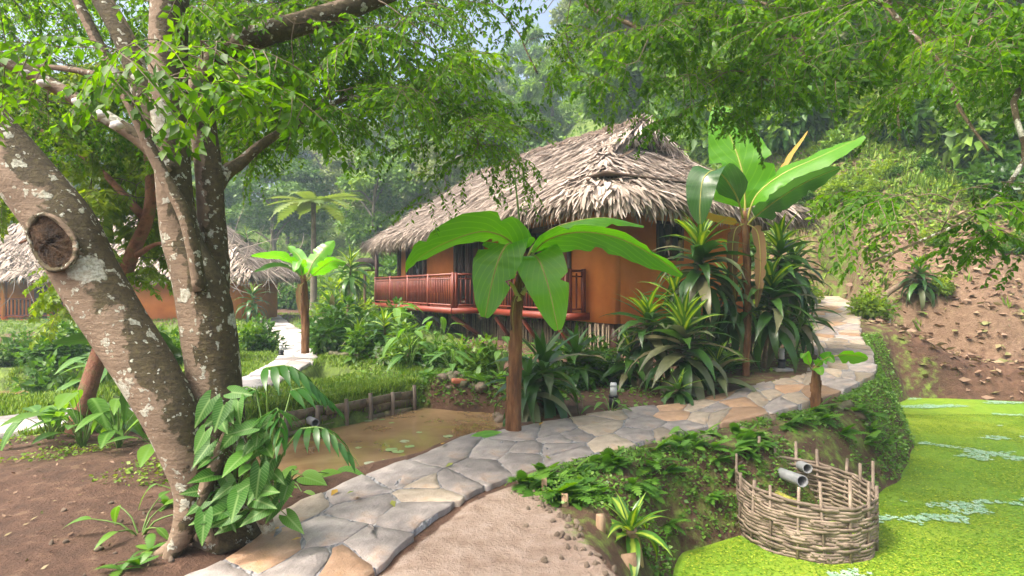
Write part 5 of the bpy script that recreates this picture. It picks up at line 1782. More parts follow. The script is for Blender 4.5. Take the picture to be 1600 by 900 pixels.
# ------------------------------------------------------------------ leaves with broad outlines: arrowhead vine, taro, split leaf
def outline_leaf(name, pts, mat, cup=0.12, fold=0.2):
    """half outline (x along, y half width) mirrored; returns a mesh along +X of about unit length"""
    pts = np.array(pts, float)
    n = len(pts)
    V, uv = [], []
    xm = np.linspace(pts[0][0] * 0.3, pts[-1][0], n)
    xm = np.maximum(pts[:, 0], 0.0)
    for i in range(n):
        x, y = pts[i]
        zc = -cup * x * x
        V += [(x, -y, fold * y - cup * x * x - .1 * y * y), (xm[i], 0, zc), (x, y, fold * y - cup * x * x - .1 * y * y)]
        uv += [(x, 0.5 - min(.5, y)), (xm[i], .5), (x, .5 + min(.5, y))]
    Q = []
    for i in range(n - 1):
        a, b = i * 3, i * 3 + 3
        Q += [(a, a + 1, b + 1, b), (a + 1, a + 2, b + 2, b + 1)]
    return np_mesh(name, np.array(V), np.array(Q), M[mat], smooth=True, uv=np.array(uv))


ARROW = [outline_leaf('leaf', [(-.32, .16), (-.22, .25), (-.05, .28), (.12, .30), (.35, .27), (.58, .19), (.8, .09), (1.0, .005)], 'arrow', c, f) for c, f in ((.12, .25), (.3, .1), (.05, .4))]
HEART = [outline_leaf('leaf', [(-.18, .12), (-.12, .28), (.05, .37), (.25, .38), (.5, .3), (.75, .17), (.9, .07), (1.0, .005)], 'bigleaf', c, f) for c, f in ((.15, .2), (.35, .05))]
OVAL = [outline_leaf('leaf', [(0, .02), (.12, .12), (.3, .19), (.5, .2), (.7, .15), (.88, .07), (1.0, .005)], 'bigleaf', c, f) for c, f in ((.3, .25), (.7, .2))]


def facing_leaf(root, me, p, tipdir, nrm, s, name='leaf'):
    o = obj(name, me, root)
    o.matrix_basis = basis_matrix(np.array(p, float), np.array(tipdir, float), np.array(nrm, float), s)
    return o


vine = thing('arrowhead_vine', 'arrowhead leaved vine climbing the foot of the big tree', 'vine')
r = random.Random(8)
stems = MB()
vroots = [at(392, 800, 3.55), at(365, 780, 3.5), at(420, 790, 3.6)]
cl = [(342, 640), (372, 632), (352, 660), (318, 668), (395, 655), (375, 690), (405, 690), (350, 705), (330, 700), (385, 720), (412, 735), (360, 740), (395, 755), (425, 720), (340, 745), (372, 770), (402, 780), (325, 760), (350, 790), (430, 765), (330, 795), (378, 805), (305, 772), (318, 800), (440, 745), (415, 700), (390, 675), (362, 612), (335, 618), (412, 660), (345, 770), (360, 800), (400, 735), (372, 660), (435, 790)]
cl += [(x + 14, y + 12) for x, y in cl[::2]]
for k, (x, y) in enumerate(cl):
    d = 3.34 + 0.0009 * max(0, x - 330) + r.uniform(-.1, .12)
    p = at(x + r.uniform(-8, 8), y + r.uniform(-8, 8), d)
    td = np.array([r.uniform(-.8, .6), r.uniform(-.5, -.1), r.uniform(-.75, .05)])
    if y < 670: td[0] -= .2
    nr = np.array([r.uniform(-.35, .35), -1.0, r.uniform(.4, 1.1)])
    facing_leaf(vine, ARROW[k % 3], p, td, nr, r.uniform(.12, .18))
    a = np.array(vroots[k % 3]); b = np.array(p)
    m = (a + b) / 2 + np.array([r.uniform(-.05, .05), .08, .03])
    stems.tube(catmull([a, m, b], 6), np.linspace(.006, .003, 6), 4, False)
stems.build('stem', M['green_stem'], vine, True)

split = thing('split_leaf_plant', 'plant with drooping fingered leaves beside vine at tree foot', 'plant')
st = MB()
FING = strap_mesh('leaflet', 0.7, 'split', 0.105, 6, 0.15)
for k, (x, y, d, az, sc) in enumerate([(415, 575, 3.5, 0.0, .30), (470, 670, 3.45, -0.25, .30), (400, 610, 3.7, 2.6, .24), (430, 640, 3.3, -1.2, .26), (455, 610, 3.8, 0.5, .28)]):
    p = at(x, y, d)
    b = at(405, 790, 3.6)
    st.tube(catmull([b, (np.array(b) + p) / 2 + np.array([.03, 0, .1]), p], 8), np.linspace(.009, .005, 8), 5, False)
    ax = np.array([math.cos(az), math.sin(az) * .6, -.15])
    mid = catmull([p, p + ax * sc * .5 + np.array([0, 0, .03]), p + ax * sc + np.array([0, 0, -.08])], 7)
    st.tube(mid, np.linspace(.006, .003, 7), 4, False)
    for j in range(7):
        for sd in (-1, 1):
            o = leaf_at(split, FING, mid[j], az + sd * R(72 - j * 8), R(-18 - 4 * j) + r.uniform(-.1, .1), sc * r.uniform(.62, .8) * (1 - .05 * j), sd * -.3, 'leaflet')
st.build('stem', M['green_stem'], split, True)

taro = thing('taro_plant', 'low heart leaved plant at the pond edge left of path', 'plant')
st = MB()
for k, (x, y, d, td, s) in enumerate([(475, 745, 4.75, (.9, -.3, -.1), .22), (505, 745, 4.9, (1, .1, .0), .26), (530, 742, 5.0, (1, -.2, .05), .26), (450, 765, 4.6, (.3, -.9, -.3), .2), (460, 735, 4.8, (-.6, -.4, -.2), .18), (440, 780, 4.4, (.6, -.6, -.4), .2), (475, 775, 4.5, (.9, -.4, -.35), .17)]):
    p = at(x, y, d)
    facing_leaf(taro, HEART[k % 2], p, td, (r.uniform(-.2, .2), -.45, 1), s)
    b = np.array([-1.85, 4.75, hz(-1.85, 4.75) - .02])
    st.tube(catmull([b, (b + p) / 2 + np.array([0, 0, .06]), p], 6), np.linspace(.006, .004, 6), 4, False)
st.build('stem', M['green_stem'], taro, True)


# ------------------------------------------------------------------ woven weir in the green pond
bc = np.array([2.72, 5.38]); BR = 0.58
wv = thing('woven_weir', 'round woven bamboo weir standing in the green pond', 'basket', (bc[0], bc[1], Z_C))
r = random.Random(12)
NS = 17
for k in range(NS):
    a = 2 * PI * k / NS + 0.1
    x, y = BR * math.cos(a), BR * math.sin(a)
    top = 0.53 + r.uniform(.03, .20) + (.06 if math.sin(a) > .2 else 0)
    lean = r.uniform(-.05, .05)
    MB().bar((x, y, -0.12), (x + lean * -math.sin(a), y + lean * math.cos(a), top), 0.024 * r.uniform(.8, 1.2), 0.014).build('stake', M['weave'], wv)
for k in range(22):
    z0 = -0.03 + k * 0.0248
    n = NS * 5
    P, Wd = [], []
    hgt = 0.029 * r.uniform(.85, 1.05)
    start = r.uniform(0, 6.28)
    for i in range(n + 1):
        a = start + 2 * PI * i / n
        ph = math.cos((a - 0.1) * NS / 2 + PI * (k % 2))
        # rises to a rim that is lower in front and dips where the strips slipped
        zz = z0 * (1 + 0.10 * math.sin(a - 0.4)) + 0.006 * math.sin(a * 3 + k) + r.uniform(-.004, .004)
        rr_ = BR + 0.013 * ph + r.uniform(-.003, .003)
        P.append((rr_ * math.cos(a), rr_ * math.sin(a), zz))
    P = np.array(P)
    o_ = np.array([np.cos(np.linspace(start, start + 2 * PI, n + 1)), np.sin(np.linspace(start, start + 2 * PI, n + 1)), np.zeros(n + 1)]).T * 0.004
    up = np.array([0, 0, hgt])
    V = np.concatenate([P - o_, P + o_, P + o_ + up, P - o_ + up])
    m = n + 1
    i = np.arange(n)
    Q = np.concatenate([np.stack([a_ * m + i, b_ * m + i, b_ * m + i + 1, a_ * m + i + 1], -1) for a_, b_ in ((0, 1), (1, 2), (2, 3), (3, 0))])
    obj('woven_strip', np_mesh('woven_strip', V, Q, M['weave']), wv)

# pipes and a mossy log through the bank behind the weir
def pipe(label, a, b, rad, mat, cat='pipe', name='drain_pipe'):
    a, b = np.array(a), np.array(b)
    root = thing(name, label, cat, a)
    d = unit(b - a)
    V, Q, T = tube_np(np.array([a - a, (b - a) * .5, b - a]), rad, 16, False)
    Vi, Qi, Ti = tube_np(np.array([a - a, (b - a) * .5, b - a]), rad * .86, 16, False)
    mb = MB().add(V, Q).add(Vi, Qi[:, ::-1])
    k = 16
    mb.add(np.vstack([V[2 * k:3 * k], Vi[2 * k:3 * k]]), [(j, (j + 1) % k, k + (j + 1) % k, k + j) for j in range(k)])
    mb.build('pipe_wall', M[mat], root, True)
    return root


pipe('upper grey drain pipe end sticking out above woven weir', at(1225, 715, 6.3), at(1262, 732, 5.75), .048, 'pvc')
pipe('lower grey drain pipe end lying inside the woven weir', at(1195, 730, 6.2), at(1254, 752, 5.45), .055, 'pvc')
pipe('grey pipe end poking from plank bank of brown pond', at(470, 650, 8.4), at(493, 661, 7.85), .055, 'pvc')
lg = thing('mossy_log', 'short yellow green mossy log under the drain pipes', 'log', at(1178, 760, 5.9))
c = catmull([(0, 0, 0), (.12, -.15, -.02), (.26, -.4, -.05)], 10)
V, Q, T = tube_np(c, .055, 12, True, .12, 5)
obj('log_body', np_mesh('log_body', V, [Q, T], M['moss_log'], smooth=True), lg)


# ------------------------------------------------------------------ stakes, planks, stones
def stake(label, x, y, h, w, seed, lean=(0, 0), mat='stake', low=.3, group=None):
    r_ = random.Random(seed)
    z = hz(x, y)
    o = thing('wooden_stake', label, 'stake', (x, y, z), r_.uniform(-.4, .4), group)
    V = []
    for q in range(4):
        t = q / 3
        ww = w * (1 - .15 * t) * r_.uniform(.9, 1.1)
        cx, cy = lean[0] * t, lean[1] * t
        zz = -low + (h + low) * t
        V += [(cx - ww, cy - ww * .45, zz + (r_.uniform(-.02, .02) if q == 3 else 0)), (cx + ww, cy - ww * .4, zz + (r_.uniform(-.05, .0) if q == 3 else 0)), (cx + ww * .9, cy + ww * .45, zz + (r_.uniform(-.05, .02) if q == 3 else 0)), (cx - ww, cy + ww * .4, zz)]
    Q = [(3, 2, 1, 0), (12, 13, 14, 15)]
    for q in range(3):
        for j in range(4):
            Q.append((q * 4 + j, q * 4 + (j + 1) % 4, q * 4 + 4 + (j + 1) % 4, q * 4 + 4 + j))
    MB().add(V, Q).build('post_body', M[mat], o)
    return o


for k, (px, py, d, h, w, lab) in enumerate([
        (.26, 4.52, .05, .024, 0, 'wooden stake at sand edge farthest from the pond rosette'),
        (.40, 4.22, .0, .026, 0, 'wooden stake in the middle of the sand edge'),
        (.60, 3.92, -.14, .036, 0, 'broad wooden stake left of the striped rosette'),
        (.80, 3.86, -.26, .055, 0, 'cut wooden stump below the striped rosette')]):
    o = stake(lab, px, py, max(.1, d - hz(px, py)), h, 400 + k, (random.uniform(-.02, .02), 0))

# plank wall of the bund beside the brown pond
p0, p1 = np.array([-3.12, 7.72]), np.array([-1.62, 9.62])
pw = thing('plank_wall', 'old mossy plank wall holding the grassy bund at brown pond', 'retaining wall', (p0[0], p0[1], Z_A))
pw['kind'] = 'thing'
dv = p1 - p0
r = random.Random(5)
for row in range(3):
    x = 0.0
    while x < 0.97:
        ln = r.uniform(.25, .42)
        e = min(1.0, x + ln)
        a, b = dv * x, dv * (e - .01)
        n_ = np.array([dv[1], -dv[0]]) / np.linalg.norm(dv)
        off = n_ * r.uniform(-.02, .03)
        MB().bar((a[0] + off[0], a[1] + off[1], .0 + row * .13 + r.uniform(-.012, .012)), (b[0] + off[0], b[1] + off[1], .0 + row * .13 + r.uniform(-.02, .02)), .035, .125).build('plank', M['plank'], pw)
        x = e
for t in (0.02, .22, .42, .6, .78, .97):
    a = dv * t + np.array([dv[1], -dv[0]]) / np.linalg.norm(dv) * .06
    MB().tube(np.array([(a[0], a[1], -.3), (a[0] + .01, a[1], .2), (a[0], a[1] + .01, .36 + r.uniform(0, .08))]), [.035, .033, .03], 7, True, .1, int(t * 100)).build('post', M['grey_wood'], pw, True)


def rock_mesh(seed, mat):
    r_ = np.random.default_rng(seed)
    u, v = np.meshgrid(np.linspace(0, 2 * PI, 9)[:-1], np.linspace(0.1, PI - .1, 5))
    W = np.stack([np.cos(u) * np.sin(v), np.sin(u) * np.sin(v), np.cos(v) * .75], -1).reshape(-1, 3)
    W *= (1 + r_.normal(0, .13, (len(W), 1)))
    Q = [(i * 8 + j, i * 8 + (j + 1) % 8, (i + 1) * 8 + (j + 1) % 8, (i + 1) * 8 + j) for i in range(4) for j in range(8)]
    Q = np.array(Q)
    T = [(32 + j, 32 + (j + 1) % 8, 40) for j in range(8)]
    W = np.vstack([W, [0, 0, -.78], ]) if False else np.vstack([W, W[32:40].mean(0)[None] * 1.02])
    T2 = [((j + 1) % 8, j, 41) for j in range(8)]
    W = np.vstack([W, W[0:8].mean(0)[None] * 1.02])
    return np_mesh('stone', W, [Q, np.array(T + T2)], M[mat], smooth=True)


ROCKS = [rock_mesh(k, 'rock') for k in range(5)]
MOSSY = [rock_mesh(20 + k, 'moss_rock') for k in range(5)]
# mossy retaining wall behind the second pond
w0, w1 = np.array([-4.35, 12.75]), np.array([-2.35, 11.7])
mw = thing('stone_wall', 'mossy rounded stone retaining wall behind the second brown pond', 'wall', (w0[0], w0[1], Z_A))
mw['kind'] = 'thing'
r = random.Random(9)
for row in range(5):
    for k in range(19):
        t = (k + .5 * (row % 2) + r.uniform(-.15, .15)) / 19
        q = (w1 - w0) * t + np.array([.06, .1]) * row
        o = obj('stone', MOSSY[r.randrange(5)], mw)
        o.location = (q[0], q[1], .02 + row * .125 + r.uniform(-.02, .02))
        o.rotation_euler = (r.uniform(-.4, .4), r.uniform(-.4, .4), r.uniform(0, 6))
        s = r.uniform(.065, .095)
        o.scale = (s * 1.15, s, s * .9)
# loose stones at the house end of the brown pond
for k in range(22):
    t = r.random()
    if k < 14:
        q = np.array([-.35, 9.1]) * (1 - t) + np.array([.45, 8.1]) * t + np.array([r.uniform(-.1, .2), r.uniform(-.1, .2)])
    else:
        q = np.array([-1.2, 9.85]) * (1 - t) + np.array([-.35, 9.3]) * t + np.array([r.uniform(-.1, .1), r.uniform(-.1, .2)])
    s = r.uniform(.05, .12)
    o = tag(obj('rock', ROCKS[k % 5] if k % 3 else MOSSY[k % 5]), 'small brown rock at the house end of the brown pond', 'rock', 'rocks at the house end of the pond')
    o.location = (q[0], q[1], max(hz(*q), Z_A - .02) + s * .25)
    o.rotation_euler = (r.uniform(-.5, .5), r.uniform(-.5, .5), r.uniform(0, 6)); o.scale = (s * 1.3, s, s)
for k in range(16):
    i = r.randrange(5, 11)
    q = PATH_R[i] * .5 + PATH_R[i + 1] * .5 + np.array([r.uniform(-.2, .3), -r.uniform(.18, .55)])
    s = r.uniform(.035, .085)
    o = tag(obj('rock', MOSSY[k % 5] if k % 2 else ROCKS[k % 5]), 'small mossy rock stuck in the bank below the path', 'rock', 'rocks in the path bank')
    o.location = (q[0], q[1], hz(*q) + s * .2)
    o.rotation_euler = (r.uniform(-.5, .5), r.uniform(-.5, .5), r.uniform(0, 6)); o.scale = (s * 1.2, s, s)
bk = tag(MB().box(-.16, .16, -.05, .05, -.02, .05).build('brick', M['brick_red']), 'broken red brick lying at the pond edge below balcony', 'brick')
bk.location = (-.85, 9.65, hz(-.85, 9.65) + .02); bk.rotation_euler = (0.05, .1, .5)
# pebbles and clods on bare soil
for k in range(70):
    if k < 45:
        x, y = r.uniform(-3.4, -1.9), r.uniform(2.9, 5.2)
    else:
        x, y = r.uniform(.05, .5), r.uniform(3.3, 4.8)
    s = r.uniform(.008, .022)
    left = k < 45
    o = tag(obj('clod', ROCKS[k % 5]), 'small clod of earth on brown soil under big tree' if left else 'small clod of earth along the crumbling sand edge', 'clod', 'clods under the tree' if left else 'clods at the sand edge')
    o.location = (x, y, hz(x, y) + s * .3); o.rotation_euler = (r.uniform(0, 3), r.uniform(0, 3), r.uniform(0, 6)); o.scale = (s * 1.3, s, s)


for k in range(46):
    t = r.random()
    x, y = .10 + .42 * t + r.gauss(0, .05), 4.78 - 1.6 * t + r.gauss(0, .05)
    s = r.uniform(.007, .024)
    o = tag(obj('clod', ROCKS[k % 5]), 'crumbled lump of earth on the rim of the sand patch', 'clod', 'lumps on the sand rim')
    o.location = (x, y, hz(x, y) + s * .15); o.rotation_euler = (r.uniform(0, 3), r.uniform(0, 3), r.uniform(0, 6)); o.scale = (s * 1.4, s, s * .8)


# ------------------------------------------------------------------ garden lamps
def garden_lamp(label, x, y, h=.30, slab=False, z=None):
    z = hz(x, y) if z is None else z
    g = thing('garden_lamp', label, 'lamp', (x, y, z), 0, 'low garden lamps')

    def cyl(name, r0, r1, z0, z1, mat):
        V, Q, T = tube_np(np.array([(0, 0, z0), (0, 0, (z0 + z1) / 2), (0, 0, z1)]), [r0, (r0 + r1) / 2, r1], 14, True)
        return obj(name, np_mesh(name, V, [Q, T], M[mat], smooth=False), g)
    if slab:
        MB().box(-.14, .14, -.12, .12, -.04, .03).build('slab', M['concrete'], g)
    cyl('base', .062, .058, 0.0, h * .42, 'lamp_black')
    cyl('collar', .068, .068, h * .42 + .001, h * .50, 'lamp_black')
    cyl('glass', .046, .046, h * .50 + .001, h * .86, 'glass')
    cyl('reflector', .022, .022, h * .52, h * .84, 'lamp_metal')
    cyl('cap', .052, .040, h * .86 + .001, h, 'lamp_metal')
    return g


garden_lamp('low garden lamp at the middle of the path below dracaenas', 1.36, 7.72, .33)
garden_lamp('low garden lamp among dracaena stems at the path bend', 4.55, 9.72, .36, True)
garden_lamp('low garden lamp on a slab beside the upper path end', 9.15, 14.0, .34, True)
garden_lamp('low garden lamp beside the pale path on the left', -5.45, 13.6, .34)

# ------------------------------------------------------------------ ferns
def frond_mesh(name, mat, n=11, bend=1.1, wid=.17):
    V, T = [], []
    for i in range(n):
        s0 = (i + .6) / (n + .4)
        a = -bend * s0 ** 1.3
        x = s0 * (1 - .18 * s0 * bend); z = -.42 * bend * s0 ** 2
        w = wid * math.sin(min(1, s0 * 1.05 + .12) * PI) ** .7 + .012
        d = np.array([math.cos(a), 0, math.sin(a)])
        for sd in (-1, 1):
            p = np.array([x, 0, z])
            tipv = p + d * w * .45 + np.array([0, sd * w, -.05 * w])
            b = d * (.5 / n)
            k = len(V)
            V += [p - b, p + b, tipv + b * .2, p + (tipv - p) * .55 - b * .9, p + (tipv - p) * .5 + b * 1.1]
            T += [(k, k + 3, k + 1), (k + 1, k + 3, k + 4), (k + 3, k + 2, k + 4)]
    # rachis
    k = len(V)
    for i in range(7):
        s0 = i / 6
        V += [(s0 * (1 - .18 * s0 * bend), -.008 * (1 - s0), -.42 * bend * s0 ** 2 + .002), (s0 * (1 - .18 * s0 * bend), .008 * (1 - s0) + 1e-4, -.42 * bend * s0 ** 2 + .002)]
    for i in range(6):
        T += [(k + 2 * i, k + 2 * i + 1, k + 2 * i + 3), (k + 2 * i, k + 2 * i + 3, k + 2 * i + 2)]
    return np_mesh(name, np.array(V), np.array(T), M[mat])


FROND = [frond_mesh('frond', 'fern', 11, b) for b in (.5, 1.0, 1.5)]


def fern(x, y, size, n, seed, label, group, out=None, z=None):
    r_ = random.Random(seed)
    g = thing('fern', label, 'fern', (x, y, (hz(x, y) if z is None else z)), 0, group)
    for i in range(n):
        az = i * 2 * PI / n + r_.uniform(-.4, .4)
        if out is not None:
            az = out + r_.uniform(-1.3, 1.3)
        leaf_at(g, FROND[r_.randrange(3)], (0, 0, .01), az, r_.uniform(.15, 1.0), size * r_.uniform(.7, 1.2), r_.uniform(-.3, .3), 'frond')
    return g


def fz(q):
    return 'near the sand edge' if q[0] < 1.2 else 'left of the woven weir' if q[0] < 2.1 else 'behind the woven weir' if q[0] < 3.4 else 'around the short banana stump' if q[0] < 4.5 else 'at the path bend'


r = random.Random(14)
cnt = 0
while cnt < 74:
    s = r.uniform(4.4, 10.6)
    i = int(s); f = s - i
    q = PATH_R[i] * (1 - f) + PATH_R[i + 1] * f
    tdir = unit(PATH_R[i + 1] - PATH_R[i]); nrm_ = np.array([tdir[1], -tdir[0]])
    off = r.uniform(.10, .75)
    q = q + nrm_ * off
    z = hz(*q)
    if z < Z_C + .12: continue
    fern(q[0], q[1], r.uniform(.17, .33), r.randrange(6, 10), 500 + cnt, 'small green fern on the path bank ' + fz(q), 'ferns on the path bank ' + fz(q), math.atan2(nrm_[1], nrm_[0]))
    cnt += 1
for k, (px, py, d) in enumerate([(215, 870, 3.3), (190, 880, 3.25), (262, 700, 4.2), (235, 800, 3.5), (60, 640, 6.6)]):
    q = at(px, py, d)
    fern(q[0], q[1], .16, 6, 560 + k, 'small fern growing from soil around the foot of big tree', 'ferns at the tree foot')
for k, (x, y) in enumerate([(-.6, 10.0), (-.9, 10.3), (-.2, 9.7), (.1, 9.2), (.5, 8.9), (-1.2, 9.95), (-.45, 9.6), (.4, 8.4), (-1.5, 10.1)]):
    fern(x, y, .38, 8, 570 + k, 'fern at the stony house end of the brown pond', 'ferns by the brown pond')

# tree fern far behind
tf = thing('tree_fern', 'pale lime tree fern spreading behind the left banana plant', 'tree fern', tuple(at(490, 470, 22)))
q0 = at(490, 470, 22); q1 = at(490, 318, 22)
c = catmull([(0, 0, -.8), (0, 0, 1.5), tuple(q1 - q0)], 10)
V, Q, T = tube_np(c, np.linspace(.14, .09, 10), 8, True, .1, 3)
obj('trunk', np_mesh('trunk', V, [Q, T], M['forest_bark'], smooth=True), tf)
TF = [frond_mesh('frond', 'fern_pale', 16, b, .19) for b in (.8, 1.3)]
for i in range(16):
    leaf_at(tf, TF[i % 2], tuple(q1 - q0), i * 2.4, r.uniform(.15, .6), r.uniform(1.9, 2.5), 0, 'frond')


# ------------------------------------------------------------------ ground cover
def scatter_cover(name, label, mat, XY, seed, size=(.02, .05), lift=.02, flat=.5, wide=.42, kind='stuff', tint=None, up=(0, 0, 1)):
    r_ = np.random.default_rng(seed)
    n = len(XY)
    P = np.column_stack([XY, height(XY[:, 0], XY[:, 1]) + r_.uniform(0, lift, n)])
    az = r_.uniform(0, 6.28, n)
    D = np.column_stack([np.cos(az), np.sin(az), r_.uniform(-.3, .6, n)])
    N = unit(np.array(up)[None] + r_.normal(0, flat, (n, 3)))
    L = r_.uniform(size[0], size[1], n)
    V, T, t = leaf_cloud(P, D, N, L, L * wide, .12, tint)
    return tag(obj(name, np_mesh(name, V, T, M[mat], tint=t)), label, kind=kind)


def tufts(name, label, mat, XY, seed, h=(.05, .12), per=5):
    r_ = np.random.default_rng(seed)
    XY = np.repeat(XY, per, 0) + r_.normal(0, .02, (len(XY) * per, 2))
    n = len(XY)
    P = np.column_stack([XY, height(XY[:, 0], XY[:, 1]) - .005])
    az = r_.uniform(0, 6.28, n)
    D = unit(np.column_stack([np.cos(az) * .6, np.sin(az) * .6, r_.uniform(.5, 1.2, n)]))
    N = np.column_stack([np.cos(az), np.sin(az), np.zeros(n) + .1])
    L = r_.uniform(h[0], h[1], n)
    V, T, t = leaf_cloud(P, D, N, L, L * .07 + .002, .25)
    return tag(obj(name, np_mesh(name, V, T, M[mat], tint=t)), label, kind='stuff')


def sample_where(fn, x0, x1, y0, y1, n, seed):
    r_ = np.random.default_rng(seed)
    out = np.zeros((0, 2))
    for _ in range(40):
        q = np.column_stack([r_.uniform(x0, x1, n * 2), r_.uniform(y0, y1, n * 2)])
        q = q[r_.random(len(q)) < fn(q[:, 0], q[:, 1])]
        out = np.vstack([out, q])
        if len(out) >= n: break
    return out[:n]


def f_bank(x, y):
    sp, sc = poly_sd(x, y, PATH_POLY), poly_sd(x, y, POND_C)
    h_ = height(x, y)
    patch = sstep(-.08, .12, vnoise(x * 2.2, y * 2.2, 21)) * .8 + .05
    patch = np.where(x > 4.3, .95, patch)
    return ((sp > .04) & (sc > -.15) & (sc < 1.6) & (h_ > Z_C + .02) & (h_ < .6) & (y > 4.2) & (x > .2)) * patch


scatter_cover('bank_ground_cover', 'small leaved creeping plants over the bank below the path', 'cover', sample_where(f_bank, .2, 8, 4, 13, 15000, 81), 82, (.018, .05), .06, .8)


def f_bund(x, y):
    sa, sb = poly_sd(x, y, POND_A), poly_sd(x, y, POND_B)
    sdd, ss = poly_sd(x, y, POND_D), poly_sd(x, y, SIDE_POLY)
    sp = poly_sd(x, y, PATH_POLY)
    k = (sa > .05) & (sb > .08) & (sdd > .05) & (ss > .05) & (sp > .5) & (y > 6.4) & (y - .45 * x > 8.4)
    return k * (.25 + .75 * sstep(-.15, .15, vnoise(x * 1.3, y * 1.3, 31)))


tufts('grass', 'short bright grass on the bunds between the brown ponds', 'grass', sample_where(f_bund, -10, -1.2, 6.2, 14, 9000, 83), 84)
scatter_cover('bund_ground_cover', 'low leafy weeds mixed in the grass of the bunds', 'grass', sample_where(f_bund, -9, -1.2, 6.2, 15, 7000, 85), 86, (.02, .055), .04, .7)


def f_ledge(x, y):
    e = (p1 - p0) / np.linalg.norm(p1 - p0)
    t = (x - p0[0]) * e[0] + (y - p0[1]) * e[1]
    o = -(x - p0[0]) * e[1] + (y - p0[1]) * e[0]
    return ((t > -.6) & (t < 2.6) & (o > .0) & (o < .55)) * (1 - .6 * (o > .3))


tufts('ledge_grass', 'bright mossy grass along the ledge above the plank wall', 'grass', sample_where(f_ledge, -4, -1, 7, 10.5, 1500, 183), 184, (.04, .11), 5)
scatter_cover('ledge_moss', 'bright moss and small weeds hanging over the plank wall', 'grass', sample_where(f_ledge, -4, -1, 7, 10.5, 3000, 185), 186, (.015, .045), .05, .8)


def f_poolwall(x, y):
    sa = poly_sd(x, y, POND_A)
    return ((sa > -.05) & (sa < .55) & (y > 8.2) & (x > -1.6) & (height(x, y) > Z_A + .05)) * .9


scatter_cover('pool_bank_cover', 'weeds and moss on the earth bank at the house end of the pool', 'cover', sample_where(f_poolwall, -1.7, .8, 8.2, 10.4, 2200, 187), 188, (.03, .09), .08, .8)


def f_lawn(x, y):
    return ((poly_sd(x, y, SIDE_POLY) > .1) & (y > 14) & (y < 31) & (x < -2.5)) * .9


tufts('grass', 'lawn grass between pale path and the two houses', 'grass', sample_where(f_lawn, -22, -2.5, 14, 31, 7000, 87), 88, (.06, .14), 4)


def f_moss(x, y):
    return ((x < -2.2) & (y > 4.6) & (y < 8) & (poly_sd(x, y, SIDE_POLY) > .05)) * sstep(-.05, .2, vnoise(x * 1.6, y * 1.6, 41) + .18 * sstep(4.8, 6.5, y))


scatter_cover('mossy_ground_cover', 'mossy weeds around the small red barked tree', 'grass', sample_where(f_moss, -8, -2.2, 4.6, 8, 6000, 89), 90, (.015, .045), .03, .7)


def f_soil(x, y):
    return ((x < -1.9) & (y > 2.2) & (y < 6.5) & (poly_sd(x, y, PATH_POLY) > .1)) * .8


scatter_cover('leaf_litter', 'dry fallen leaves on brown soil under the big tree', 'litter', sample_where(f_soil, -5.5, -1.9, 2.2, 6.5, 340, 91), 92, (.025, .062), .012, .45, .24, tint=None)


def f_slope(x, y):
    d = y - np.interp(x, YB_X, YB_Y)
    return ((d > -3) & (d < 9) & (poly_sd(x, y, PATH_POLY) > .15) & (poly_sd(x, y, POND_C) > .02) & (y > 10)) * sstep(6.2, 8.0, x) * .9


scatter_cover('slope_litter', 'brown dry leaves scattered over the earth slope', 'litter', sample_where(f_slope, 6.2, 21, 10, 23, 13000, 93), 94, (.07, .24), .05, .55, .26)


def f_slope_green(x, y):
    d = y - np.interp(x, YB_X, YB_Y)
    g = sstep(2.0, 4.2, d) * .9 + .25 * sstep(.0, .2, vnoise(x * 1.2, y * 1.2, 51)) * (d > .1)
    return ((d > .1) & (d < 11) & (poly_sd(x, y, PATH_POLY) > .15)) * sstep(6.2, 8.0, x) * g


scatter_cover('slope_ground_cover', 'low yellow green creeping plants on the earth slope', 'grass', sample_where(f_slope_green, 6, 23, 12, 24, 24000, 95), 96, (.06, .17), .16, .8)
tufts('slope_grass', 'rough grass tufts on the slope below the forest', 'grass', sample_where(f_slope_green, 6, 22, 12, 23, 3800, 196), 197, (.12, .34), 5)


def f_house(x, y):
    return ((poly_sd(x, y, PATH_POLY) > .12) & (poly_sd(x, y, POND_A) > .1) & (x > -3.5) & (y > 7.8) & (y < 14)) * (.05 + .6 * sstep(.0, .25, vnoise(x * 1.7, y * 1.7, 61)))


scatter_cover('bed_ground_cover', 'scattered weeds on the soil bed below the house', 'cover', sample_where(f_house, -3.5, 5, 7.8, 14, 3500, 97), 98, (.03, .08), .06, .7)

# floating rosettes on the green pond
def f_azo(x, y):
    p = vnoise(x * 1.1, y * 2.6, 71) + .35 * vnoise(x * 4.3, y * 6.1, 72)
    nearb = (x < 2.0) & (y < 5.4)
    inb = np.hypot(x - bc[0], y - bc[1]) < BR + .03
    return ((poly_sd(x, y, POND_C) < -.12) & ~inb) * sstep(np.where(nearb, .05, .20), np.where(nearb, .3, .32), p)


XY = sample_where(f_azo, 1.0, 14, 3.0, 12, 6500, 99)
r_ = np.random.default_rng(6)
n = len(XY)
K = 5
ctr = np.repeat(np.column_stack([XY, np.full(n, Z_C + .006)]), K, 0)
az = np.tile(np.arange(K) * 2 * PI / K, n) + np.repeat(r_.uniform(0, 6.28, n), K)
D = np.column_stack([np.cos(az), np.sin(az), np.full(n * K, .18)])
L = np.repeat(r_.uniform(.016, .038, n), K)
V, T, t = leaf_cloud(ctr, D, np.tile([0, 0, 1.0], (n * K, 1)), L, L * .36, -.05, np.repeat(r_.random(n), K))
tag(obj('floating_rosettes', np_mesh('floating_rosettes', V, T, M['azolla'], tint=t)), 'pale blue green water rosettes floating on the green pond', kind='stuff')

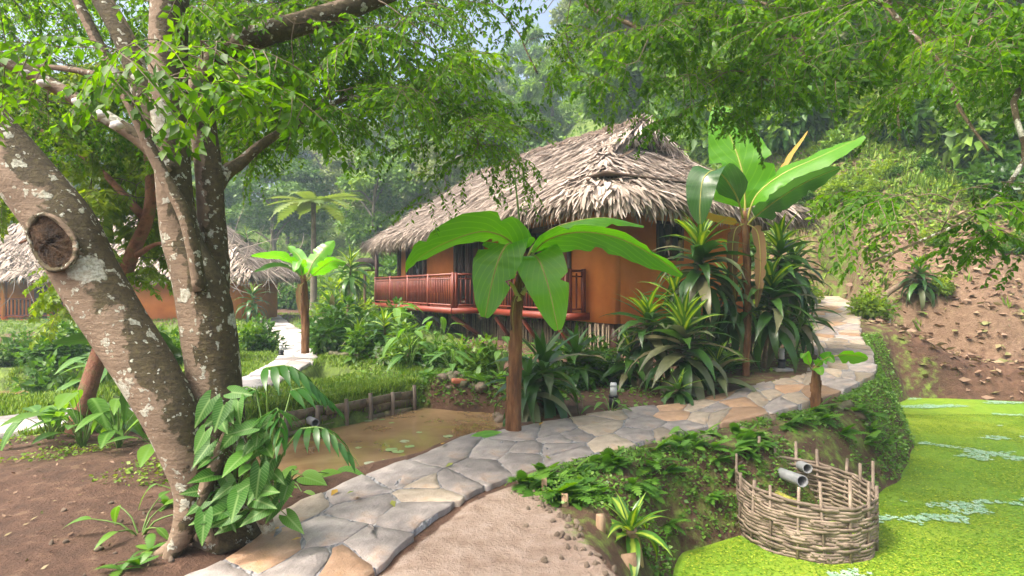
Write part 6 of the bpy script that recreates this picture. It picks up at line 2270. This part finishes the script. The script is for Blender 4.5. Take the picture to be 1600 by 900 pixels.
# grains of duckweed near the bank
def f_weed(x, y):
    inb = np.hypot(x - bc[0], y - bc[1]) < BR + .02
    return ((poly_sd(x, y, POND_C) < -.02) & ~inb & (x < y * .95 + .3)) * (.35 + .65 * sstep(-.2, .15, vnoise(x * 1.7, y * 2.4, 75)))


XY = sample_where(f_weed, 1.0, 9.5, 3.2, 10.5, 46000, 119)
n = len(XY)
az = r_.uniform(0, 6.28, n)
L = r_.uniform(.012, .026, n)
V, T, t = leaf_cloud(np.column_stack([XY, np.full(n, Z_C + .003) + r_.uniform(0, .004, n)]), np.column_stack([np.cos(az), np.sin(az), r_.uniform(-.02, .15, n)]), unit(np.array([0, 0, 1.0]) + r_.normal(0, .12, (n, 3))), L, L * .42, -.02)
M['weed'] = leaf_mat('duckweed_leaf', [(0.05, 0.15, 0.008), (0.14, 0.27, 0.012), (0.25, 0.35, 0.022), (0.38, 0.44, 0.05)], .2, .5, 1.2, waxy=.3)
tag(obj('duckweed', np_mesh('duckweed', V, T, M['weed'], tint=t)), 'tiny lime duckweed leaves covering the green pond', kind='stuff')

# lily pads on the brown pond
def lily_mesh():
    V = [(0, 0, 0)] + [(math.cos(a), math.sin(a), .03 * math.sin(3 * a)) for a in np.linspace(.2, 2 * PI - .2, 15)]
    return np_mesh('lily_pad', np.array(V), np.array([(0, i, i + 1) for i in range(1, 15)]), M['lily'], uv=np.array([(v[0], v[1]) for v in V]))


lily = lily_mesh()
for k, (px, py) in enumerate([(575, 658), (585, 655), (597, 656), (612, 661), (520, 662), (655, 676), (632, 690), (640, 698), (612, 703), (622, 706), (510, 677), (700, 698), (680, 700), (605, 720), (577, 724), (560, 700), (700, 682)]):
    q = at(px, py, (EYE - Z_A) * FOC / (py - 450))
    o = tag(obj('lily_pad', lily), 'small round lily pad floating on the brown pond', 'lily pad', 'lily pads on the brown pond')
    o.location = (q[0], q[1], Z_A + .006); s = random.uniform(.04, .08); o.scale = (s, s, s); o.rotation_euler = (0, 0, random.uniform(0, 6))

# fallen leaves on the path
FL = np_mesh('fallen_leaf', LEAF_V, LEAF_T, M['fallen'], uv=np.column_stack([LEAF_V[:, 0], LEAF_V[:, 1]]))
for k, (px, py) in enumerate([(755, 676), (770, 618), (857, 719), (527, 772), (553, 775), (560, 785), (437, 835), (849, 665), (852, 720), (708, 730), (1075, 645), (1117, 648), (965, 645), (612, 790), (1180, 622), (690, 700), (900, 690), (470, 850)]):
    q = at(px, py, EYE * FOC / (py - 450))
    pz = float(path_z(np.array([q[0]]), np.array([q[1]]), PATH_L, PATH_R, PATH_Z)[0])
    o = tag(obj('fallen_leaf', FL), 'small yellowed leaf lying on the flagstone path', 'leaf', 'fallen leaves on the path')
    o.location = (q[0], q[1], pz + .04); s = random.uniform(.06, .10); o.scale = (s, s, s); o.rotation_euler = (random.uniform(-.2, .2), random.uniform(-.1, .25), random.uniform(0, 6))
bl = outline_leaf('leaf', [(0, .02), (.12, .1), (.3, .17), (.5, .18), (.7, .14), (.88, .07), (1.0, .005)], 'banana', .02, .1)
o = tag(obj('fallen_banana_leaf', bl), 'green torn banana leaf lying on path edge beside banana stem', 'leaf')
o.matrix_basis = basis_matrix(at(735, 683, 6.15), (1, .25, .12), (0, -.4, 1), .35)


# ------------------------------------------------------------------ shrubs and leafy plants
def shrub_mesh(name, mat, seed, n, size=(1, 1, 1), leaf=(.08, .16), wide=.3, clumps=14, droop=.2):
    r_ = np.random.default_rng(seed)
    cc = unit(r_.normal(0, 1, (clumps, 3))) * (r_.random((clumps, 1)) ** .4) * .75
    cc[:, 2] = np.abs(cc[:, 2]) * 1.1 + .15
    k = r_.integers(0, clumps, n)
    d = unit(r_.normal(0, 1, (n, 3)))
    P = cc[k] + d * (.36 * r_.random(n) ** .35)[:, None]
    P = P * np.array(size) * .62
    P[:, 2] = np.maximum(P[:, 2], .02)
    D = unit(d + np.array([0, 0, .3 - droop]) + r_.normal(0, .5, (n, 3)))
    N = unit(d * .5 + np.array([0, 0, 1]) + r_.normal(0, .4, (n, 3)))
    L = r_.uniform(leaf[0], leaf[1], n)
    tint = np.clip(r_.normal(.45, .18, clumps)[k] + r_.normal(0, .15, n), 0, 1)
    V, T, t = leaf_cloud(P, D, N, L, L * wide, .2, tint)
    return np_mesh(name, V, T, M[mat], tint=t)


def wood_mesh(name, seed, hgt, spread, rad, n=7, mat='forest_bark', base_low=.2):
    r_ = np.random.default_rng(seed)
    mb = MB()
    t0 = catmull([(0, 0, -base_low), (r_.normal(0, .03) * hgt, r_.normal(0, .03) * hgt, hgt * .4), (r_.normal(0, .05) * hgt, r_.normal(0, .05) * hgt, hgt * .85)], 9)
    mb.tube(t0, np.linspace(rad, rad * .35, 9), 7, True, .08, seed)
    for k in range(n):
        i = r_.integers(3, 8)
        az = r_.uniform(0, 6.28)
        e = t0[i] + np.array([math.cos(az) * spread, math.sin(az) * spread, hgt * r_.uniform(.1, .35)]) * r_.uniform(.6, 1)
        mb.tube(catmull([t0[i], (t0[i] + e) / 2 + np.array([0, 0, .05 * hgt]), e], 6), np.linspace(rad * .45, rad * .1, 6), 5, False)
    V = np.concatenate(mb.V); F = []
    if mb.Q: F.append(np.concatenate(mb.Q))
    if mb.T: F.append(np.concatenate(mb.T))
    return np_mesh(name, V, F, M[mat], smooth=True)


SHRUB = {}
for mt in ('shrub', 'forest_mid', 'yellow_leafy', 'forest_pale'):
    SHRUB[mt] = [shrub_mesh('foliage', mt, 600 + k, 1500, (1, 1, 1.0), (.07, .17), .28) for k in range(2)]
BUSHWOOD = wood_mesh('stem', 5, .6, .35, .03, 6, 'stem_brown')


def shrub(label, x, y, s, mt, seed, group=None, name='shrub', sz=1.0, z=None):
    r_ = random.Random(seed)
    g = thing(name, label, 'shrub', (x, y, hz(x, y) - .03 if z is None else z), r_.uniform(0, 6), group)
    g.scale = (s, s, s * sz)
    obj('foliage', SHRUB[mt][r_.randrange(2)], g)
    obj('stem', BUSHWOOD, g)
    return g


for k, (x, y, s, mt, lab) in enumerate([
        (-8.6, 10.9, 1.35, 'shrub', 'dark leafy shrub at the far side of the left pond, at frame edge'),
        (-7.4, 11.4, 1.35, 'shrub', 'dark leafy shrub above the left pond behind the leaning trunk'),
        (-9.8, 12.8, 1.15, 'forest_mid', 'green shrub below the far house balcony'),
        (-6.7, 12.6, 1.3, 'yellow_leafy', 'yellow green shrub in front of the far orange wall'),
        (-3.9, 13.9, 1.6, 'shrub', 'round green shrub above the mossy stone wall'),
        (-3.1, 13.0, 1.2, 'cover_', 'low shrub at the right end of mossy stone wall'),
        (-5.0, 15.8, 1.5, 'shrub', 'shrub behind the left banana plant'),
        (-2.2, 12.0, 1.1, 'forest_mid', 'shrub under the left end of the balcony'),
        (-6.0, 20.0, 2.2, 'yellow_leafy', 'pale bushy shrub behind left banana plant'),
        (-4.2, 24.5, 3.2, 'yellow_leafy', 'large lime shrub left of the roof end'),
        (8.6, 13.9, 1.0, 'yellow_leafy', 'light green bush beside the small dracaena tree'),
        (8.1, 15.7, .8, 'yellow_leafy', 'small bush beside the upper path end'),
        (.75, 9.1, .8, 'shrub', 'low glossy shrub in front of bamboo screen'),
        (1.35, 9.7, .95, 'shrub', 'broad dark shrub below the orange corner wall'),
        (3.6, 10.2, .9, 'shrub', 'dark low shrub filling under the tall dracaenas'),
        (-.55, 10.6, .9, 'forest_mid', 'low leafy shrub below the balcony corner'),
        (-1.3, 10.9, .8, 'shrub', 'glossy low shrub between balcony braces'),
        (6.0, 12.2, .8, 'shrub', 'dark shrub at the house side of upper path')]):
    shrub(lab, x, y, s, mt if mt in SHRUB else 'shrub', 700 + k)


for k, (x, y, s_) in enumerate([(-11.2, 11.9, 1.05), (-10.2, 12.1, .95), (-9.2, 11.8, 1.1), (-8.0, 12.2, .95), (-6.9, 11.9, .9), (-8.6, 13.4, 1.1), (-7.2, 13.2, 1.0), (-6.4, 14.6, 1.1), (-10.6, 13.6, 1.2)]):
    shrub('low dark shrub in the belt between left pond and far house', x, y, s_, 'shrub' if k % 3 else 'forest_mid', 760 + k, 'shrub belt above the left pond')
for k, (x, y, s_) in enumerate([(-3.6, 15.2, 1.1), (-4.6, 14.2, .9), (-3.4, 16.8, 1.4), (-5.4, 17.5, 1.2), (-2.6, 13.4, 1.0)]):
    shrub('dark green shrub in the bed between pale path and balcony', x, y, s_, 'shrub', 780 + k, 'shrubs between pale path and balcony')


def broad_plant(label, x, y, n, size, seed, h=.35, meshes=None, name='broad_leaf_plant', group=None, spread=.3):
    r_ = random.Random(seed)
    z = hz(x, y)
    g = thing(name, label, 'plant', (x, y, z), 0, group)
    st = MB()
    for k in range(n):
        az = k * 2.4 + r_.uniform(-.3, .3)
        hh = h * r_.uniform(.35, 1.1)
        p = np.array([math.cos(az) * spread * r_.uniform(.3, 1), math.sin(az) * spread * r_.uniform(.3, 1), hh])
        st.tube(catmull([(0, 0, -.05), p * np.array([.4, .4, .6]), p], 5), np.linspace(.008, .004, 5), 4, False)
        facing_leaf(g, (meshes or OVAL)[r_.randrange(2)], p, (math.cos(az), math.sin(az), r_.uniform(-.5, .45)), (math.cos(az) * -.3, math.sin(az) * -.3 - .15, 1), size * r_.uniform(.7, 1.2))
    st.build('stem', M['green_stem'], g, True)
    return g


for k, (x, y, n, s, h, lab) in enumerate([
        (-1.95, 11.0, 14, .38, .75, 'bright broad leaved plant under the balcony braces'),
        (-1.1, 10.3, 14, .30, .5, 'glossy broad leaved plant at the house end of pond'),
        (-.2, 10.1, 12, .30, .7, 'broad leaved plant behind banana stem on the pond side'),
        (-2.75, 11.3, 12, .32, .6, 'broad leaved plant right of the mossy stone wall'),
        (-1.5, 12.0, 12, .34, .9, 'tall broad leaved plant against the bamboo screen'),
        (.6, 10.0, 14, .30, .55, 'broad leaved plant between the two near stilts'),
        (1.9, 9.9, 14, .28, .55, 'broad leaved plant under the orange corner wall'),
        (1.28, 7.45, 9, .15, .20, 'pale young plant beside the middle garden lamp'),
        (-2.42, 3.75, 7, .14, .16, 'small seedling in soil left of the big tree'),
        (-2.3, 4.2, 7, .16, .2, 'seedling behind the foot of the leaning trunk'),
        (-4.4, 5.9, 16, .40, .55, 'long leaved plant at the foot of small red barked tree'),
        (-3.9, 5.7, 12, .34, .5, 'leafy plant right of the small red barked tree'),
        (-4.9, 6.1, 12, .34, .4, 'leafy plant left of the small red barked tree'),
        (-3.1, 5.2, 11, .32, .45, 'leafy plant between the two tree trunks'),
        (-6.6, 9.3, 14, .42, .7, 'leafy plant on the near edge of left pond'),
        (3.35, 9.4, 10, .30, .5, 'round leaved plant between the dracaena stems'),
        (4.5, 10.9, 10, .24, .4, 'leafy plant behind the path bend lamp'),
        (1.9, 6.15, 5, .14, .10, 'heart leaved creeper among the ferns of the bank'),
        (-4.1, 14.6, 14, .5, .9, 'broad leaved plant behind the mossy stone wall'),
        (-3.0, 14.8, 14, .5, 1.1, 'big leaved plant left of the balcony end')]):
    broad_plant(lab, x, y, n, s, 800 + k, h, HEART if 'round' in lab or 'heart' in lab else None)
gg = thing('ginger_plant', 'dark arching long leaves in front of small red barked tree', 'plant', (0, 0, 0))
for k, pts in enumerate([A3((250, 600, 4.9), (262, 545, 4.8), (220, 524, 4.7), (150, 528, 4.6), (85, 536, 4.5)), A3((255, 600, 4.9), (270, 560, 4.8), (240, 548, 4.7), (190, 575, 4.6), (170, 592, 4.6)), A3((250, 620, 5.0), (300, 590, 4.7), (340, 600, 4.6), (310, 640, 4.5)), A3((250, 640, 5.0), (220, 600, 4.9), (200, 620, 4.8), (195, 660, 4.7))]):
    banana_leaf(gg, pts, .085, (0, -.6, .8), 'banana_dark', -.2, 50 + k, 0)


# ------------------------------------------------------------------ forest on the hill
def crown_mesh(mat, seed, n, clumps, rx, rz, leaf, wide=.34, shape='round', droop=0.0):
    r_ = np.random.default_rng(seed)
    cc = unit(r_.normal(0, 1, (clumps, 3))) * (r_.random((clumps, 1)) ** .33)
    if shape == 'tall':
        cc[:, 2] *= 1.6
    if shape == 'layer':
        cc[:, 2] = np.round(cc[:, 2] * 2.5) / 2.5 + r_.normal(0, .05, clumps)
    rad = r_.uniform(.18, .34, clumps)
    k = r_.choice(clumps, n, p=rad ** 2 / (rad ** 2).sum())
    d = unit(r_.normal(0, 1, (n, 3)))
    d[:, 2] = np.where(d[:, 2] < -.35, -d[:, 2] * .5, d[:, 2])
    P = (cc[k] + d * (rad[k] * r_.random(n) ** .3)[:, None] * np.array([1.15, 1.15, .75]))
    P = P * np.array([rx, rx, rz])
    D = unit(d * .8 + np.array([0, 0, -.25 - droop]) + r_.normal(0, .45, (n, 3)))
    N = unit(d * .8 + np.array([0, 0, .8]) + r_.normal(0, .35, (n, 3)))
    L = r_.uniform(leaf[0], leaf[1], n)
    tint = np.clip(r_.normal(.45, .2, clumps)[k] + r_.normal(0, .14, n), 0, 1)
    V, T, t = leaf_cloud(P, D, N, L, L * wide, .15, tint)
    return np_mesh('crown', V, T, M[mat], tint=t)


CROWN = [
    (crown_mesh('forest_dark', 901, 6500, 26, 2.3, 2.2, (.16, .34)), 2.2, 4.0, 'dark'),
    (crown_mesh('forest_mid', 902, 6500, 30, 2.2, 2.6, (.16, .32)), 2.6, 4.2, 'mid'),
    (crown_mesh('forest_pale', 903, 5500, 26, 2.0, 2.0, (.14, .30)), 2.0, 3.6, 'pale'),
    (crown_mesh('forest_mid', 904, 6000, 24, 1.6, 2.2, (.22, .48), .16, 'tall', .4), 2.8, 4.6, 'mid'),
    (crown_mesh('forest_dark', 905, 6500, 34, 2.7, 2.4, (.18, .36), .30, 'layer'), 2.2, 4.6, 'dark')]
TRUNKS = [wood_mesh('trunk', 910 + k, 6.0, 1.6, .17, 9, base_low=1.0) for k in range(3)]
LABT = {'dark': 'dark green hazy forest tree ', 'mid': 'mid green hazy forest tree ', 'pale': 'pale feathery hazy forest tree '}
r = random.Random(77)
spots = []
tries = 0
while len(spots) < 170 and tries < 12000:
    tries += 1
    x, y = r.uniform(-58, 62), r.uniform(16, 82)
    yb = float(np.interp(x, YB_X, YB_Y))
    d = y - yb
    if d < (3.2 if x < 6 else 7.0): continue
    if abs(x) > y * 1.02 + 4: continue
    sep = 2.6 + .035 * y
    if any((x - a) ** 2 + (y - b) ** 2 < sep * sep for a, b in spots): continue
    spots.append((x, y))
for k, (x, y) in enumerate(spots):
    v = r.choices(range(5), (.10, .34, .26, .18, .12))[0]
    me, _, th_, kind = CROWN[v]
    s = r.uniform(.75, 1.35) * (1.0 + .004 * y)
    pxx = 800 + FOC * x / y
    zone = ('behind the far house at left' if pxx < 400 else 'between big tree and thatched roof' if pxx < 740 else 'behind the main thatched roof' if pxx < 1130 else 'above the slope on the right')
    if y > 48: zone += ', high up'
    g = thing('forest_tree', LABT[kind] + zone, 'tree', (x, y, hz(x, y) - .1), r.uniform(0, 6), 'forest trees ' + zone + ', ' + kind)
    g.scale = (s, s, s * r.uniform(.85, 1.3))
    obj('trunk', TRUNKS[k % 3], g)
    c_ = obj('crown', me, g); c_.location = (0, 0, th_)


def f_forest(x, y):
    d = y - np.interp(x, YB_X, YB_Y)
    dmin = np.where(x < 6, 1.5, 8.0)
    return ((d > dmin) & (np.abs(x) < y * 1.05 + 6)) * 1.0


# undergrowth mass between the trunks
XYf = sample_where(f_forest, -60, 62, 15, 80, 3600, 111)
r_ = np.random.default_rng(112)
K = 26
n = len(XYf)
hgt = r_.uniform(.35, 1.5, n)
ctr = np.repeat(np.column_stack([XYf, height(XYf[:, 0], XYf[:, 1])]), K, 0)
d = unit(r_.normal(0, 1, (n * K, 3))); d[:, 2] = np.abs(d[:, 2])
hh = np.repeat(hgt, K)
P = ctr + d * (hh * r_.random(n * K) ** .4)[:, None] * np.array([1.1, 1.1, .9])
L = r_.uniform(.18, .42, n * K)
V, T, t = leaf_cloud(P, unit(d + r_.normal(0, .5, d.shape)), unit(d * .4 + np.array([0, 0, 1]) + r_.normal(0, .4, d.shape)), L, L * .3, .2, np.clip(np.repeat(r_.normal(.45, .22, n), K) + r_.normal(0, .12, n * K), 0, 1))
tag(obj('undergrowth', np_mesh('undergrowth', V, T, M['forest_mid'], tint=t)), 'dense green undergrowth covering the wooded hill', kind='stuff')

# leafy shrubs on the near right slope
HS = [('forest_mid', 'leafy shrub on the upper right slope below the forest'), ('shrub', 'dark leafy shrub on the upper right slope below the forest'), ('yellow_leafy', 'yellow green shrub on the upper right slope below the forest')]
for k in range(125):
    x = r.uniform(7.5, 23)
    y = float(np.interp(x, YB_X, YB_Y)) + r.uniform(6.2, 10.5)
    if k < 16:
        x = r.uniform(13.0, 21); y = float(np.interp(x, YB_X, YB_Y)) + r.uniform(3.2, 6)
    m, lab = HS[r.choices((0, 1, 2), (.45, .25, .3))[0]]
    pxx = 800 + FOC * x / y
    lab += (', right behind the house' if pxx < 1250 else ', above the upper path end' if pxx < 1400 else ', above the small dracaena tree' if pxx < 1520 else ', at the right edge')
    shrub(lab, x, y, r.uniform(1.5, 3.0), m, 1000 + k, 'slope shrubs, ' + m, 'slope_shrub', r.uniform(.9, 1.7))
for k in range(34):
    x, y = r.uniform(6.2, 13.5), r.uniform(19.5, 25.5)
    m = ('forest_mid', 'shrub', 'yellow_leafy')[r.choices((0, 1, 2), (.4, .4, .2))[0]]
    shrub({'forest_mid': 'mid green', 'shrub': 'dark green', 'yellow_leafy': 'yellow green'}[m] + ' shrub on the slope right behind the thatched roof', x, y, r.uniform(1.8, 3.2), m, 1300 + k, 'shrubs right behind the roof, ' + m, 'slope_shrub', r.uniform(1, 1.7))
for k in range(70):
    x = r.uniform(8.2, 19)
    y = float(np.interp(x, YB_X, YB_Y)) + r.uniform(.8, 6.5)
    if poly_sd(np.array([x]), np.array([y]), PATH_POLY)[0] < .8: continue
    m = ('yellow_leafy', 'shrub')[k % 3 == 0]
    shrub({'shrub': 'small dark weed bush', 'yellow_leafy': 'small yellow green weed bush'}[m] + ' on the bare earth slope above green pond', x, y, r.uniform(.2, .65), m, 1400 + k, 'weeds on the earth slope, ' + m, 'weed_bush')
for k in range(22):
    x = r.uniform(7.2, 18)
    y = float(np.interp(x, YB_X, YB_Y)) + r.uniform(-.6, 3.0)
    s_ = r.uniform(.03, .07)
    if poly_sd(np.array([x]), np.array([y]), PATH_POLY)[0] < .3: continue
    o = tag(obj('clod', ROCKS[k % 5] if k % 2 else MOSSY[k % 5]), 'lump of earth on the slope foot behind the green pond', 'clod', 'lumps on the slope foot')
    o.location = (x, y, max(hz(x, y), Z_C) + s_ * .2); o.rotation_euler = (r.uniform(0, 3), r.uniform(0, 3), r.uniform(0, 6)); o.scale = (s_ * 1.4, s_, s_ * .8)
for k, (x, y, s_) in enumerate([(6.6, 17.6, 1.2), (7.4, 18.3, 1.4), (8.3, 18.0, 1.0), (9.0, 18.8, 1.4), (9.9, 17.6, .9), (8.0, 19.4, 1.6), (10.6, 18.6, 1.3), (6.2, 18.8, 1.5)]):
    shrub('bushy shrub on the bank behind the upper path end', x, y, s_, ('forest_mid', 'yellow_leafy', 'shrub')[k % 3], 1500 + k, 'shrubs behind the upper path end', 'slope_shrub')
# belt of shrubs at the foot of the hill behind the houses
for k in range(34):
    x = r.uniform(-24, 5)
    y = float(np.interp(x, YB_X, YB_Y)) + r.uniform(-1.5, 3.0)
    m, lab = [('forest_mid', 'mid green shrub at the forest foot behind the houses'), ('shrub', 'dark shrub at the forest foot behind the houses'), ('yellow_leafy', 'yellow green shrub at the forest foot behind the houses')][r.randrange(3)]
    shrub(lab, x, y, r.uniform(1.6, 3.4), m, 1100 + k, 'forest foot shrubs, ' + m, 'forest_shrub')


def dry_heap(label, c, size, n, seed, name='dry_branches'):
    r_ = np.random.default_rng(seed)
    g = thing(name, label, 'branches', tuple(c))
    mb = MB()
    for k in range(n):
        a = r_.normal(0, .35, 3) * np.array(size)
        d_ = unit(r_.normal(0, 1, 3) + np.array([0, 0, .2])) * r_.uniform(.3, .9) * max(size) * .8
        mid = a + d_ * .5 + r_.normal(0, .12, 3) * max(size) * .5
        c_ = catmull([a, mid, a + d_], 6)
        mb.tube(c_, np.linspace(.010, .003, 6) * (max(size) ** .5), 4, False)
        for j in range(2):
            i = r_.integers(2, 5)
            e = c_[i] + unit(r_.normal(0, 1, 3)) * .25 * max(size)
            mb.tube(np.array([c_[i], (c_[i] + e) / 2 + r_.normal(0, .03, 3), e]), [.004, .003, .002], 3, False)
    o = mb.build('twig', M['dry_twig'], g, True)
    o['kind'] = 'stuff'
    return g


dry_heap('tangle of dry grey twigs in front of the far roof at left', at(60, 405, 19), (2.4, 1, 1.0), 70, 121)
dry_heap('tangle of dry grey twigs before far roof between the trunks', at(330, 415, 20), (2.8, 1, 1.2), 80, 122)
dry_heap('brown tangle of dead branches high on the right slope', at(1410, 235, 21), (1.4, 1, 1.6), 60, 123)

# little thatched shelter on a post
bt = at(570, 416, 24)
sh = thing('thatched_shelter', 'tiny thatched shelter on a post left of the balcony', 'shelter', (bt[0], bt[1], hz(bt[0], bt[1])))
zt = bt[2] - hz(bt[0], bt[1])
MB().box(-.05, .05, -.05, .05, -.1, zt - .2).build('post', M['stake'], sh)
MB().box(-.35, .35, -.3, .3, zt - .2, zt - .15).build('shelf', M['stake'], sh)
rp = MB().add([(-.7, -.6, zt), (.7, -.6, zt), (.7, .6, zt), (-.7, .6, zt), (-.25, 0, zt + .35), (.25, 0, zt + .35)], [(0, 1, 5, 4), (2, 3, 4, 5), (3, 2, 1, 0)], [(1, 2, 5), (3, 0, 4)])
rp.build('roof', M['thatch_base'], sh)
for sx in (-.3, .3):
    MB().box(sx - .03, sx + .03, -.03, .03, zt - .147, zt + .05).build('upright', M['stake'], sh)

# ------------------------------------------------------------------ haze: one box of even, pale air round everything
hm = bpy.data.materials.new('haze_air')
hm.use_nodes = True
hn = hm.node_tree.nodes
hn.remove(hn['Principled BSDF'])
pv = hn.new('ShaderNodeVolumePrincipled')
pv.inputs['Color'].default_value = (0.66, 0.85, 1.0, 1)
pv.inputs['Density'].default_value = 0.0020
pv.inputs['Anisotropy'].default_value = 0.1
hm.node_tree.links.new(pv.outputs[0], hn['Material Output'].inputs['Volume'])
top = max(float(GZ.max()) + 19.0, 40.0)
hb = MB().box(-122, 122, -26, 142, float(GZ.min()) - 1.2, top).build('haze', hm)
tag(hb, 'thin bluish smoke haze hanging between the trees', kind='stuff')
